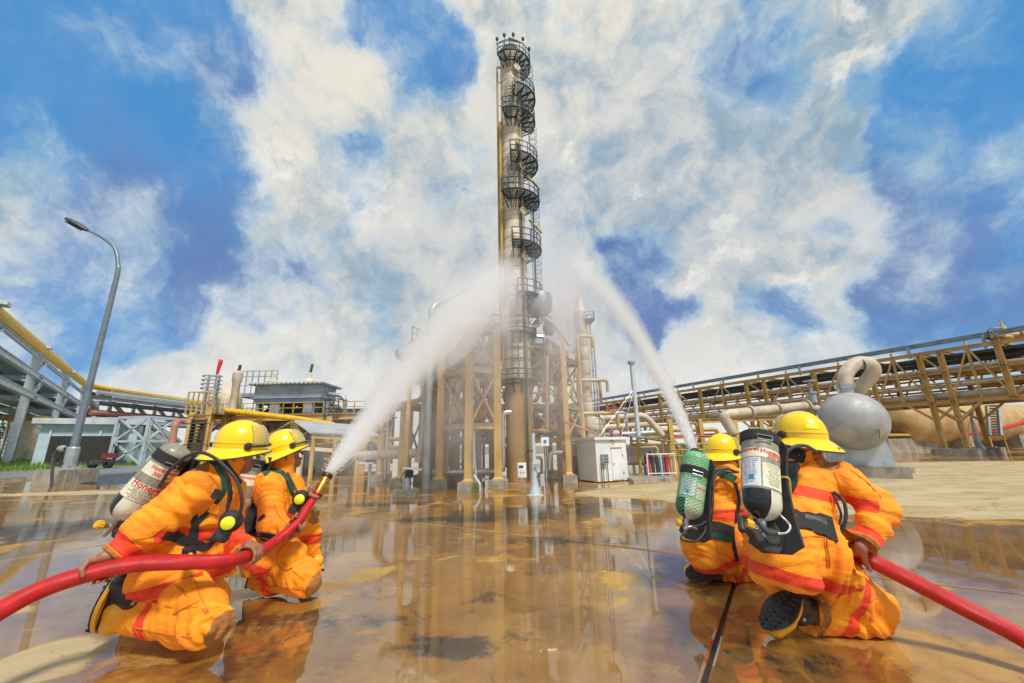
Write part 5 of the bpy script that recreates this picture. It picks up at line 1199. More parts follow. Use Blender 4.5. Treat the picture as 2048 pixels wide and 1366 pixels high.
p0 = Vector((nk.x, nk.y, nk.z + .05)); P_ = [p0, PY(1692, 748, nk.y), PY(1712, 727, nk.y), PY(1738, 728, nk.y), PY(1746, 745, nk.y + .05), PY(1728, 768, nk.y + .35), PY(1708, 790, nk.y + .8)]
MB().tube(spline(P_, 8), .20, 18).build('goose_neck_pipe', M_PIPE, dt, smooth=True)
m = MB(); 
P2 = PY(1718, 729, nk.y); m.lathe([(.203, -.02), (.225, -.02), (.225, .02), (.203, .02)], P2, (1, 0, .1), 18); m.build('weld_seam', M_DARK, dt)
m = MB(); q = PY(1660, 838, D0.y + .2); m.tube([q, q + sx * -.5], .07, 8); m.lathe([(.13, 0), (.13, .04)], q - sx * .3, sx, 12); m.build('side_nozzle', M_GREY, dt, smooth=True)
q = G(1762, 930); q.y += 2; tag(MB().hbeam(up(q, 0), up(q, ZH(q, 795)), .22, .22, up=(1, 0, 0)).build('steel_post', M_TAN2, None), 'single ochre steel post standing right behind the silver drum', 'post')
# horizontal cream pipe with flanges left of the drum, valves
pA, pB = PY(1447, 830, 13.5), PY(1616, 812, 14.2)
t = thing('header_pipe', 'fat cream header pipe with flanges and valve left of the silver drum', 'pipe', pA)
MB().tube(elbow([pA + Vector((.25, 0, -.6)), pA + Vector((-.05, 0, 0)), pB, pB + Vector((.5, .0, -.25))], .25), .165, 16).build('pipe_run', M_PIPE, t, smooth=True)
dn = (pB - pA).normalized()
for k in (.3, .62, .98): m = MB(); m.lathe([(.166, -.03), (.23, -.03), (.23, .03), (.166, .03)], pA.lerp(pB, k), dn, 18); m.build('flange', M_PIPE, t, smooth=True)
m = MB(); q = pB + Vector((.15, -.1, .1)); m.lathe([(.12, 0), (.12, .3), (.16, .32), (.16, .38), (.04, .4), (.04, .75), (.2, .75), (.2, .79), (.001, .8)], q, n=12); m.build('valve', M_GREY, t, smooth=True)
for k in (.1, .9): q = pA.lerp(pB, k); m = MB(); m.hbeam(Vector((q.x, q.y, 0)), Vector((q.x, q.y, q.z - .2)), .16, .16, up=(0, 1, 0)); m.build('support', M_TAN2, t)
# more frames and clutter between cabin and drum
t = thing('valve_station', 'yellow railed valve station in front of the rack between cabin and drum', 'steel structure', G(1400, 940))
rr = random.Random(11)
for i in range(5):
    x = 1350 + i * 62; q = PY(x, 935, 16.5); q.z = 0; m = MB(); m.hbeam(q, up(q, ZH(q, 838)), .16, .16, up=(0, 1, 0)); m.build('column', M_TAN2, t)
for y in (838, 868): a, b = PY(1345, y + 6, 16.5), PY(1605, y - 4, 16.5); m = MB(); m.hbeam(a, b, .14, .18); m.build('beam', M_TAN, t)
for y in (888, 900, 912): a, b = PY(1340, y, 15.6), PY(1600, y - 2, 15.6); m = MB(); m.tube([a, b], .035, 6); m.build('rail', M_MUST, t)
for i in range(12): q = PY(1345 + i * 22, 930, 15.6); q.z = 0; m = MB(); m.tube([q, up(q, ZH(q, 886))], .03, 6); m.build('rail_post', M_MUST, t)
for i in range(34):
    x = rr.uniform(1300, 1640); y = rr.uniform(840, 915); Y = rr.uniform(15, 20); a = PY(x, y, Y); l = rr.uniform(.6, 2.6); m_ = rr.choice((M_TAN, M_PIPE, M_GREY, M_MUST, M_PIPE, M_TAN2, M_RED if i % 6 == 0 else M_CREAM))
    if rr.random() < .5: pts = [a, a + Vector((l, 0, 0)), a + Vector((l, 0, -rr.uniform(.4, a.z * .8 + .3)))]
    else: pts = [Vector((a.x, a.y, 0)), a, a + Vector((rr.choice((-1, 1)) * l, .2, 0))]
    tag(MB().tube(elbow(pts, .15), rr.uniform(.03, .09), 8).build('valve_station_pipe', m_, None, smooth=True), 'thin pipe among the valve station clutter behind the right firefighters', 'pipe', 'small pipes of the valve station')
for i, (x, y, m_) in enumerate(((1232, 800, M_RED), (1232, 850, M_RED))):
    a = PY(x, y, 17)
q = PY(1232, 870, 17); t = thing('red_gantry', 'slim red steel gantry with a ladder behind the guyed stack', 'steel tower', (q.x, q.y, 0)); q0 = Vector((q.x, q.y, 0)); hq = ZH(q0, 815)
for k in (-.2, .2): MB().beam(q0 + Vector((k, 0, 0)), q0 + Vector((k, 0, hq)), .07).build('leg', M_RED, t)
m = MB()
for k in range(14): m.beam(q0 + Vector((-.2, 0, hq * (k + 1) / 14)), q0 + Vector((.2, 0, hq * (k + 1) / 14)), .04)
m.build('rungs', M_RED, t)
for i, (y, m_) in enumerate(((838, M_PIPE), (856, M_PIPE), (872, M_GREY))):
    a, b = PY(1196, y, 15.5 + i), PY(1290 + 20 * i, y - 8, 15.8 + i); tag(MB().tube(elbow([a, b, b + Vector((.6, 0, -.8))], .3), .12, 12).build('branch_pipe', m_, None, smooth=True), ('upper cream branch pipe behind the guyed stack', 'lower cream branch pipe behind the guyed stack', 'grey branch pipe just above the cabin roof')[i], 'pipe')
far_tree(1800, 889, 7, 5, 'round green tree beyond the bullet behind the silver drum'); far_tree(2016, 888, 4, 5, 'low green tree beyond the bullet at the right end')

# ================================================================== LEFT PLATFORM: stairs, duct, canopy
YP = 19.5
def X(px, py, Y=YP): return PY(px, py, Y)
dkL, dkR = X(378, 838), X(740, 872)
zdk = X(430, 838).z
plat = thing('process_platform', 'ochre steel platform carrying a grey duct box and a domed vessel', 'steel structure', (dkL.x, YP, 0))
xs_ = [X(px, 850).x for px in (398, 450, 520, 590, 660, 728)]
for x in xs_:
    for y in (YP, YP + 4): m = MB(); m.hbeam((x, y, 0), (x, y, zdk), .28, .28, up=(0, 1, 0)); m.build('column', M_TAN2, plat)
for y in (YP, YP + 4): m = MB(); m.hbeam((xs_[0] - .4, y, zdk), (xs_[-1], y, zdk), .22, .3); m.build('edge_beam', M_TAN2, plat); m = MB(); m.hbeam((xs_[0], y, zdk - 1.2), (xs_[-1], y, zdk - 1.2), .18, .22); m.build('edge_beam', M_TAN, plat)
m = MB(); m.box(((xs_[0] + xs_[-1]) / 2, YP + 2, zdk + .17), (xs_[-1] - xs_[0] + .8, 4.2, .04)); m.build('deck', M_GRATE, plat)
for a, b in zip(xs_[:-1], xs_[1:]): m = MB(); m.beam((a, YP - .02, zdk - 1.1), (b, YP - .02, zdk - .1), .09); m.build('brace', M_TAN, plat)
for z in (.25, .5): m = MB(); m.beam((xs_[0] - .4, YP - .1, zdk + .2 + z), (xs_[-1], YP - .1, zdk + .2 + z), .035); m.build('rail', M_MUST, plat)
n = 18
for i in range(n): x = xs_[0] - .4 + (xs_[-1] - xs_[0] + .4) * i / (n - 1); m = MB(); m.beam((x, YP - .1, zdk + .15), (x, YP - .1, zdk + .7), .035); m.build('rail_post', M_MUST, plat)
pipe([X(452, 821, YP - .4), X(600, 838, YP - .4), X(668, 850, YP - .4)], .13, M_YPIPE, 'yellow pipe running level along the ochre platform edge', .3, 12)
# clutter below the deck
rr = random.Random(21)
for i in range(30):
    x = rr.uniform(405, 730); y = rr.uniform(865, 945); Y = rr.uniform(YP + .5, YP + 3.5); a = X(x, y, Y); l = rr.uniform(.6, 3); m_ = rr.choice((M_TAN, M_PIPE, M_GREY, M_MUST, M_TAN2, M_CREAM, M_DARK))
    pts = [a, a + Vector((l, 0, 0)), a + Vector((l, 0, -a.z * .7))] if rr.random() < .5 else [Vector((a.x, a.y, 0)), Vector((a.x, a.y, max(a.z, .8))), Vector((a.x + l, a.y, max(a.z, .8)))]
    tag(MB().tube(elbow(pts, .2), rr.uniform(.05, .14), 8).build('platform_pipe', m_, None, smooth=True), 'pipe in the crowd of pipes under the ochre platform', 'pipe', 'pipes under the ochre platform')
m = MB()
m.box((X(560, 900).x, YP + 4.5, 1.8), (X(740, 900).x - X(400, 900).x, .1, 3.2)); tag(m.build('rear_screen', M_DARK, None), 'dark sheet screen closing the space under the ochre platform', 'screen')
for i, (px, w, h) in enumerate(((615, .9, 1.6), (640, .7, 1.8), (700, .8, 1.5))):
    q = X(px, 930, YP + .8); t = thing('control_cabinet', ('blue-grey control cabinet at the left under the white canopy', 'taller blue-grey control cabinet in the middle under the canopy', 'low pale control cabinet at the right under the canopy')[i], 'cabinet', (q.x, q.y, 0)); MB().box((q.x, q.y, .25 + h / 2), (w, .5, h)).build('body', (M_DUCT, M_GREY, M_WHITE)[i], t); MB().box((q.x, q.y - .26, .25 + h / 2), (w * .86, .02, h * .9)).build('door', (M_GREY, M_DUCT, M_LGREY)[i], t); MB().box((q.x, q.y, .12), (w * 1.2, .7, .24)).build('foot', M_CONC, t)
# stair tower
SX0, SX1 = X(374, 900, 18.2).x, X(409, 900, 18.2).x
stt = thing('stair_tower', 'orange stair tower with dark treads at the left of the platform', 'stair tower', (SX0, 18.2, 0))
zst = ZH(Vector((SX0, 18.2, 0)), 838)
for x in (SX0, SX1):
    for y in (18.2, 19.2): m = MB(); m.hbeam((x, y, 0), (x, y, zst + (.5 if x == SX1 else .3)), .22, .22, up=(0, 1, 0)); m.build('column', M_TAN2, stt)
for z in (zst, zst * .5): m = MB(); m.hbeam((SX0 - .2, 18.15, z), (SX1 + .1, 18.15, z), .2, .35); m.build('landing_beam', M_TAN2, stt)
m = MB(); m.box(((SX0 + SX1) / 2, 18.7, zst + .2), (SX1 - SX0 + .5, 1.2, .05)); m.build('landing', M_GRATE, stt)
nst = 18
for i in range(nst):
    z = zst * (i + .5) / nst; m = MB(); m.box((SX0 + .42, 18.25, z), (.6, .5, .05)); m.build('tread', M_DARK, stt)
for k in (.12, .74): m = MB(); m.beam((SX0 + k, 18.1, .1), (SX0 + k, 18.1, zst), .06, .14); m.build('stringer', M_DARK, stt)
for z in (.5, 1.0): m = MB(); m.beam((SX0 - .3, 18.1, zst + .2 + z), (SX1 + .1, 18.1, zst + .2 + z), .05); m.build('rail', M_TAN2, stt)
for i in range(6): x = SX0 - .3 + (SX1 - SX0 + .4) * i / 5; m = MB(); m.beam((x, 18.1, zst + .2), (x, 18.1, zst + 1.2), .05); m.build('rail_post', M_TAN2, stt)
# grey duct box on legs
dl, dr2 = X(503, 790), X(648, 805); zb1, zt1 = X(510, 812).z, X(510, 768).z
db = thing('cooler_box', 'large blue-grey sheet metal cooler box on broad legs above the platform', 'cooler', (dl.x, YP, zdk))
xL, xR = X(503, 790).x, X(636, 800).x; zt1 = X(505, 770).z; zb1 = X(505, 806).z
m = MB(); m.prism([(xL, YP + .2), (xR, YP + .2), (xR, YP + 1.9), (xL, YP + 1.9)], zb1 + .0, zt1); m.build('hood', M_DUCT, db)
m = MB(); m.prism([(xL - .12, YP + .08), (xR + .12, YP + .08), (xR + .12, YP + 2.0), (xL - .12, YP + 2.0)], zt1 - .75 * (zt1 - zb1), zt1 - .70 * (zt1 - zb1)); m.build('seam_flange', M_DUCT, db)
n = 34
for i in range(n): x = xL - .2 + (xR - xL + .4) * (i + .5) / n; m = MB(); m.box((x, YP + 1.05, zt1 + .03 + (.04 if i % 2 else 0)), ((xR - xL + .4) / n, 2.4, .05)); m.build('roof_sheet', M_ROOF, db)
for px0, px1 in ((503, 509), (532, 552), (600, 618), (640, 648)):
    xa, xb = X(px0, 820).x, X(px1, 820).x
    for y in (YP + .25, YP + 1.4): m = MB(); m.prism([(xa, y), (xb, y), (xb, y + .4), (xa, y + .4)], zdk + .2, zb1 - .002); m.build('leg', M_DUCT, db)
m = MB(); m.lathe([(.62, 0), (.62, .5), (.45, .8)], Vector((X(522, 800).x + .3, YP + 1.05, zb1 - .85)), n=16); m.build('fan_ring', M_CONDARK, db); m = MB(); m.lathe([(.62, 0), (.62, .5), (.45, .8)], Vector((X(580, 800).x, YP + 1.7, zb1 - .85)), n=16); m.build('fan_ring', M_CONDARK, db); m = MB(); m.lathe([(.62, 0), (.62, .5), (.45, .8)], Vector((X(632, 800).x, YP + 1.7, zb1 - .85)), n=16); m.build('fan_ring', M_CONDARK, db)
for px, py in ((545, 765), (617, 780)):
    q = X(px, py, YP + 1); q.z = zt1; m = MB(); m.lathe([(.28, .05), (.28, .3), (.1, .45), (.08, .75)], q, n=12); m.build('roof_vent', M_CREAM, db, smooth=True)
q = X(614, 775, YP + 1); q.z = zt1; MB().tube([q, q + Vector((.15, 0, 1.2))], .07, 8).build('vent_pipe', M_DARK, db)
pipe([X(648, 787, YP + 1), X(690, 792, YP + 1), X(690, 850, YP + 1)], .11, M_GREY, 'bent grey exhaust pipe hooked over the right of the cooler box', .35, 10)
# little balcony right of the box
t = thing('balcony', 'small dark railed balcony on the right side of the cooler box', 'balcony', X(662, 842)); a, b = X(650, 836, YP), X(676, 838, YP); m = MB(); m.box(((a.x + b.x) / 2, YP + .4, a.z), (b.x - a.x, 1.0, .06)); m.build('floor', M_DARK, t); m = MB()
for z in (.45, .9):
    m.beam((a.x, YP - .1, a.z + z), (b.x, YP - .1, a.z + z), .05); m.beam((b.x, YP - .1, a.z + z), (b.x, YP + .9, a.z + z), .05)
for k in range(4): x = a.x + (b.x - a.x) * k / 3; m.beam((x, YP - .1, a.z), (x, YP - .1, a.z + .9), .05)
m.build('railing', M_DARK, t); m = MB(); m.beam((a.x, YP, a.z - 1.0), (b.x, YP, a.z), .1); m.build('brace', M_DARK, t)
# domed vessel, stack pipe, cage ladder, windsock
vb = X(447, 838, YP + .8); rv = (X(476, 815).x - X(420, 815).x) / 2; vz = ZH(Vector((vb.x, vb.y, 0)), 800)
t = thing('domed_vessel', 'beige domed vessel with ribbed cladding beside the cage ladder', 'vessel', (vb.x, vb.y, zdk))
MB().lathe([(rv, zdk + .2), (rv, vz), (rv * .92, vz + .3), (rv * .6, vz + .6), (.02, vz + .72)], Vector((vb.x, vb.y, 0)), n=28).build('shell', M_CREAM, t, smooth=True)
for k in range(18): a = -PI + k * PI / 17; p = Vector((vb.x + rv * 1.01 * math.cos(a), vb.y + rv * 1.01 * math.sin(a), 0)); MB().beam(up(p, zdk + .2), up(p, vz), .04).build('cladding_rib', M_CREAM, t)
sbp = X(462, 838, YP - .3); hh = ZH(Vector((sbp.x, sbp.y, 0)), 742); t = thing('stack', 'pale lagged stack pipe with a thin dark vent in front of the domed vessel', 'stack', (sbp.x, sbp.y, zdk))
b0 = Vector((sbp.x, sbp.y, 0)); MB().lathe([(.17, zdk + .2), (.17, hh - .6), (.22, hh - .5), (.22, hh - .1), (.1, hh)], b0, n=14).build('pipe', M_PIPE, t, smooth=True); MB().tube([up(b0, hh - .1), up(b0, ZH(b0, 730)) + Vector((.05, 0, 0))], .07, 8).build('vent_pipe', M_DARK, t)
m = MB(); dz_ = ZH(b0, 778)
dkk = thing('upper_deck', 'dark grey railed deck around the domed vessel top', 'platform', (vb.x, vb.y, dz_)); xa, xb = X(424, 778).x, X(504, 785).x
m.box(((xa + xb) / 2, YP + 2.9, dz_), (xb - xa, 2.0, .2)); m.build('deck', M_DUCT, dkk)
for z in (.5, 1.0, 1.3): m = MB(); m.beam((xa, YP + 1.9, dz_ + z), (xb, YP + 1.9, dz_ + z), .04); m.build('rail', M_GREY, dkk)
for i in range(7): x = xa + (xb - xa) * i / 6; m = MB(); m.beam((x, YP + 1.9, dz_), (x, YP + 1.9, dz_ + 1.3), .045); m.build('rail_post', M_GREY, dkk)
for x in (xa, xb): m = MB(); m.hbeam((x, YP + 2, zdk + .2), (x, YP + 2, dz_ - .12), .18, .18, up=(0, 1, 0)); m.build('leg', M_DUCT, dkk)
cl_ = X(414, 838, YP - .5); b0 = Vector((cl_.x, cl_.y, 0)); t = thing('cage_ladder', 'tall thin caged ladder left of the domed vessel', 'ladder', (b0.x, b0.y, zdk))
z0, z1 = zdk + .1, ZH(b0, 750)
for k in (-1, 1): MB().beam(b0 + Vector((.25 * k, 0, z0)), b0 + Vector((.25 * k, 0, z1)), .09).build('rail', M_GREY, t)
for i in range(12): z = z0 + (z1 - z0) * (i + .5) / 12; MB().beam(b0 + Vector((-.25, 0, z)), b0 + Vector((.25, 0, z)), .04).build('rung', M_GREY, t)
for i in range(5): z = z0 + 1 + (z1 - z0 - 1) * (i + .5) / 5; MB().tube([b0 + Vector((.42 * math.cos(a), -.5 * math.sin(a), z)) for a in np.linspace(0, PI, 9)], .03, 5).build('hoop', M_GREY, t)
w0_ = X(436, 748, YP - .4); w1_ = X(440, 722, YP - .4); t = thing('windsock', 'limp red windsock on a thin pole above the domed vessel', 'windsock', (w0_.x, w0_.y, dz_))
MB().tube([Vector((w0_.x - .05, w0_.y, dz_)), Vector((w0_.x - .05, w0_.y, w1_.z + .1))], .035, 6).build('pole', M_GREY, t)
M_SOCK = paint('windsock_cloth', (.75, .02, .025), (.65, .02, .02), .6)
MB().tube(spline([X(434, 748, YP - .4), X(438, 734, YP - .4), X(443, 719, YP - .4)], 5), [.05, .06, .065, .07, .075, .08, .085, .09, .095, .09, .05], 12).build('sock', M_SOCK, t, smooth=True)
# long white corrugated canopy in front
ca, cb, cc_, cd_ = X(580, 843, 18.5), X(763, 874, 15.8), X(716, 855, 17.6), X(606, 869, 17.0)
t = thing('canopy', 'long white corrugated canopy roof on thin posts behind the left firefighters', 'canopy', X(680, 870, 17))
P00, P10, P11, P01 = X(588, 843, 18.8), X(705, 852, 18.8), X(765, 875, 16.2), X(622, 868, 16.2)
P10 = X(712, 853, 18.8)
n = 46
for i in range(n):
    a, b = i / n, (i + 1) / n; mmid = (a + b) / 2
    q = [P00.lerp(P10, a), P00.lerp(P10, b), P01.lerp(P11, b), P01.lerp(P11, a)]; h1_ = Vector((0, 0, .09)); tm = P00.lerp(P10, mmid) + h1_; bm2 = P01.lerp(P11, mmid) + h1_
    m = MB(); m.add([q[0], tm, bm2, q[3], q[1], q[2]], [(0, 1, 2, 3), (1, 4, 5, 2), (0, 3, 5, 4)]); m.build('roof_sheet', M_WHITE, t)
for k in (.03, .34, .66, .97):
    for A, B in ((P01, P11), (P00, P10)): q = A.lerp(B, k); m = MB(); m.beam(Vector((q.x, q.y + .1, 0)), Vector((q.x, q.y + .1, q.z)), .12); m.build('post', M_TAN, t)
m = MB(); m.beam(P01 + Vector((0, .1, -.1)), P11 + Vector((0, .1, -.1)), .1, .14); m.build('gutter_beam', M_TAN, t)
q1, q2 = X(600, 896, 16.4), X(700, 903, 16.4); m = MB(); m.beam(q1, q2, .10, .14); m.build('tie_beam', M_CREAM, t); m = MB(); m.beam(X(603, 896, 16.4), Vector((X(603, 896, 16.4).x, 16.4, 0)), .16); m.build('post', M_CREAM, t)

# ================================================================== PEOPLE
def lbuild(mb, name, mat, parent, smooth=False):
    """a mesh given in the parent's own axes"""
    me = bpy.data.meshes.new(name); me.from_pydata(mb.v, [], mb.f); me.update()
    bm = bmesh.new(); bm.from_mesh(me); bmesh.ops.recalc_face_normals(bm, faces=bm.faces); bm.to_mesh(me); bm.free()
    if mat: me.materials.append(mat)
    if smooth: me.polygons.foreach_set('use_smooth', [True] * len(me.polygons)); me.set_sharp_from_angle(angle=math.radians(45))
    ob = bpy.data.objects.new(name, me); COL.objects.link(ob); ob.parent = parent; return ob

def hand_prims(wrist, c, axis, R, palm, turn=1, thumb_end=1):
    """palm, four unequal bent fingers and a thumb closed round a hose: c centre on the hose, palm = side the palm lies on"""
    wrist, c, ax = Vector(wrist), Vector(c), Vector(axis).normalized(); n = Vector(palm); n = (n - ax * n.dot(ax)).normalized(); m_ = ax.cross(n) * turn; out = []
    def q(off, th, rr=R + .010): return c + ax * off + (n * math.cos(th) + m_ * math.sin(th)) * rr
    lens = (1.0, 1.12, 1.05, .85)
    for i in range(4):
        o = (i - 1.5) * .0215; l = lens[i]; ths = [-.25, .55, 1.35 * l, 2.05 * l, 2.6 * l]; rr = [.0125, .0112, .0104, .0096, .0086]
        kn = q(o, ths[0], R + .016)
        pts = [kn] + [q(o, t, R + .010 + (.003 if j == 0 else 0)) for j, t in enumerate(ths[1:])]
        for j in range(4): out.append((pts[j], pts[j + 1], rr[j], rr[j + 1], 1, None, .003))
        out.append((wrist.lerp(kn, .25), kn, .017, .0145, 1, None, .012))
    tb = thumb_end * -.052
    p0 = wrist.lerp(q(tb, -.5, R + .02), .45); p1 = q(tb, -.75, R + .018); p2 = q(tb * 1.15, -1.5, R + .012); p3 = q(tb * 1.0, -2.15, R + .010)
    out += [(p0, p1, .019, .0145, 1, None, .008), (p1, p2, .0135, .012, 1, None, .003), (p2, p3, .012, .0095, 1, None, .003)]
    out.append((wrist, q(0, -.3, R + .022), .027, .028, 1, None, .015))
    return [(tuple(a[0]), tuple(a[1])) + a[2:] for a in out]

def head_prims(hc, fwd, up):
    f = Vector(fwd).normalized(); u = Vector(up); u = (u - f * u.dot(f)).normalized(); s = f.cross(u); h = Vector(hc)
    P_ = [(h + u * .02, h + u * .035 + f * .012, .092, .092), (h + f * .03 - u * .045, h + f * .055 - u * .095, .066, .040), (h - f * .02 - u * .06, h - f * .03 - u * .14, .062, .062),
          (h + f * .098 + u * .0, h + f * .122 - u * .035, .008, .014, 1, None, .012), (h + f * .10 - u * .072 - s * .018, h + f * .10 - u * .072 + s * .018, .010, .010, 1, None, .008)]
    for k in (-1, 1): P_.append((h + s * (.088 * k) - f * .012 + u * .005, h + s * (.092 * k) - f * .016 - u * .04, .016, .011, 1, None, .006)); P_.append((h + f * .088 + s * (.03 * k) + u * .022, h + f * .085 + s * (.05 * k) + u * .02, .012, .010, 1, None, .01))
    return [(tuple(a[0]), tuple(a[1])) + tuple(a[2:]) for a in P_], f, u, s

def add_eyes(hc, f, u, s, root):
    for k in (-1, 1):
        c = Vector(hc) + f * .093 + s * (.033 * k) + u * .008; e = MB(); e.lathe([(.0005, -.011), (.008, -.008), (.011, 0), (.008, .008), (.0005, .011)], c, (0, 0, 1), 12); e.build('eye', M_WHITE, root, smooth=True)

def helmet(c, fwd, up, root, s=1.0, stickers=(150, 210), visor=True, badge=False):
    """ribbed fire helmet with a brim that widens to the back, dark edge trim, reflective tabs and a raised visor"""
    f = Vector(fwd).normalized(); u = Vector(up); u = (u - f * u.dot(f)).normalized(); r = f.cross(u); c = Vector(c)
    h = bpy.data.objects.new('helmet', None)
    n = 64
    def rad(a, t):      # a angle from forward, t 0 top .. 1 rim
        ex, ey = .142 * s, .118 * s; ca, sa = math.cos(a), math.sin(a); base = 1 / math.sqrt((ca / ex) ** 2 + (sa / ey) ** 2); return base
    def P(a, t, k=1.0):
        ca, sa = math.cos(a), math.sin(a); b = rad(a, t)
        if t <= 1:
            ph = t * PI / 2; q = b * math.sin(ph) ** .92; z = .160 * s * math.cos(ph) ** .80 if t < 1 else 0
            ridge = .009 * s * math.exp(-(sa * q / (.014 * s)) ** 2) * (1 if t > .02 else 1); z += ridge * (1 - t * .8); q += ridge * .4 * t
        else:
            e = t - 1; back = (1 - ca) / 2; wdt = (.026 + .050 * back ** 1.5 + .010 * max(ca, 0)) * s; q = b + wdt * e; z = -(.016 + .048 * back) * s * e ** 1.2 - .002
        return c + (f * ca + r * sa) * (q * k) + u * (z * k if t <= 1 else z)
    ts = [0.001] + [i / 14 for i in range(1, 14)] + [.985, 1.0, 1.04, 1.25, 1.5, 1.75, 1.97, 2.0]
    m = MB(); vs = [P(2 * PI * i / n, t) for t in ts for i in range(n)]; K = len(ts)
    lip = [p - u * (.006 * s) for p in vs[-n:]]; inner = [P(2 * PI * i / n, 1.0, .96) - u * .012 for i in range(n)]; dome_in = [P(2 * PI * i / n, .6, .93) - u * .004 for i in range(n)]
    vs += lip + inner + dome_in; K += 3
    fs = [(j * n + i, j * n + (i + 1) % n, (j + 1) * n + (i + 1) % n, (j + 1) * n + i) for j in range(K - 1) for i in range(n)] + [tuple(range(n)), tuple((K - 1) * n + i for i in range(n))]
    m.add(vs, fs); shell = m.build('helmet', M_HELM, root, smooth=True)
    m = MB(); m.tube([P(2 * PI * i / n, 2.0) - u * .003 for i in range(n + 1)], .0048 * s, 6, cap=False); m.build('edge_trim', M_TRIM, shell, smooth=True)
    m = MB(); m.tube([P(2 * PI * i / n, .90, 1.004) for i in range(n + 1)], .0035 * s, 6, cap=False); m.build('moulded_rib', M_HELM, shell, smooth=True)
    for a in stickers:
        a = math.radians(a); m = MB(); rows = []
        for t in (.70, .74, .78, .82): rows += [P(a + d, t, 1.0) + (P(a + d, t) - c).normalized() * .0025 for d in np.linspace(-.26, .26, 8)]
        m.add(rows, [(j * 8 + i, j * 8 + i + 1, (j + 1) * 8 + i + 1, (j + 1) * 8 + i) for j in range(3) for i in range(7)]); m.build('reflective_tab', M_STICK, shell, smooth=True)
    for a in (180,): q = P(math.radians(a), 1.75); m = MB(); m.lathe([(.010, 0), (.010, .006), (.004, .012)], q, u, 8); m.build('hook', M_COLBASE, shell)
    if badge:
        q = P(math.radians(badge), .72) ; d = (q - c).normalized(); m = MB(); t1 = d.cross(u).normalized(); t2 = t1.cross(d); o = q + d * .004
        m.extrude([o + t1 * .045, o + t2 * .035, o - t1 * .045, o - t2 * .035], d * .006); m.build('side_bracket', M_BLACK, shell); m = MB(); m.extrude([o + t1 * .012 + t2 * .012 + d * .007, o - t1 * .012 + t2 * .012 + d * .007, o - t1 * .012 - t2 * .012 + d * .007, o + t1 * .012 - t2 * .012 + d * .007], d * .003); m.build('bracket_plate', M_SILVER, shell)
    if visor:
        m = MB(); rows = []; NV = 20
        for j in range(7):
            for i in range(NV + 1):
                a = math.radians(-62 + 124 * i / NV); b = rad(a, 1) * 1.10; e = j / 6; q = c + (f * math.cos(a) + r * math.sin(a)) * (b * (1.0 + .06 * math.sin(e * PI)))
                b2 = rad(a, 1) * (1.12 - .42 * e ** 1.6); q = c + (f * math.cos(a) + r * math.sin(a)) * b2; rows.append(q + u * ((.020 + .125 * math.sin(e * 1.45)) * s))
        m.add(rows, [(j * (NV + 1) + i, j * (NV + 1) + i + 1, (j + 1) * (NV + 1) + i + 1, (j + 1) * (NV + 1) + i) for j in range(6) for i in range(NV)])
        v = m.build('visor', M_VISOR, shell, smooth=True); mo = v.modifiers.new('thick', 'SOLIDIFY'); mo.thickness = .003
        m = MB(); m.tube([c + (f * math.cos(a) + r * math.sin(a)) * (rad(a, 1) * 1.11) + u * (.018 * s) + f * .01 for a in np.linspace(-1.25, 1.25, 24)], .007, 6); m.build('visor_band', M_BLACK, shell, smooth=True)
        for k in (-1, 1): a = 1.25 * k; q = c + (f * math.cos(a) + r * math.sin(a)) * rad(a, 1) * 1.08 + u * .02; m = MB(); m.lathe([(.001, .02), (.02, .016), (.024, 0), (.02, -.016)], q, r * k, 12); m.build('visor_pivot', M_BLACK, shell, smooth=True)
    return shell

def boot(heel, toe, sole_n, shaft, root, s=1.0, bvk=None):
    heel, toe, shaft = Vector(heel), Vector(toe), Vector(shaft); f = (toe - heel); L = f.length; f.normalize(); n = Vector(sole_n); n = (n - f * n.dot(f)).normalized(); w = f.cross(n)
    ank = heel + f * (.07 * s) - n * (.10 * s)
    t = thing('boot', None, None, heel); t.parent = root; t.location = heel - root.location
    up_ = [(tuple(ank), tuple(shaft), .058 * s, .066 * s), (tuple(heel + f * .045 - n * .05), tuple(ank), .046 * s, .056 * s), (tuple(heel + f * .05 - n * .045), tuple(heel + f * (L - .06) - n * .042), .043 * s, .042 * s)]
    cloth('boot_upper', up_, .007, .03, M_BOOTK, t, wrinkle=.003, seed=3, floor=0)
    cap_ = [(tuple(heel + f * (L - .125) - n * .062 * s), tuple(heel + f * (L - .060) - n * .058 * s), .056 * s, .050 * s), (tuple(heel + f * .03 - n * .03), tuple(heel + f * .05 - n * .03), .044 * s, .044 * s)]
    cloth('toe_cap', cap_[:1], .006, .01, M_BOOTY, t, wrinkle=0, floor=0)
    def outline(k, z):
        pts = []
        for i in range(28):
            a = 2 * PI * i / 28; x = .5 - .5 * math.cos(a); wdt = (.040 + .012 * math.sin(x * PI * 1.2 - .5)) * s * k; pts.append(heel + f * (L * (.5 - .5 * math.cos(a) * 1.0)) * 1.0 + w * (wdt * math.sin(a) * (1.15 if abs(math.sin(a)) > .3 else 1.0)) + n * z)
        return pts
    m = MB(); m.extrude(outline(1.16, -.022), n * .020); m.build('welt', M_BOOTY, t)
    m = MB(); m.extrude(outline(1.10, -.001), n * .010); m.build('sole', M_BOOTK, t)
    for i in range(9):
        x = L * (.08 + .105 * i)
        if 3 < i < 5: continue
        for k in (-1, 1): 
            ww = .018 * s; m = MB(); c0 = heel + f * x + w * (k * .021 * s) + n * .013; m.box(c0, (.014, ww * 1.7, .012), R=Matrix((((f * .94 + w * .34 * k).normalized()), (w * .94 - f * .34 * k).normalized(), n)).transposed()); m.build('tread_lug', M_BLACK, t)
    return t

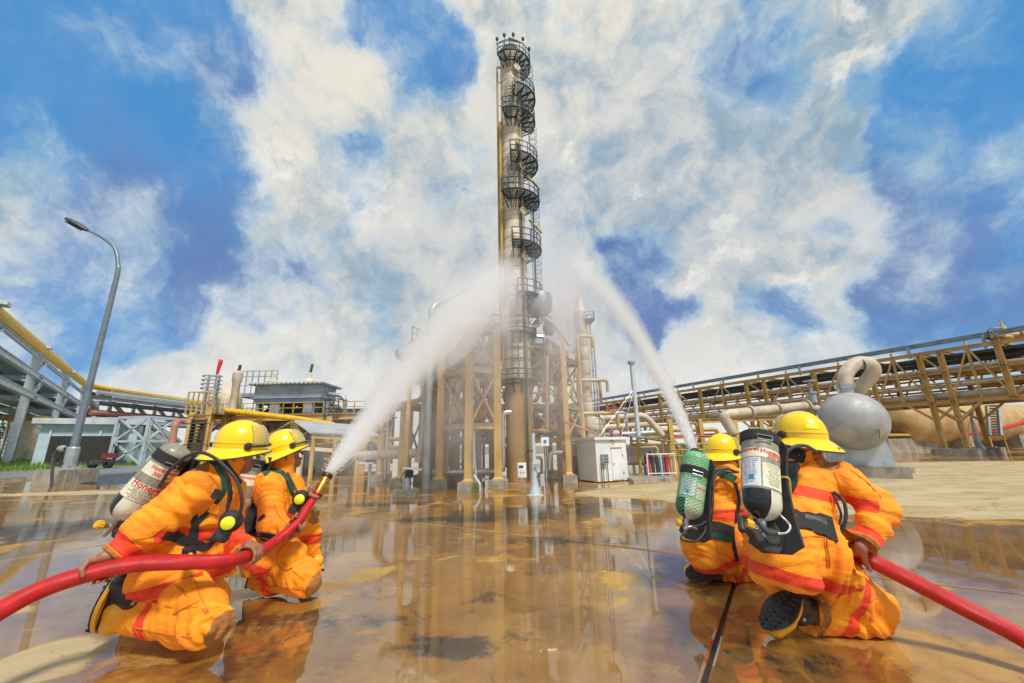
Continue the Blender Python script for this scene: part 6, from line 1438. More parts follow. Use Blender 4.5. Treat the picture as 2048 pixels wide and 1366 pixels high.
def air_set(bottom, top, R, label, seedt=0, mat=M_TANK, net=False, text=True, strap_at=.74, facing=None, bc=-1.0, bw=.65):
    """breathing apparatus: wound cylinder with valve, labels and strap; children are in the cylinder's own axes"""
    b, t_ = Vector(bottom), Vector(top); ax = (t_ - b); L = ax.length; ax.normalize()
    root = bpy.data.objects.new('breathing_apparatus', None); COL.objects.link(root); root.location = b; root.rotation_mode = 'QUATERNION'
    q = ax.to_track_quat('Z', 'Y'); root.rotation_quaternion = q; tag(root, label, 'air cylinder', 'breathing sets worn by the firefighters')
    inv = q.to_matrix().inverted(); cl = inv @ (CLOC - (b + t_) / 2); a0 = math.atan2(cl.y, cl.x)
    def prof(z0, z1, off=0.0, n=14):
        out = []
        for i in range(n + 1):
            z = z0 + (z1 - z0) * i / n; r = R
            sh = R * .95
            if z < sh: r = max(.018, R * math.sqrt(max(0, 1 - ((sh - z) / sh) ** 2)))
            if z > L - sh * .75: r = R * math.sqrt(max(0, 1 - ((z - (L - sh * .75)) / (sh * .75)) ** 2))
            out.append((r + off, z))
        return out
    zc = L * .26
    m = MB(); m.lathe(prof(zc, L, 0, 22), n=40); sh_ = lbuild(m, 'air_cylinder', mat, root, True)
    m = MB(); m.lathe(prof(.0, zc, 0.0005, 14), n=40, a0=a0 + bc + bw, a1=a0 + bc - bw + 2 * PI); lbuild(m, 'cream_end', M_TANKW, root, True)
    m = MB(); m.lathe(prof(.0, zc, 0.0005, 14), n=20, a0=a0 + bc - bw, a1=a0 + bc + bw); lbuild(m, 'black_panel', M_BOOTK, root, True)
    def patch(z0, z1, aw, m_, name, ac=0.0, off=.0016):
        k = 18; v = [(math.cos(a0 + ac - aw + 2 * aw * i / k) * (R + off), math.sin(a0 + ac - aw + 2 * aw * i / k) * (R + off), z) for z in (z0, z1) for i in range(k + 1)]
        mm = MB(); mm.add(v, [(i, i + 1, k + 2 + i, k + 1 + i) for i in range(k)]); return lbuild(mm, name, m_, root, True)
    def text_on(s_, size, z, ac, m_, parent, bold=.0, squash=1.0):
        vs, fs = text_mesh(s_, size, bold); mm = MB(); mm.add([(math.cos(a0 + ac + x / R * squash) * (R + .0026), math.sin(a0 + ac + x / R * squash) * (R + .0026), z + y) for x, y, _ in vs], fs); lbuild(mm, 'lettering', m_, parent)
    if text == 'full':
        l1 = patch(L * .57, L * .71, 1.35, M_TLABEL, 'label', .25); text_on('Honeywell', .034, L * .652, .25, M_TEXTR, l1, .0008); text_on('300 bar', .032, L * .59, .30, M_TEXTR, l1, .0008)
        l2 = patch(L * .27, L * .47, 1.5, M_TLABEL, 'label', .15); text_on('Honeywell', .052, L * .415, .35, M_TEXTR, l2, .0012)
        for k in range(6): text_on(['COMPOSITE CYLINDER 300 BAR', 'SERIAL 00 TEST DATE', 'WORKING PRESSURE 300 BAR', 'AIR EN 12245 6.8 L', 'CAUTION HIGH PRESSURE', 'SEE INSTRUCTIONS'][k], .0115, L * (.392 - .022 * k), .05, M_TEXTK, l2, 0)
    if text == 'back':
        l1 = patch(L * .60, L * .70, 1.5, M_TLABEL, 'label', .0); text_on('Honeywell', .030, L * .665, -.75, M_TEXTR, l1, .0008); text_on('Honeywell', .034, L * .645, .85, M_TEXTR, l1, .0008); text_on('300 bar', .030, L * .605, .9, M_TEXTR, l1, .0008)
        l2 = patch(L * .28, L * .59, .58, M_TLABEL2, 'label', -.55); l3 = patch(L * .28, L * .54, .62, M_TLABEL, 'label', .72)
        for k in range(11):
            text_on(['CYLINDER RECORD', 'NO. DATE PRESS', '01 12/14 300', '02 03/15 300', '03 07/15 295', '04 11/15 300', 'NOTE CHECK', 'OK 300 BAR', 'TEST 2015', 'INSPECTED', 'AIR ONLY'][k], .0105, L * (.565 - .025 * k), -.55, M_TEXTK, l2, 0)
            if k < 9: text_on(['COMPOSITE AIR', '6.8 L 300 BAR', 'EN 12245', 'TEST 450 BAR', 'SERIAL NO.', 'DO NOT REFILL', 'IF DAMAGED', 'SEE MANUAL', 'HIGH PRESS.'][k], .0105, L * (.515 - .026 * k), .72, M_TEXTK, l3, 0)
        bs = patch(L * .35, L * .40, .13, M_SIGNB, 'blue_stamp', -.45, .003)
        m = MB(); a = a0 - .1; r_ = R * .80; 
    if text == 'green':
        l2 = patch(L * .30, L * .56, .62, M_TLABEL2, 'label', -.35); l3 = patch(L * .28, L * .50, .5, M_TLABEL, 'label', .85)
        for k in range(8): text_on(['CYLINDER RECORD', '01 12/14 300', '02 03/15 300', 'NOTE OK', '300 BAR', 'TEST 2015', 'INSPECTED', 'AIR ONLY'][k], .012, L * (.53 - .028 * k), -.35, M_TEXTK, l2, 0)
        text_on('300 bar', .024, L * .42, .8, M_TEXTR, l3, .0005); patch(L * .33, L * .38, .12, M_SIGNB, 'blue_stamp', -.3, .003)
    if text == 'small': l1 = patch(L * .45, L * .62, 1.3, M_TLABEL, 'label', .2); text_on('Honeywell', .032, L * .55, .2, M_TEXTR, l1, .0008)
    # strap with a buckle
    m = MB(); m.lathe([(R + .001, L * strap_at), (R + .007, L * strap_at + .004), (R + .007, L * strap_at + .056), (R + .001, L * strap_at + .06)], n=40); stp = lbuild(m, 'strap', M_WEB, root, True)
    m = MB(); d = Vector((math.cos(a0 + .25), math.sin(a0 + .25), 0)); s_ = Vector((-d.y, d.x, 0)); cc0 = d * (R + .012) + Vector((0, 0, L * strap_at + .0)); m.tube([cc0 + s_ * .035 + Vector((0, 0, -.004)), cc0 + s_ * .035 + Vector((0, 0, .02)), cc0 - s_ * .035 + Vector((0, 0, .02)), cc0 - s_ * .035 - Vector((0, 0, .004)), cc0 + s_ * .035 - Vector((0, 0, .004))], .0035, 6); lbuild(m, 'buckle', M_CHROME, stp)
    # neck, valve, handwheel
    m = MB(); m.lathe([(.020, .01), (.020, -.035), (.024, -.036), (.024, -.06), (.016, -.062)], n=18); lbuild(m, 'neck', M_CHROME, root, True)
    m = MB(); d = Vector((math.cos(a0 - .9), math.sin(a0 - .9), 0)); m.lathe([(.012, 0), (.014, .03), (.014, .05)], Vector((0, 0, -.045)), d, 12); m.lathe([(.014, 0), (.018, .02), (.010, .07)], Vector((0, 0, -.05)), -d, 12); m.lathe([(.016, 0), (.012, .04), (.003, .045)], Vector((0, 0, -.06)), (0, 0, -1), 12); lbuild(m, 'valve_body', M_CHROME, root, True)
    m = MB(); kk = 10; c0 = Vector((0, 0, -.045)) + d * .05; xx = Vector((0, 0, 1)); yy = d.cross(xx)
    vs = []
    for z, rr in ((0, .018), (.004, .024), (.030, .024), (.036, .018)):
        for i in range(2 * kk): a = PI * i / kk; r2 = rr * (1.0 if i % 2 else .86); vs.append(c0 + d * z + xx * (r2 * math.cos(a)) + yy * (r2 * math.sin(a)))
    m.add(vs, [(j * 2 * kk + i, j * 2 * kk + (i + 1) % (2 * kk), (j + 1) * 2 * kk + (i + 1) % (2 * kk), (j + 1) * 2 * kk + i) for j in range(3) for i in range(2 * kk)] + [tuple(range(2 * kk)), tuple(range(6 * kk, 8 * kk))]); lbuild(m, 'handwheel', M_YPIPE, root, True)
    # back plate on the far side of the cylinder
    m = MB(); bk = a0 + PI if facing is None else a0 + facing; d = Vector((math.cos(bk), math.sin(bk), 0)); s_ = Vector((-d.y, d.x, 0)); pts = []
    for z, w in ((-.12, .07), (-.08, .13), (.05, .10), (L * .5, .075), (L * .85, .09), (L * .95, .06)): pts.append((w, z))
    poly = [d * (R + .004) + s_ * w + Vector((0, 0, z)) for w, z in pts] + [d * (R + .004) - s_ * w + Vector((0, 0, z)) for w, z in reversed(pts)]
    m.extrude(poly, d * .018); lbuild(m, 'back_plate', M_BLACK, root)
    if net:
        m = MB(); turns = 1.4; N_ = 15
        for k in range(N_):
            for sg in (-1, 1):
                P2 = []
                for i in range(26):
                    z = .02 + (L - .022) * i / 25; r = prof(z, z, 0, 1)[0][0]; a = 2 * PI * k / N_ + sg * turns * 2 * PI * i / 25; P2.append((math.cos(a) * (r + .004), math.sin(a) * (r + .004), z))
                m.tube(P2, .0011, 4, cap=False)
        rr = random.Random(2)
        for i in range(50): a = rr.uniform(0, 2 * PI); z = L * rr.uniform(.86, .99); r = R * rr.uniform(.5, .95); m.tube([(r * math.cos(a), r * math.sin(a), z - .01), (r * 1.15 * math.cos(a + .1), r * 1.15 * math.sin(a + .1), z + rr.uniform(.01, .05))], .001, 4)
        nt = lbuild(m, 'green_net', M_NET, root)
    return root, ax, L, a0

def cable(pts, r, mat, root, name='air_hose', n=8):
    m = MB(); m.tube(spline(pts, n), r, 10)
    # root may be rotated: store in its own axes
    q = root.rotation_quaternion.to_matrix().inverted() if root.rotation_mode == 'QUATERNION' else Matrix.Identity(3)
    m.v = [tuple(q @ (Vector(v) - root.location)) for v in m.v]; return lbuild(m, name, mat, root, True)
def reparent(ob, root):
    """hang a world-space part under a rotated root"""
    if ob is None: return
    q = root.rotation_quaternion.to_matrix().inverted(); M = Matrix.Translation(ob.matrix_basis.translation)
    me = ob.data; ob.parent = None; off = ob.location.copy()
    for v in me.vertices: v.co = q @ (v.co + off - root.location)
    ob.location = (0, 0, 0); ob.parent = root
HR_ = .041

# ---------------------------------------------------------------- hoses (before hands, which close round them)
def P(x, y, Y): return PY(x, y, Y)
HL = [P(-160, 1330, 1.85), P(0, 1222, 2.0), P(100, 1172, 2.14), P(205, 1140, 2.22), P(280, 1127, 2.27), P(370, 1124, 2.33), P(450, 1122, 2.45), P(505, 1108, 2.66), P(548, 1085, 2.9), P(592, 1048, 3.08), P(618, 1010, 3.2), P(636, 984, 3.28)]
HLs = spline(HL, 10)
hoseL = tag(MB().tube(HLs, [HR_ * (1.0 if i < len(HLs) * .3 else 1.0 - .34 * (i / len(HLs) - .3) / .7) for i in range(len(HLs))], 18).build('fire_hose', M_HOSE, None, smooth=True), 'red fire hose held by the two kneeling firefighters on the left', 'fire hose')
HRp = [P(2230, 1395, 1.95), P(2048, 1278, 2.15), P(1930, 1217, 2.27), P(1800, 1150, 2.37), P(1722, 1112, 2.44), P(1660, 1090, 2.68), P(1600, 1060, 3.0), P(1540, 1030, 3.25), P(1480, 1000, 3.45), P(1420, 950, 3.62), P(1398, 922, 3.72)]
HRs = spline(HRp, 10)
hoseR = tag(MB().tube(HRs, [HR_ * (1.0 if i < len(HRs) * .6 else 1.0 - .25 * (i / len(HRs) - .6) / .4) for i in range(len(HRs))], 18).build('fire_hose', M_HOSE, None, smooth=True), 'red fire hose running from the right edge under the right firefighter', 'fire hose')
def nozzle(a, b, label):
    d = (b - a); L = d.length; d.normalize(); t = thing('nozzle', label, 'hose nozzle', a)
    m = MB(); m.lathe([(.034, 0), (.036, L * .1), (.030, L * .14), (.030, L * .4), (.036, L * .44), (.036, L * .5), (.028, L * .54), (.026, L * .8), (.033, L * .82)], a, d, 24); m.build('body', M_BRASS, t, smooth=True)
    for k in (.2, .27, .34, .60, .68): m = MB(); m.lathe([(.030, 0), (.0345, .004), (.0345, .010), (.030, .014)], a + d * (L * k), d, 24); m.build('grip_ring', M_BRASS, t, smooth=True)
    m = MB(); m.lathe([(.034, L * .82), (.044, L * .84), (.044, L * .98), (.034, L), (.024, L * .97), (.022, L * .86)], a, d, 24); m.build('rubber_bumper', M_BLACK, t, smooth=True); return b, d
NLa, NLb = P(634, 988, 3.27), P(656, 948, 3.36)
nzL, ndL = nozzle(NLa, NLb, 'brass hose nozzle with black rubber lip in the left pair\'s hands')
nzR, ndR = nozzle(P(1400, 926, 3.70), P(1388, 902, 3.80), 'brass hose nozzle behind the green netted cylinder')

def person(label, body, jacket, trousers, head, fwd, up, loc, jc=(), tc=(), jb=(), jp=(), tb=(), tp=(), hands=(), seed=1, stickers=(150, 210), badge=False, k=.06, hs=1.0, slim=.93):
    root = thing('person', label, 'person', loc, 'firefighters')
    hp, f, u, s = head_prims(head, fwd, up)
    bd, _ = cloth('body', [tuple(map(lambda x: tuple(x) if isinstance(x, Vector) else x, p)) for p in body] + hp + [q for h in hands for q in h], .0058, .02, M_SKIN, root, wrinkle=0, floor=0)
    add_eyes(head, f, u, s, root)
    T = lambda ps: [(tuple(p[0]), tuple(p[1]), p[2] * slim, p[3] * slim) + tuple(p[4:]) for p in ps]
    jk, bj = cloth('jacket', T(jacket), .0088, k, M_SUIT, root, jc, jb, jp, wrinkle=.021, seed=seed)
    tr, bt = cloth('trousers', T(trousers), .0088, .024, M_SUIT, root, tc, tb, tp, wrinkle=.024, seed=seed + 7)
    hm = helmet(Vector(head) + Vector(up).normalized() * .035, fwd, up, root, hs, stickers, badge=badge)
    return root, bj, bt, (f, u, s)
def strap(bvs, pts, w, mat, root, name='strap', thick=.005, lift=.003): 
    o = drape(bvs, pts, w, thick, lift, 8, name, mat, None); 
    if o is None: return
    if root.rotation_mode == 'QUATERNION': reparent(o, root)
    else:
        for v in o.data.vertices: v.co = v.co - root.location
        o.parent = root
    return o
def patchy(pt, nrm, w, rad): return (tuple(pt), tuple(nrm), w, rad)

# ================================================================ A: front left
hip, ch, nk_, hd = P(340, 1125, 2.62), P(402, 1005, 2.66), P(450, 938, 2.70), P(476, 905, 2.72)
sR, eR, wR = P(382, 985, 2.50), P(292, 1062, 2.36), P(222, 1116, 2.27)
sL, eL, wL = P(455, 985, 2.86), P(452, 1066, 2.86), P(487, 1103, 2.76)
kR, aR = P(392, 1228, 2.46), P(258, 1212, 2.56); kL, aL = P(420, 1200, 2.86), P(290, 1200, 2.95)
def tdir(a, b): return tuple((Vector(b) - Vector(a)).normalized())
fwA = Vector((.80, .55, -.02)); upA = Vector((.22, 0, 1))
iA = min(range(len(HLs)), key=lambda i: (HLs[i] - P(205, 1140, 2.22)).length); axA = (HLs[iA + 1] - HLs[iA - 1])
hA1 = hand_prims(wR, HLs[iA], axA, HR_, (wR - HLs[iA]) + Vector((0, .0, .04)), turn=-1)
iB = min(range(len(HLs)), key=lambda i: (HLs[i] - P(500, 1110, 2.64)).length); axB = (HLs[iB + 1] - HLs[iB - 1])
hA2 = hand_prims(wL, HLs[iB], axB, HR_, Vector((0, -.25, 1)), turn=1)
body = [(hip, ch, .10, .10), (ch, nk_, .09, .055), (nk_, hd, .055, .06), (sR, eR, .05, .042), (eR, wR, .042, .028), (sL, eL, .05, .042), (eL, wL, .042, .028), (ch, sR, .07, .045), (ch, sL, .07, .045),
        (hip, kR, .09, .065), (kR, aR, .06, .04), (hip, kL, .09, .065), (kL, aL, .06, .04)]
jacket = [(P(335, 1120, 2.60), P(385, 1035, 2.64), .185, .185), (P(385, 1035, 2.64), P(418, 975, 2.68), .19, .165), (P(400, 985, 2.58), P(448, 975, 2.82), .125, .115), (P(425, 960, 2.68), P(458, 922, 2.70), .125, .100), (P(455, 930, 2.70), P(470, 910, 2.71), .090, .092),
          (sR, eR, .125, .112), (eR, P(232, 1108, 2.285), .110, .082), (sL, eL, .112, .095), (eL, P(482, 1098, 2.78), .092, .070), (P(335, 1120, 2.60), P(345, 1160, 2.58), .19, .215), (P(380, 1130, 2.70), P(410, 1160, 2.72), .17, .165)]
dA = tdir(eR, wR); dA2 = tdir(eL, wL)
jc = [(tuple(P(226, 1113, 2.28)), dA, .16), (tuple(P(486, 1101, 2.77)), dA2, .13), (tuple(P(360, 1180, 2.6)), (.20, 0, -1), .33)]
jb = [(tuple(P(252, 1095, 2.31)), dA, .034, .16), (tuple(P(478, 1096, 2.79)), dA2, .026, .12), (tuple(P(368, 1161, 2.6)), (.22, 0, -1), .032, .34), (tuple(P(400, 1055, 2.62)), (.45, 0, .9), .034, .30)]
jp = [(tuple(P(385, 942, 2.55)), (0, 0, 1), .2, .085), (tuple(P(229, 1111, 2.28)), dA, .012, .15)]
trou = [(P(325, 1152, 2.60), P(408, 1218, 2.46), .165, .112), (P(408, 1218, 2.46), P(418, 1246, 2.43), .112, .112), (P(404, 1252, 2.44), P(250, 1226, 2.55), .108, .108), (P(300, 1185, 2.58), P(262, 1212, 2.56), .13, .12), (P(360, 1150, 2.75), kL, .15, .12), (kL, aL, .11, .095)]
tc = [(tuple(P(246, 1225, 2.55)), tuple((P(252, 1225, 2.55) - P(300, 1232, 2.5)).normalized()), .18)]
tb = [(tuple(P(315, 1225, 2.5)), tuple((P(250, 1222, 2.56) - P(330, 1232, 2.5)).normalized()), .030, .26)]
tp = [(tuple(P(452, 1262, 2.42)), (0, 0, 1), .2, .095), (tuple(P(250, 1225, 2.55)), tuple((P(252, 1225, 2.55) - P(300, 1232, 2.5)).normalized()), .02, .16)]
A, bjA, btA, frA = person('nearest left firefighter kneeling in orange-yellow suit, gripping a red hose low behind', body, jacket, trou, hd, fwA, upA, (hip.x, hip.y, 0), jc, tc, jb, jp, tb, tp, (hA1, hA2), 11, stickers=(205, 252), hs=1.04, k=.036)
boot(P(232, 1150, 2.47), P(186, 1266, 2.47), (-1, -.30, .2), P(268, 1190, 2.52), A, 1.25)
boot(P(283, 1160, 2.95), P(262, 1225, 2.95), (-1, 0, .3), P(305, 1180, 2.92), A, 1.0)
bp, axp, Lp, a0p = air_set(P(236, 1038, 2.50), P(366, 890, 2.60), .090, 'olive wound air cylinder with red lettering on the nearest left firefighter', text='full', facing=2.2, bc=-1.25, bw=.6)
bb = [bjA, btA]
strap(bb, [(372, 905), (405, 910), (432, 925), (447, 950), (448, 980), (436, 1000)], .040, M_GREEN, bp, 'shoulder_strap')
strap(bb, [(436, 1000), (415, 1025), (390, 1050), (375, 1085)], .026, M_WEB, bp, 'chest_strap'); strap(bb, [(330, 1068), (355, 1075), (385, 1088), (410, 1095), (430, 1080)], .05, M_WEB, bp, 'waist_belt')
strap(bb, [(432, 925), (455, 955), (462, 990), (450, 1030)], .022, M_WEB, bp, 'chest_strap'); strap(bb, [(388, 1032), (390, 1060), (388, 1085), (375, 1105)], .034, M_WEB, bp, 'hanging_strap')
strap(bb, [(418, 912), (428, 918)], .046, M_TLABEL, bp, 'strap_tab')
cable([P(318, 975, 2.42), P(340, 940, 2.42), P(370, 915, 2.44), P(400, 905, 2.46), P(428, 915, 2.46), P(452, 935, 2.47), P(474, 962, 2.48), P(484, 1000, 2.48), P(476, 1035, 2.48), P(450, 1062, 2.48), P(415, 1080, 2.46)], .0095, M_BLACK, bp)
cable([P(446, 925, 2.5), P(456, 960, 2.52), P(456, 1010, 2.52), P(450, 1050, 2.52)], .006, M_BLACK, bp)
def mask(c, d, root, r=.055):
    c = Vector(c); d = Vector(d).normalized(); m = MB(); m.lathe([(.001, -.06), (r * .8, -.05), (r * 1.15, 0), (r * .95, .03), (r * .6, .045), (r * .55, .06)], c, d, 20); 
    q = root.rotation_quaternion.to_matrix().inverted()
    def fin(m, n_, mt, par=root): m.v = [tuple(q @ (Vector(v) - root.location)) for v in m.v]; return lbuild(m, n_, mt, par, True)
    b_ = fin(m, 'face_mask', M_BLACK); m = MB(); m.lathe([(r * .62, .045), (r * .66, .062), (r * .5, .070), (.001, .071)], c, d, 20); fin(m, 'yellow_cap', M_STICK, b_)
    m = MB(); e = d.orthogonal().normalized(); m.lathe([(r * .4, .0), (r * .75, .02), (r * .8, .06), (r * .6, .08)], c + Vector((-.02, 0, -.03)), (-.3, -.2, -1), 16); fin(m, 'mask_lens', M_GLASS, b_)
mask(P(462, 1042, 2.50), (.35, -1, -.05), bp); 
m = MB(); m.lathe([(.001, .02), (.03, .018), (.034, -.02), (.028, -.09), (.001, -.1)], P(378, 1102, 2.38), (0, -.2, 1), 16); m.v = [tuple(bp.rotation_quaternion.to_matrix().inverted() @ (Vector(v) - bp.location)) for v in m.v]; gz = lbuild(m, 'pressure_gauge', M_BLACK, bp, True)
m = MB(); m.lathe([(.001, .002), (.012, .001), (.012, -.004)], P(380, 1110, 2.335), (0, -1, 0), 12); m.v = [tuple(bp.rotation_quaternion.to_matrix().inverted() @ (Vector(v) - bp.location)) for v in m.v]; lbuild(m, 'orange_button', M_BOOTY, gz)
# black collar closure, small badge, pocket flap
strap(bb, [(440, 905), (452, 925), (470, 950), (482, 965)], .018, M_WEB, A, 'collar_fastener'); strap(bb, [(425, 985), (437, 990)], .05, M_DARK, A, 'chest_badge')

M_SEAM = paint('seam_stitching', (.62, .19, .008), (.50, .15, .008), .8, 0, 30)
def seam(bv, pts, root, w=.0045): return strap(bv, pts, w, M_SEAM, root, 'seam', thick=.0022, lift=.0022)
def flap(bv, pts, w, root): return strap(bv, pts, w, M_SUITP, root, 'pocket_flap', thick=.006, lift=.002)
M_SUITP = paint('suit_pocket_cloth', (.90, .32, .005), (.80, .20, .005), .75, 0, 9, .1, (.3, .1, .01), streak=False, bump=.5)
for pts in ([(300, 1000), (322, 970), (350, 945), (372, 930)], [(335, 1050), (300, 1075), (262, 1080)], [(290, 1200), (345, 1215), (395, 1215)], [(345, 1165), (385, 1200), (425, 1235)], [(390, 1160), (402, 1195), (418, 1225)], [(270, 1255), (330, 1268), (385, 1275)]): seam(bb, pts, A)
flap(bb, [(345, 1218), (372, 1208), (398, 1194)], .045, A); flap(bb, [(420, 1015), (437, 1020)], .05, A)
# ================================================================ B: second left
hip, ch, nk_, hd = P(537, 1092, 3.38), P(548, 990, 3.38), P(563, 938, 3.42), P(572, 908, 3.44)
sR, eR, wR = P(535, 970, 3.24), P(545, 1048, 3.14), P(588, 1066, 3.10)
sL, eL, wL = P(582, 968, 3.50), P(602, 1020, 3.48), P(622, 1000, 3.38)
kR, aR = P(606, 1148, 3.26), P(520, 1150, 3.42); kL, aL = P(612, 1030, 3.50), P(618, 1118, 3.62)
i1 = min(range(len(HLs)), key=lambda i: (HLs[i] - P(600, 1040, 3.1)).length); ax1 = HLs[i1 + 1] - HLs[i1 - 1]
i2 = min(range(len(HLs)), key=lambda i: (HLs[i] - P(636, 984, 3.28)).length); ax2 = NLb - NLa
h1 = hand_prims(wR, HLs[i1], ax1, .036, (-.2, -.4, -1), turn=1); h2 = hand_prims(wL + Vector((.02, -.02, -.01)), NLa + ax2 * .12, ax2, .033, (-1, -.7, -.3), turn=-1)
body = [(hip, ch, .09, .10), (ch, nk_, .08, .052), (nk_, hd, .055, .06), (sR, eR, .05, .042), (eR, wR, .042, .028), (sL, eL, .05, .042), (eL, wL, .042, .028), (ch, sR, .065, .045), (ch, sL, .065, .045), (hip, kR, .09, .065), (kR, aR, .06, .04), (hip, kL, .09, .06), (kL, aL, .058, .04)]
jacket = [(P(532, 1098, 3.36), P(540, 1030, 3.38), .175, .165), (P(540, 1030, 3.38), P(552, 975, 3.40), .17, .15), (P(535, 975, 3.30), P(578, 972, 3.48), .115, .11), (P(555, 962, 3.40), P(565, 925, 3.42), .115, .098), (P(565, 935, 3.42), P(570, 912, 3.43), .088, .090),
          (sR, eR, .112, .098), (eR, P(582, 1064, 3.11), .094, .075), (sL, eL, .10, .085), (eL, P(618, 1004, 3.40), .08, .060), (P(530, 1095, 3.36), P(538, 1120, 3.34), .18, .20), (P(548, 1100, 3.34), P(582, 1112, 3.28), .15, .12)]
dB, dB2 = tdir(eR, wR), tdir(eL, wL)
jc = [(tuple(P(585, 1065, 3.11)), dB, .12), (tuple(P(619, 1003, 3.40)), dB2, .10), (tuple(P(550, 1142, 3.32)), (.1, 0, -1), .33)]
jb = [(tuple(P(575, 1062, 3.12)), dB, .0, .1), (tuple(P(548, 1132, 3.32)), (-.45, 0, -1), .036, .26), (tuple(P(522, 1030, 3.3)), (.1, 0, 1), .038, .22)]
jp = [(tuple(P(540, 948, 3.28)), (0, 0, 1), .2, .06), (tuple(P(580, 1063, 3.11)), dB, .014, .11)]
trou = [(P(535, 1115, 3.36), kR, .155, .115), (kR, P(614, 1163, 3.24), .112, .105), (P(606, 1160, 3.26), P(520, 1158, 3.40), .115, .10), (P(556, 1100, 3.46), kL, .135, .11), (kL, P(620, 1118, 3.6), .105, .095)]
tb = [(tuple(P(545, 1150, 3.35)), (1, -.2, .25), .034, .19), (tuple(P(618, 1075, 3.55)), (0, 0, 1), .032, .16)]
tp = [(tuple(P(634, 1170, 3.24)), (0, 0, 1), .2, .09), (tuple(P(625, 1030, 3.5)), (0, 0, 1), .2, .08)]
tc = [(tuple(P(620, 1120, 3.6)), (0, 0, -1), .14)]
B, bjB, btB, _ = person('second left firefighter on one knee, face hidden, aiming the spraying brass nozzle', body, jacket, trou, hd, (.80, .58, .30), (-.20, -.1, 1), (hip.x, hip.y, 0), jc, tc, jb, jp, tb, tp, (h1, h2), 23, stickers=(215, 262), hs=1.02, k=.036)
boot(P(506, 1140, 3.40), P(497, 1175, 3.42), (-1, -.2, .1), P(530, 1150, 3.4), B, .9)
boot(P(608, 1140, 3.60), P(645, 1138, 3.55), (0, 0, -1), P(620, 1105, 3.6), B, 1.05)
b2, *_ = air_set(P(470, 1030, 3.16), P(512, 905, 3.24), .085, 'olive air cylinder on the second left firefighter, partly hidden by his mate', text='small', facing=1.9)
bb = [bjB, btB]
strap(bb, [(527, 948), (545, 940), (565, 945), (578, 965), (584, 985)], .036, M_GREEN, b2, 'shoulder_strap'); strap(bb, [(584, 985), (596, 1010), (600, 1030)], .024, M_WEB, b2, 'chest_strap')
strap(bb, [(497, 1060), (515, 1068), (535, 1070), (560, 1078)], .045, M_WEB, b2, 'waist_belt'); strap(bb, [(530, 1030), (512, 1045), (497, 1062)], .024, M_WEB, b2, 'side_strap')
mask(P(602, 997, 3.24), (.3, -1, 0), b2, .055)
m = MB(); m.lathe([(.001, .03), (.032, .025), (.038, -.01), (.03, -.04), (.001, -.045)], P(532, 1072, 3.16), (.2, -1, .1), 16); m.v = [tuple(b2.rotation_quaternion.to_matrix().inverted() @ (Vector(v) - b2.location)) for v in m.v]; gz = lbuild(m, 'pressure_gauge', M_BLACK, b2, True)
cable([P(575, 945, 3.28), P(590, 975, 3.25), P(598, 1000, 3.22), P(585, 1030, 3.18)], .008, M_BLACK, b2)

for pts in ([(505, 1000), (512, 975), (525, 950)], [(560, 1120), (590, 1145), (610, 1160)], [(545, 1000), (556, 1030), (575, 1050)], [(535, 1170), (570, 1175), (600, 1178)]): seam(bb, pts, B)
flap(bb, [(560, 1140), (585, 1130)], .045, B)
# ================================================================ C: rear right with netted cylinder
hip, ch, nk_, hd = P(1430, 1080, 3.42), P(1442, 985, 3.46), P(1444, 940, 3.50), P(1447, 915, 3.53)
sR, eR, wR = P(1472, 965, 3.36), P(1500, 1030, 3.34), P(1492, 1015, 3.50)
sL, eL, wL = P(1415, 962, 3.64), P(1420, 1010, 3.82), P(1428, 985, 3.76)
kR, aR = P(1510, 1138, 3.50), P(1430, 1150, 3.52); kL, aL = P(1500, 1090, 3.85), P(1500, 1130, 3.95)
i3 = min(range(len(HRs)), key=lambda i: (HRs[i] - P(1485, 1003, 3.43)).length); ax3 = HRs[i3 + 1] - HRs[i3 - 1]
i4 = min(range(len(HRs)), key=lambda i: (HRs[i] - P(1420, 950, 3.62)).length); ax4 = HRs[i4 + 1] - HRs[i4 - 1]
wR = HRs[i3] + Vector((.05, -.02, -.09)); wL = HRs[i4] + Vector((-.06, .02, -.09))
h1 = hand_prims(wR, HRs[i3], ax3, .038, (.5, -.2, -1)); h2 = hand_prims(wL, HRs[i4], ax4, .034, (-.5, .2, -1), turn=-1)
body = [(hip, ch, .09, .10), (ch, nk_, .08, .052), (nk_, hd, .055, .06), (sR, eR, .05, .042), (eR, wR, .042, .028), (sL, eL, .05, .042), (eL, wL, .042, .028), (ch, sR, .065, .045), (ch, sL, .065, .045), (hip, kR, .09, .065), (kR, aR, .06, .04), (hip, kL, .09, .06), (kL, aL, .058, .04)]
jacket = [(P(1432, 1085, 3.42), P(1438, 1030, 3.44), .195, .165), (P(1438, 1030, 3.44), P(1444, 975, 3.47), .165, .155), (P(1466, 965, 3.40), P(1420, 965, 3.58), .12, .11), (P(1440, 960, 3.48), P(1443, 928, 3.49), .12, .100), (P(1441, 938, 3.49), P(1438, 928, 3.48), .09, .078),
          (sR, eR, .11, .098), (eR, wR, .092, .07), (sL, eL, .10, .09), (eL, wL, .085, .065), (P(1420, 1090, 3.40), P(1418, 1102, 3.38), .20, .20), (P(1455, 1095, 3.40), P(1475, 1110, 3.38), .18, .17)]
jc = [(tuple(wR - Vector(tdir(eR, wR)) * .02), tdir(eR, wR), .10), (tuple(P(1435, 1130, 3.4)), (.28, 0, -1), .36)]
jb = [(tuple(P(1440, 1025, 3.4)), (0, 0, 1), .038, .30), (tuple(P(1455, 1118, 3.36)), (.35, 0, -1), .036, .30)]
jp = [(tuple(P(1450, 945, 3.36)), (0, 0, 1), .2, .06)]
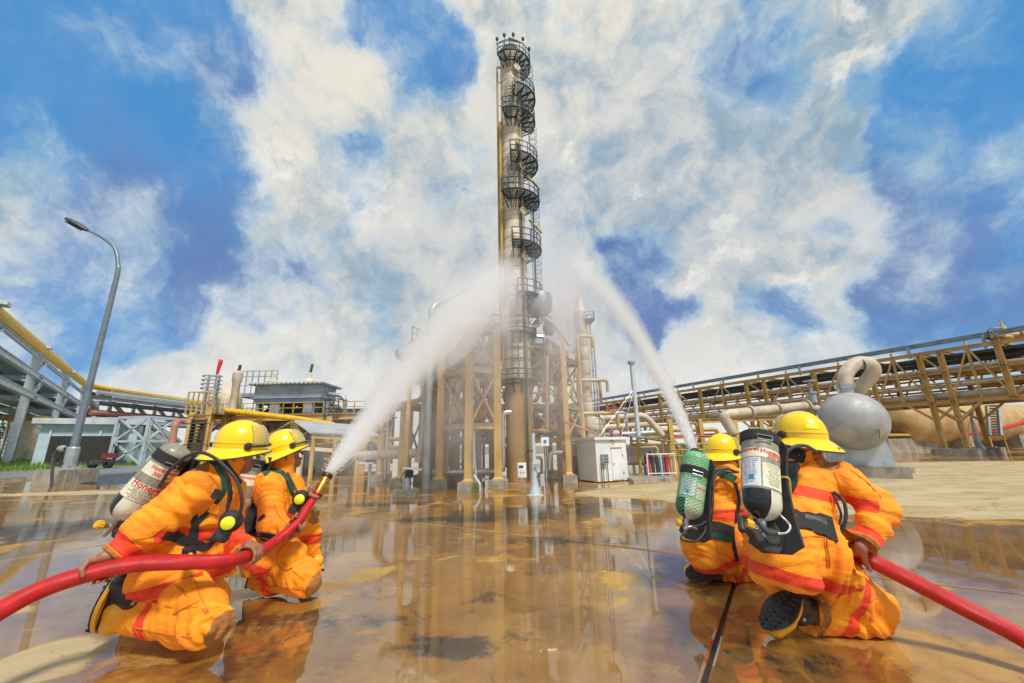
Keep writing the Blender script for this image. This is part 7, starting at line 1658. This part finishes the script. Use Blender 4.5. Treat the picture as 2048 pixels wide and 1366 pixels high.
trou = [(P(1445, 1105, 3.42), kR, .16, .12), (P(1505, 1140, 3.5), P(1440, 1150, 3.52), .105, .085), (P(1440, 1100, 3.55), kL, .14, .11), (kL, aL, .105, .09)]
tb = [(tuple(P(1470, 1148, 3.48)), (1, 0, .15), .030, .15)]
tc = [(tuple(P(1437, 1150, 3.52)), (-1, 0, 0), .14)]
C_, bjC, btC, _ = person('rear right firefighter with bare profile under a yellow helmet and a green netted cylinder', body, jacket, trou, hd, (.95, .10, -.06), (0, -.05, 1), (hip.x, hip.y, 0), jc, tc, jb, jp, tb, [], (h1, h2), 37, stickers=(200,), badge=300, hs=.98)
boot(P(1437, 1140, 3.42), P(1370, 1148, 3.46), (-.35, -1, .15), P(1442, 1148, 3.58), C_, 1.12)
b3, *_ = air_set(P(1375, 1038, 3.12), P(1394, 903, 3.20), .091, 'pale air cylinder wrapped in green plastic net on the rear right firefighter', text='green', mat=M_TANKG, net=True, strap_at=.62, facing=2.5)
bb = [bjC, btC]
strap(bb, [(1418, 950), (1435, 945), (1455, 950), (1472, 960)], .055, M_GREEN, b3, 'shoulder_strap'); strap(bb, [(1420, 960), (1424, 1000), (1420, 1040), (1412, 1060)], .036, M_WEB, b3, 'back_frame')
strap(bb, [(1385, 1048), (1410, 1050), (1440, 1056), (1468, 1066)], .085, M_WEB, b3, 'waist_belt'); strap(bb, [(1420, 1068), (1440, 1074), (1460, 1078)], .05, M_GREEN, b3, 'lumbar_pad')
strap(bb, [(1464, 1070), (1468, 1095), (1474, 1122)], .026, M_WEB, b3, 'hanging_strap'); strap(bb, [(1470, 965), (1480, 1000), (1470, 1045)], .022, M_WEB, b3, 'side_strap')
cable([P(1380, 1052, 3.05), P(1402, 1050, 3.08), P(1420, 1030, 3.14), P(1426, 990, 3.18), P(1430, 955, 3.25), P(1450, 938, 3.3), P(1478, 945, 3.3)], .009, M_BLACK, b3)
cable([P(1375, 1058, 3.05), P(1363, 1072, 3.02), P(1366, 1080, 3.0), P(1392, 1082, 3.02), P(1408, 1066, 3.06), P(1412, 1052, 3.08)], .008, M_BLACK, b3, 'carry_handle')
cable([P(1368, 1058, 3.06), P(1380, 1054, 3.05), P(1392, 1058, 3.06)], .013, M_CHROME, b3, 'reducer_valve')

for pts in ([(1430, 1062), (1432, 1085), (1436, 1110)], [(1440, 955), (1465, 975)], [(1390, 1085), (1400, 1105), (1425, 1118)]): seam(bb, pts, C_)
# ================================================================ D: front right
hip, ch, nk_, hd = P(1600, 1105, 2.45), P(1625, 995, 2.55), P(1612, 930, 2.62), P(1604, 888, 2.66)
sR, eR, wR = P(1692, 960, 2.52), P(1762, 1022, 2.40), P(1722, 1094, 2.34)
sL, eL, wL = P(1562, 955, 2.68), P(1548, 1020, 2.90), P(1580, 1045, 3.02)
kR, aR = P(1738, 1212, 2.58), P(1622, 1225, 2.60); kL, aL = P(1600, 1165, 2.98), P(1560, 1180, 2.9)
i5 = min(range(len(HRs)), key=lambda i: (HRs[i] - P(1722, 1112, 2.44)).length); ax5 = HRs[i5 + 1] - HRs[i5 - 1]
i6 = min(range(len(HRs)), key=lambda i: (HRs[i] - P(1600, 1060, 3.0)).length); ax6 = HRs[i6 + 1] - HRs[i6 - 1]
wL = HRs[i6] + Vector((-.05, -.02, .09))
h1 = hand_prims(wR, HRs[i5], ax5, HR_, (wR - HRs[i5]) + Vector((0, -.03, .03)), turn=1); h2 = hand_prims(wL, HRs[i6], ax6, HR_, (-.2, -.2, 1))
body = [(hip, ch, .10, .10), (ch, nk_, .09, .055), (nk_, hd, .055, .06), (sR, eR, .052, .044), (eR, wR, .044, .03), (sL, eL, .05, .042), (eL, wL, .042, .028), (ch, sR, .07, .045), (ch, sL, .07, .045), (hip, kR, .09, .068), (kR, aR, .062, .04), (hip, kL, .09, .065), (kL, aL, .06, .04)]
jacket = [(P(1594, 1090, 2.45), P(1596, 1035, 2.50), .180, .172), (P(1596, 1035, 2.50), P(1612, 978, 2.58), .175, .160), (P(1585, 965, 2.64), P(1678, 962, 2.54), .120, .118), (P(1622, 955, 2.60), P(1610, 918, 2.62), .125, .105), (P(1610, 925, 2.62), P(1604, 904, 2.64), .094, .094),
          (sR, eR, .108, .094), (eR, P(1727, 1086, 2.345), .092, .078), (sL, eL, .11, .095), (eL, wL, .09, .07), (P(1555, 1085, 2.42), P(1560, 1110, 2.40), .20, .215), (P(1630, 1090, 2.44), P(1655, 1115, 2.44), .20, .20)]
dD = tdir(eR, wR)
jc = [(tuple(P(1723, 1091, 2.34)), dD, .15), (tuple(wL - Vector(tdir(eL, wL)) * .02), tdir(eL, wL), .10), (tuple(P(1620, 1178, 2.4)), (-.22, .0, -1), .46)]
jb = [(tuple(P(1735, 1075, 2.35)), dD, .024, .15), (tuple(P(1620, 1158, 2.4)), (-.26, 0, -1), .032, .48), (tuple(P(1640, 990, 2.45)), (.25, 0, 1), .032, .26)]
jp = [(tuple(P(1655, 915, 2.5)), (0, 0, 1), .2, .075), (tuple(P(1726, 1087, 2.345)), dD, .016, .14)]
trou = [(P(1620, 1120, 2.48), kR, .175, .135), (kR, P(1745, 1228, 2.57), .125, .11), (P(1738, 1232, 2.56), P(1622, 1232, 2.60), .115, .115), (P(1670, 1190, 2.55), P(1640, 1215, 2.58), .12, .12), (P(1575, 1110, 2.6), kL, .15, .12), (kL, aL, .11, .095)]
trd = tuple((P(1615, 1230, 2.6) - P(1720, 1235, 2.56)).normalized())
tc = [(tuple(P(1612, 1228, 2.60)), (-1, 0, .18), .19)]
tb = [(tuple(P(1700, 1225, 2.5)), (-1, 0, .30), .030, .24)]
tp = [(tuple(P(1622, 1228, 2.6)), (-1, 0, .18), .018, .17)]
D, bjD, btD, _ = person('largest right firefighter kneeling with back to us, elbow out, holding a red hose', body, jacket, trou, hd, (-.42, .88, .08), (.06, -.02, 1), (hip.x, hip.y, 0), jc, tc, jb, jp, tb, tp, (h1, h2), 51, stickers=(150, 215), hs=1.04, k=.036)
boot(P(1600, 1182, 2.46), P(1524, 1256, 2.50), (-.80, -.45, .30), P(1640, 1222, 2.58), D, 1.15)
b4, *_ = air_set(P(1524, 1040, 2.14), P(1518, 860, 2.30), .089, 'upright grey air cylinder with black webbing on the largest right firefighter', text='back', strap_at=.80, facing=2.6, bc=-.35, bw=.85)
bb = [bjD, btD]
strap(bb, [(1560, 905), (1585, 905), (1610, 915)], .075, M_WEB, b4, 'shoulder_strap'); strap(bb, [(1562, 915), (1580, 935), (1578, 960), (1562, 985)], .11, M_WEB, b4, 'padded_yoke')
strap(bb, [(1560, 1035), (1590, 1038), (1620, 1042), (1650, 1050), (1668, 1060)], .125, M_WEB, b4, 'waist_belt'); strap(bb, [(1610, 1035), (1640, 1040), (1665, 1050)], .035, M_BLACK, b4, 'belt_strap')
cable([P(1560, 955, 2.22), P(1572, 955, 2.2), P(1578, 960, 2.2), P(1580, 985, 2.2), P(1578, 1008, 2.2), P(1570, 1013, 2.2), P(1560, 1013, 2.22)], .007, M_MUST, b4, 'carry_handle', 4)
cable([P(1548, 1020, 2.14), P(1565, 1035, 2.10), P(1580, 1052, 2.08), P(1572, 1066, 2.06), P(1550, 1066, 2.06), P(1535, 1062, 2.08)], .0065, M_CHROME, b4, 'braided_hose')
cable([P(1572, 905, 2.36), P(1590, 893, 2.36), P(1612, 892, 2.38), P(1632, 903, 2.40)], .010, M_DARK, b4, 'air_hose')
cable([P(1668, 985, 2.42), P(1686, 1000, 2.36), P(1692, 1030, 2.34), P(1684, 1060, 2.34), P(1664, 1072, 2.36)], .009, M_BLACK, b4, 'air_hose')
cable([P(1664, 985, 2.40), P(1676, 1010, 2.36), P(1682, 1035, 2.35), P(1668, 1066, 2.36)], .006, M_WEB, b4, 'side_strap')
m = MB(); pl_ = [P(1494, 1055, 2.10), P(1530, 1100, 2.08), P(1558, 1106, 2.08), P(1565, 1100, 2.10), P(1575, 1060, 2.16), P(1566, 1036, 2.22), P(1508, 1046, 2.20)]
m.extrude(pl_, (0, .05, -.012)); m.v = [tuple(b4.rotation_quaternion.to_matrix().inverted() @ (Vector(v) - b4.location)) for v in m.v]; lbuild(m, 'base_guard', M_BLACK, b4)
cable([P(1515, 1040, 2.06), P(1532, 1062, 2.04), P(1552, 1066, 2.06)], .013, M_DARK, b4, 'reducer_valve')
cable([P(1485, 1062, 2.06), P(1482, 1040, 2.1), P(1488, 1036, 2.14)], .016, M_BLACK, b4, 'rubber_stop')
for pts in ([(1648, 1078), (1652, 1105), (1655, 1135)], [(1653, 1078), (1657, 1105), (1660, 1135)], [(1668, 945), (1680, 975), (1690, 1000)], [(1590, 1075), (1630, 1072), (1668, 1078)], [(1700, 940), (1735, 965), (1762, 995)], [(1670, 1195), (1700, 1180), (1730, 1170)], [(1640, 930), (1620, 925), (1590, 922)]): seam(bb, pts, D)
flap(bb, [(1678, 1190), (1700, 1197)], .05, D)

# ================================================================== WATER
def vol_mat(name, dens, col=(1, 1, 1), noise=None, aniso=.35):
    m = bpy.data.materials.new(name); m.use_nodes = True; t = m.node_tree; t.nodes.clear(); out = t.nodes.new('ShaderNodeOutputMaterial')
    v = t.nodes.new('ShaderNodeVolumePrincipled'); v.inputs['Color'].default_value = (*col, 1); v.inputs['Density'].default_value = dens; v.inputs['Anisotropy'].default_value = aniso
    t.links.new(v.outputs[0], out.inputs['Volume'])
    if noise:
        g = t.nodes.new('ShaderNodeTexCoord'); n = t.nodes.new('ShaderNodeTexNoise'); mp = t.nodes.new('ShaderNodeMapping'); mp.inputs['Scale'].default_value = noise[1]; mp.inputs['Rotation'].default_value = noise[2]
        t.links.new(g.outputs['Object'], mp.inputs[0]); t.links.new(mp.outputs[0], n.inputs['Vector']); n.inputs['Scale'].default_value = noise[0]; n.inputs['Detail'].default_value = 5; n.inputs['Roughness'].default_value = .55
        mr = t.nodes.new('ShaderNodeMapRange'); mr.interpolation_type = 'SMOOTHSTEP'; mr.inputs[1].default_value = .36; mr.inputs[2].default_value = .68; mr.inputs[3].default_value = 0.05; mr.inputs[4].default_value = 1; t.links.new(n.outputs['Fac'], mr.inputs[0])
        l = t.nodes.new('ShaderNodeVectorMath'); l.operation = 'DIVIDE'; l.inputs[1].default_value = noise[3]; t.links.new(g.outputs['Object'], l.inputs[0])
        ln = t.nodes.new('ShaderNodeVectorMath'); ln.operation = 'LENGTH'; t.links.new(l.outputs[0], ln.inputs[0])
        fr = t.nodes.new('ShaderNodeMapRange'); fr.interpolation_type = 'SMOOTHSTEP'; fr.inputs[1].default_value = .15; fr.inputs[2].default_value = 1.0; fr.inputs[3].default_value = dens; fr.inputs[4].default_value = 0; t.links.new(ln.outputs['Value'], fr.inputs[0])
        mu = t.nodes.new('ShaderNodeMath'); mu.operation = 'MULTIPLY'; t.links.new(mr.outputs[0], mu.inputs[0]); t.links.new(fr.outputs[0], mu.inputs[1]); t.links.new(mu.outputs[0], v.inputs['Density'])
    return m
M_DROP = paint('water_droplet', (.85, .87, .88), (.8, .82, .84), .1, 0, 3)
def jet(keys, label, seed, n=15, side=1):
    """keys: picture x, y, distance, radius in picture px, optical depth across"""
    root = thing('water_jet', label, 'water jet', P(*keys[0][:3]), 'water jets from the fire hoses')
    pts = [P(k[0], k[1], k[2]) for k in keys]; rad = [k[3] * (p - CLOC).dot(CF) / FPX for k, p in zip(keys, pts)]
    sp = spline(pts, 10); K = len(sp) - 1
    def at(arr, i): f = i / K * (len(arr) - 1); j = min(int(f), len(arr) - 2); return arr[j] + (arr[j + 1] - arr[j]) * (f - j)
    od = [k[4] for k in keys]; rnd = random.Random(seed)
    rho = lambda f: at(od, f * K) / (2 * at(rad, f * K))
    ends = [.05, .09, .14, .20, .27, .35, .44, .54, .65, .77, .89, 1.0]
    for e, fe in enumerate(ends):
        f0 = ends[e - 1] if e else 0.0
        d_ = rho(f0) - rho(fe) if fe < 1 else rho(f0)
        for kr, kd in ((1.0, .45), (.62, .75)):
            m = MB(); NS = 28; vs = []; NR = 10 + int(44 * fe)
            for ii in range(NR + 1):
                f = fe * ii / NR; i = f * K; c0 = int(min(i, K - 1)); cen = sp[c0].lerp(sp[c0 + 1], i - c0); tng = (sp[min(c0 + 1, K)] - sp[max(c0 - 1, 0)]).normalized()
                x = tng.cross(Vector((0, 0, 1))).normalized(); z = x.cross(tng); tp_ = max(.03, 1 - max(0, (f / fe - .55) / .45) ** 2.2) * (.25 + .75 * min(1, ii / 1.0)); r = at(rad, i) * kr * tp_
                for k in range(NS):
                    a = 2 * PI * k / NS; d = x * math.cos(a) + z * math.sin(a); q = cen + d * r
                    nz = mnoise.fractal(Vector((math.cos(a) * 2.6 + seed, f * 6, math.sin(a) * 2.6 + kr + e)), 1.0, 2.0, 4) * (.08 + .42 * f) + mnoise.noise(q * 6) * (.03 + .10 * f)
                    vs.append(cen + d * (r * (1 + nz + max(0, -d.z) * f * .5)))
            m.add(vs, [(j * NS + k, j * NS + (k + 1) % NS, (j + 1) * NS + (k + 1) % NS, (j + 1) * NS + k) for j in range(NR) for k in range(NS)] + [tuple(range(NS))[::-1], tuple(NR * NS + k for k in range(NS))])
            m.build('spray', vol_mat('spray_volume', d_ * kd), root)
    m = MB()
    for q in range(9000):
        f = rnd.random() ** .9; i = f * K; j = int(min(i, K - 1)); c = sp[j].lerp(sp[j + 1], i - j); r = at(rad, i); d = Vector((rnd.gauss(0, .6), rnd.gauss(0, .6), rnd.gauss(0, .6) - abs(rnd.gauss(0, .9)) * f)) * r; c = c + d; s = rnd.uniform(.0018, .0048) * min((c - CLOC).length, 5.5) * .28
        m.add([c + Vector((s, 0, -s)), c + Vector((-s, 0, -s)), c + Vector((0, s, s)), c + Vector((0, -s, s))], [(0, 1, 2), (0, 1, 3), (0, 2, 3), (1, 2, 3)])
    m.build('droplets', M_DROP, root, kind='stuff')
    return sp
jet([(657, 946, 3.36, 8, 6), (680, 915, 3.65, 15, 4.5), (705, 883, 4.0, 22, 3.4), (745, 830, 4.6, 28, 2.5), (795, 765, 5.5, 39, 2.0), (850, 700, 6.6, 50, 1.6), (905, 640, 7.8, 58, 1.4), (955, 588, 8.9, 58, 1.5), (1005, 545, 9.8, 46, 1.5), (1042, 516, 10.3, 24, 1.2)],
    'white water jet spreading from the left brass nozzle up to the tall column', 3)
jet([(1388, 902, 3.80, 7, 6), (1374, 865, 4.2, 10, 3.8), (1356, 822, 4.7, 13, 2.7), (1332, 772, 5.3, 15, 1.9), (1304, 718, 6.1, 17, 1.4), (1272, 662, 7.1, 20, 1.15), (1236, 610, 8.1, 24, 1.0), (1196, 563, 9.1, 29, 1.0), (1160, 528, 9.9, 30, 1.0), (1126, 508, 10.5, 22, 1.1)],
    'narrower white water jet arching from behind the green netted cylinder', 9)
def mist(px, py, Y, size, dens, label_scale, rot=(0, 0, 0), sc=(1, 1, 1)):
    c = P(px, py, Y); m = bmesh.new(); bmesh.ops.create_icosphere(m, subdivisions=3, radius=1.0)
    for v in m.verts: v.co = Vector((v.co.x * size[0], v.co.y * size[1], v.co.z * size[2]))
    for v in m.verts:
        if c.z + v.co.z < .01: v.co.z = .01 - c.z
    me = bpy.data.meshes.new('spray_mist'); m.to_mesh(me); m.free(); me.materials.append(vol_mat('mist_volume', dens, (.985, .975, 1.0), (label_scale, sc, rot, size)))
    o = bpy.data.objects.new('spray_mist', me); COL.objects.link(o); o.location = c; tag(o, kind='stuff')
    return o
mist(915, 740, 9.6, (2.3, 1.4, 3.2), .6, .9, (0, .75, 0), (1.6, 1, .5))
mist(1110, 700, 10.6, (1.5, 1.3, 4.0), .9, .9, (0, 0, 0), (1.5, 1, .6))
mist(980, 850, 11.0, (5.0, 1.7, 2.4), .15, .6)
mist(800, 880, 11.5, (4.2, 1.8, 2.0), .35, .6)
mist(960, 630, 9.9, (1.8, 1.0, 2.4), 1.6, 1.1, (0, .75, 0), (1.6, 1, .6))
mist(1145, 590, 10.2, (.8, .7, 2.0), 2.0, 1.2, (0, .2, 0), (1.8, 1, .6))
mist(1120, 600, 10.4, (.8, .7, 2.2), 1.6, 1.2, (0, .1, 0), (1.8, 1, .6))
mist(1000, 590, 10.0, (1.1, .8, 1.6), 1.6, 1.2, (0, .75, 0), (1.8, 1, .6))

# ================================================================== labels of the many small pipes: colour, bore and order from the left
WORDS = 'leftmost second third fourth fifth sixth seventh eighth ninth tenth eleventh twelfth thirteenth fourteenth fifteenth sixteenth seventeenth eighteenth nineteenth twentieth'.split()
def nth(i, n):
    if i < 20: return WORDS[i] if i else 'leftmost'
    j = n - 1 - i
    return 'rightmost' if j == 0 else WORDS[j] + ' from the right'
HUE = {'tan_steel': 'tan', 'ochre_steel': 'ochre', 'pale_pipe': 'pale', 'galvanised_steel': 'grey', 'salmon_pipe': 'salmon', 'brushed_aluminium': 'silver', 'tan_column_paint': 'brown', 'mustard_pipe': 'mustard', 'red_paint': 'red', 'cream_insulation': 'cream', 'dark_steel': 'dark'}
for grp, tail in (('thin pipes rising through the process unit', 'upright pipe of the crowd behind the tall column'), ('short level pipes in the process unit', 'level pipe of the crowd behind the tall column'),
                  ('small pipes of the valve station', 'pipe of the valve station behind the right firefighters'), ('pipes under the ochre platform', 'pipe under the ochre platform behind the left firefighters')):
    obs = [o for o in bpy.data.objects if o.get('group') == grp]
    def sx(o):
        c = sum((v.co for v in o.data.vertices), Vector()) / len(o.data.vertices) + o.location - CLOC; return c.dot(CR) / max(.1, c.dot(CF))
    obs.sort(key=sx)
    for i, o in enumerate(obs):
        w = nth(i, len(obs)); w = w if ('most' in w or 'right' in w) else w + ' from the left'
        o['label'] = HUE.get(o.data.materials[0].name, 'plain') + ' ' + tail + ', ' + w
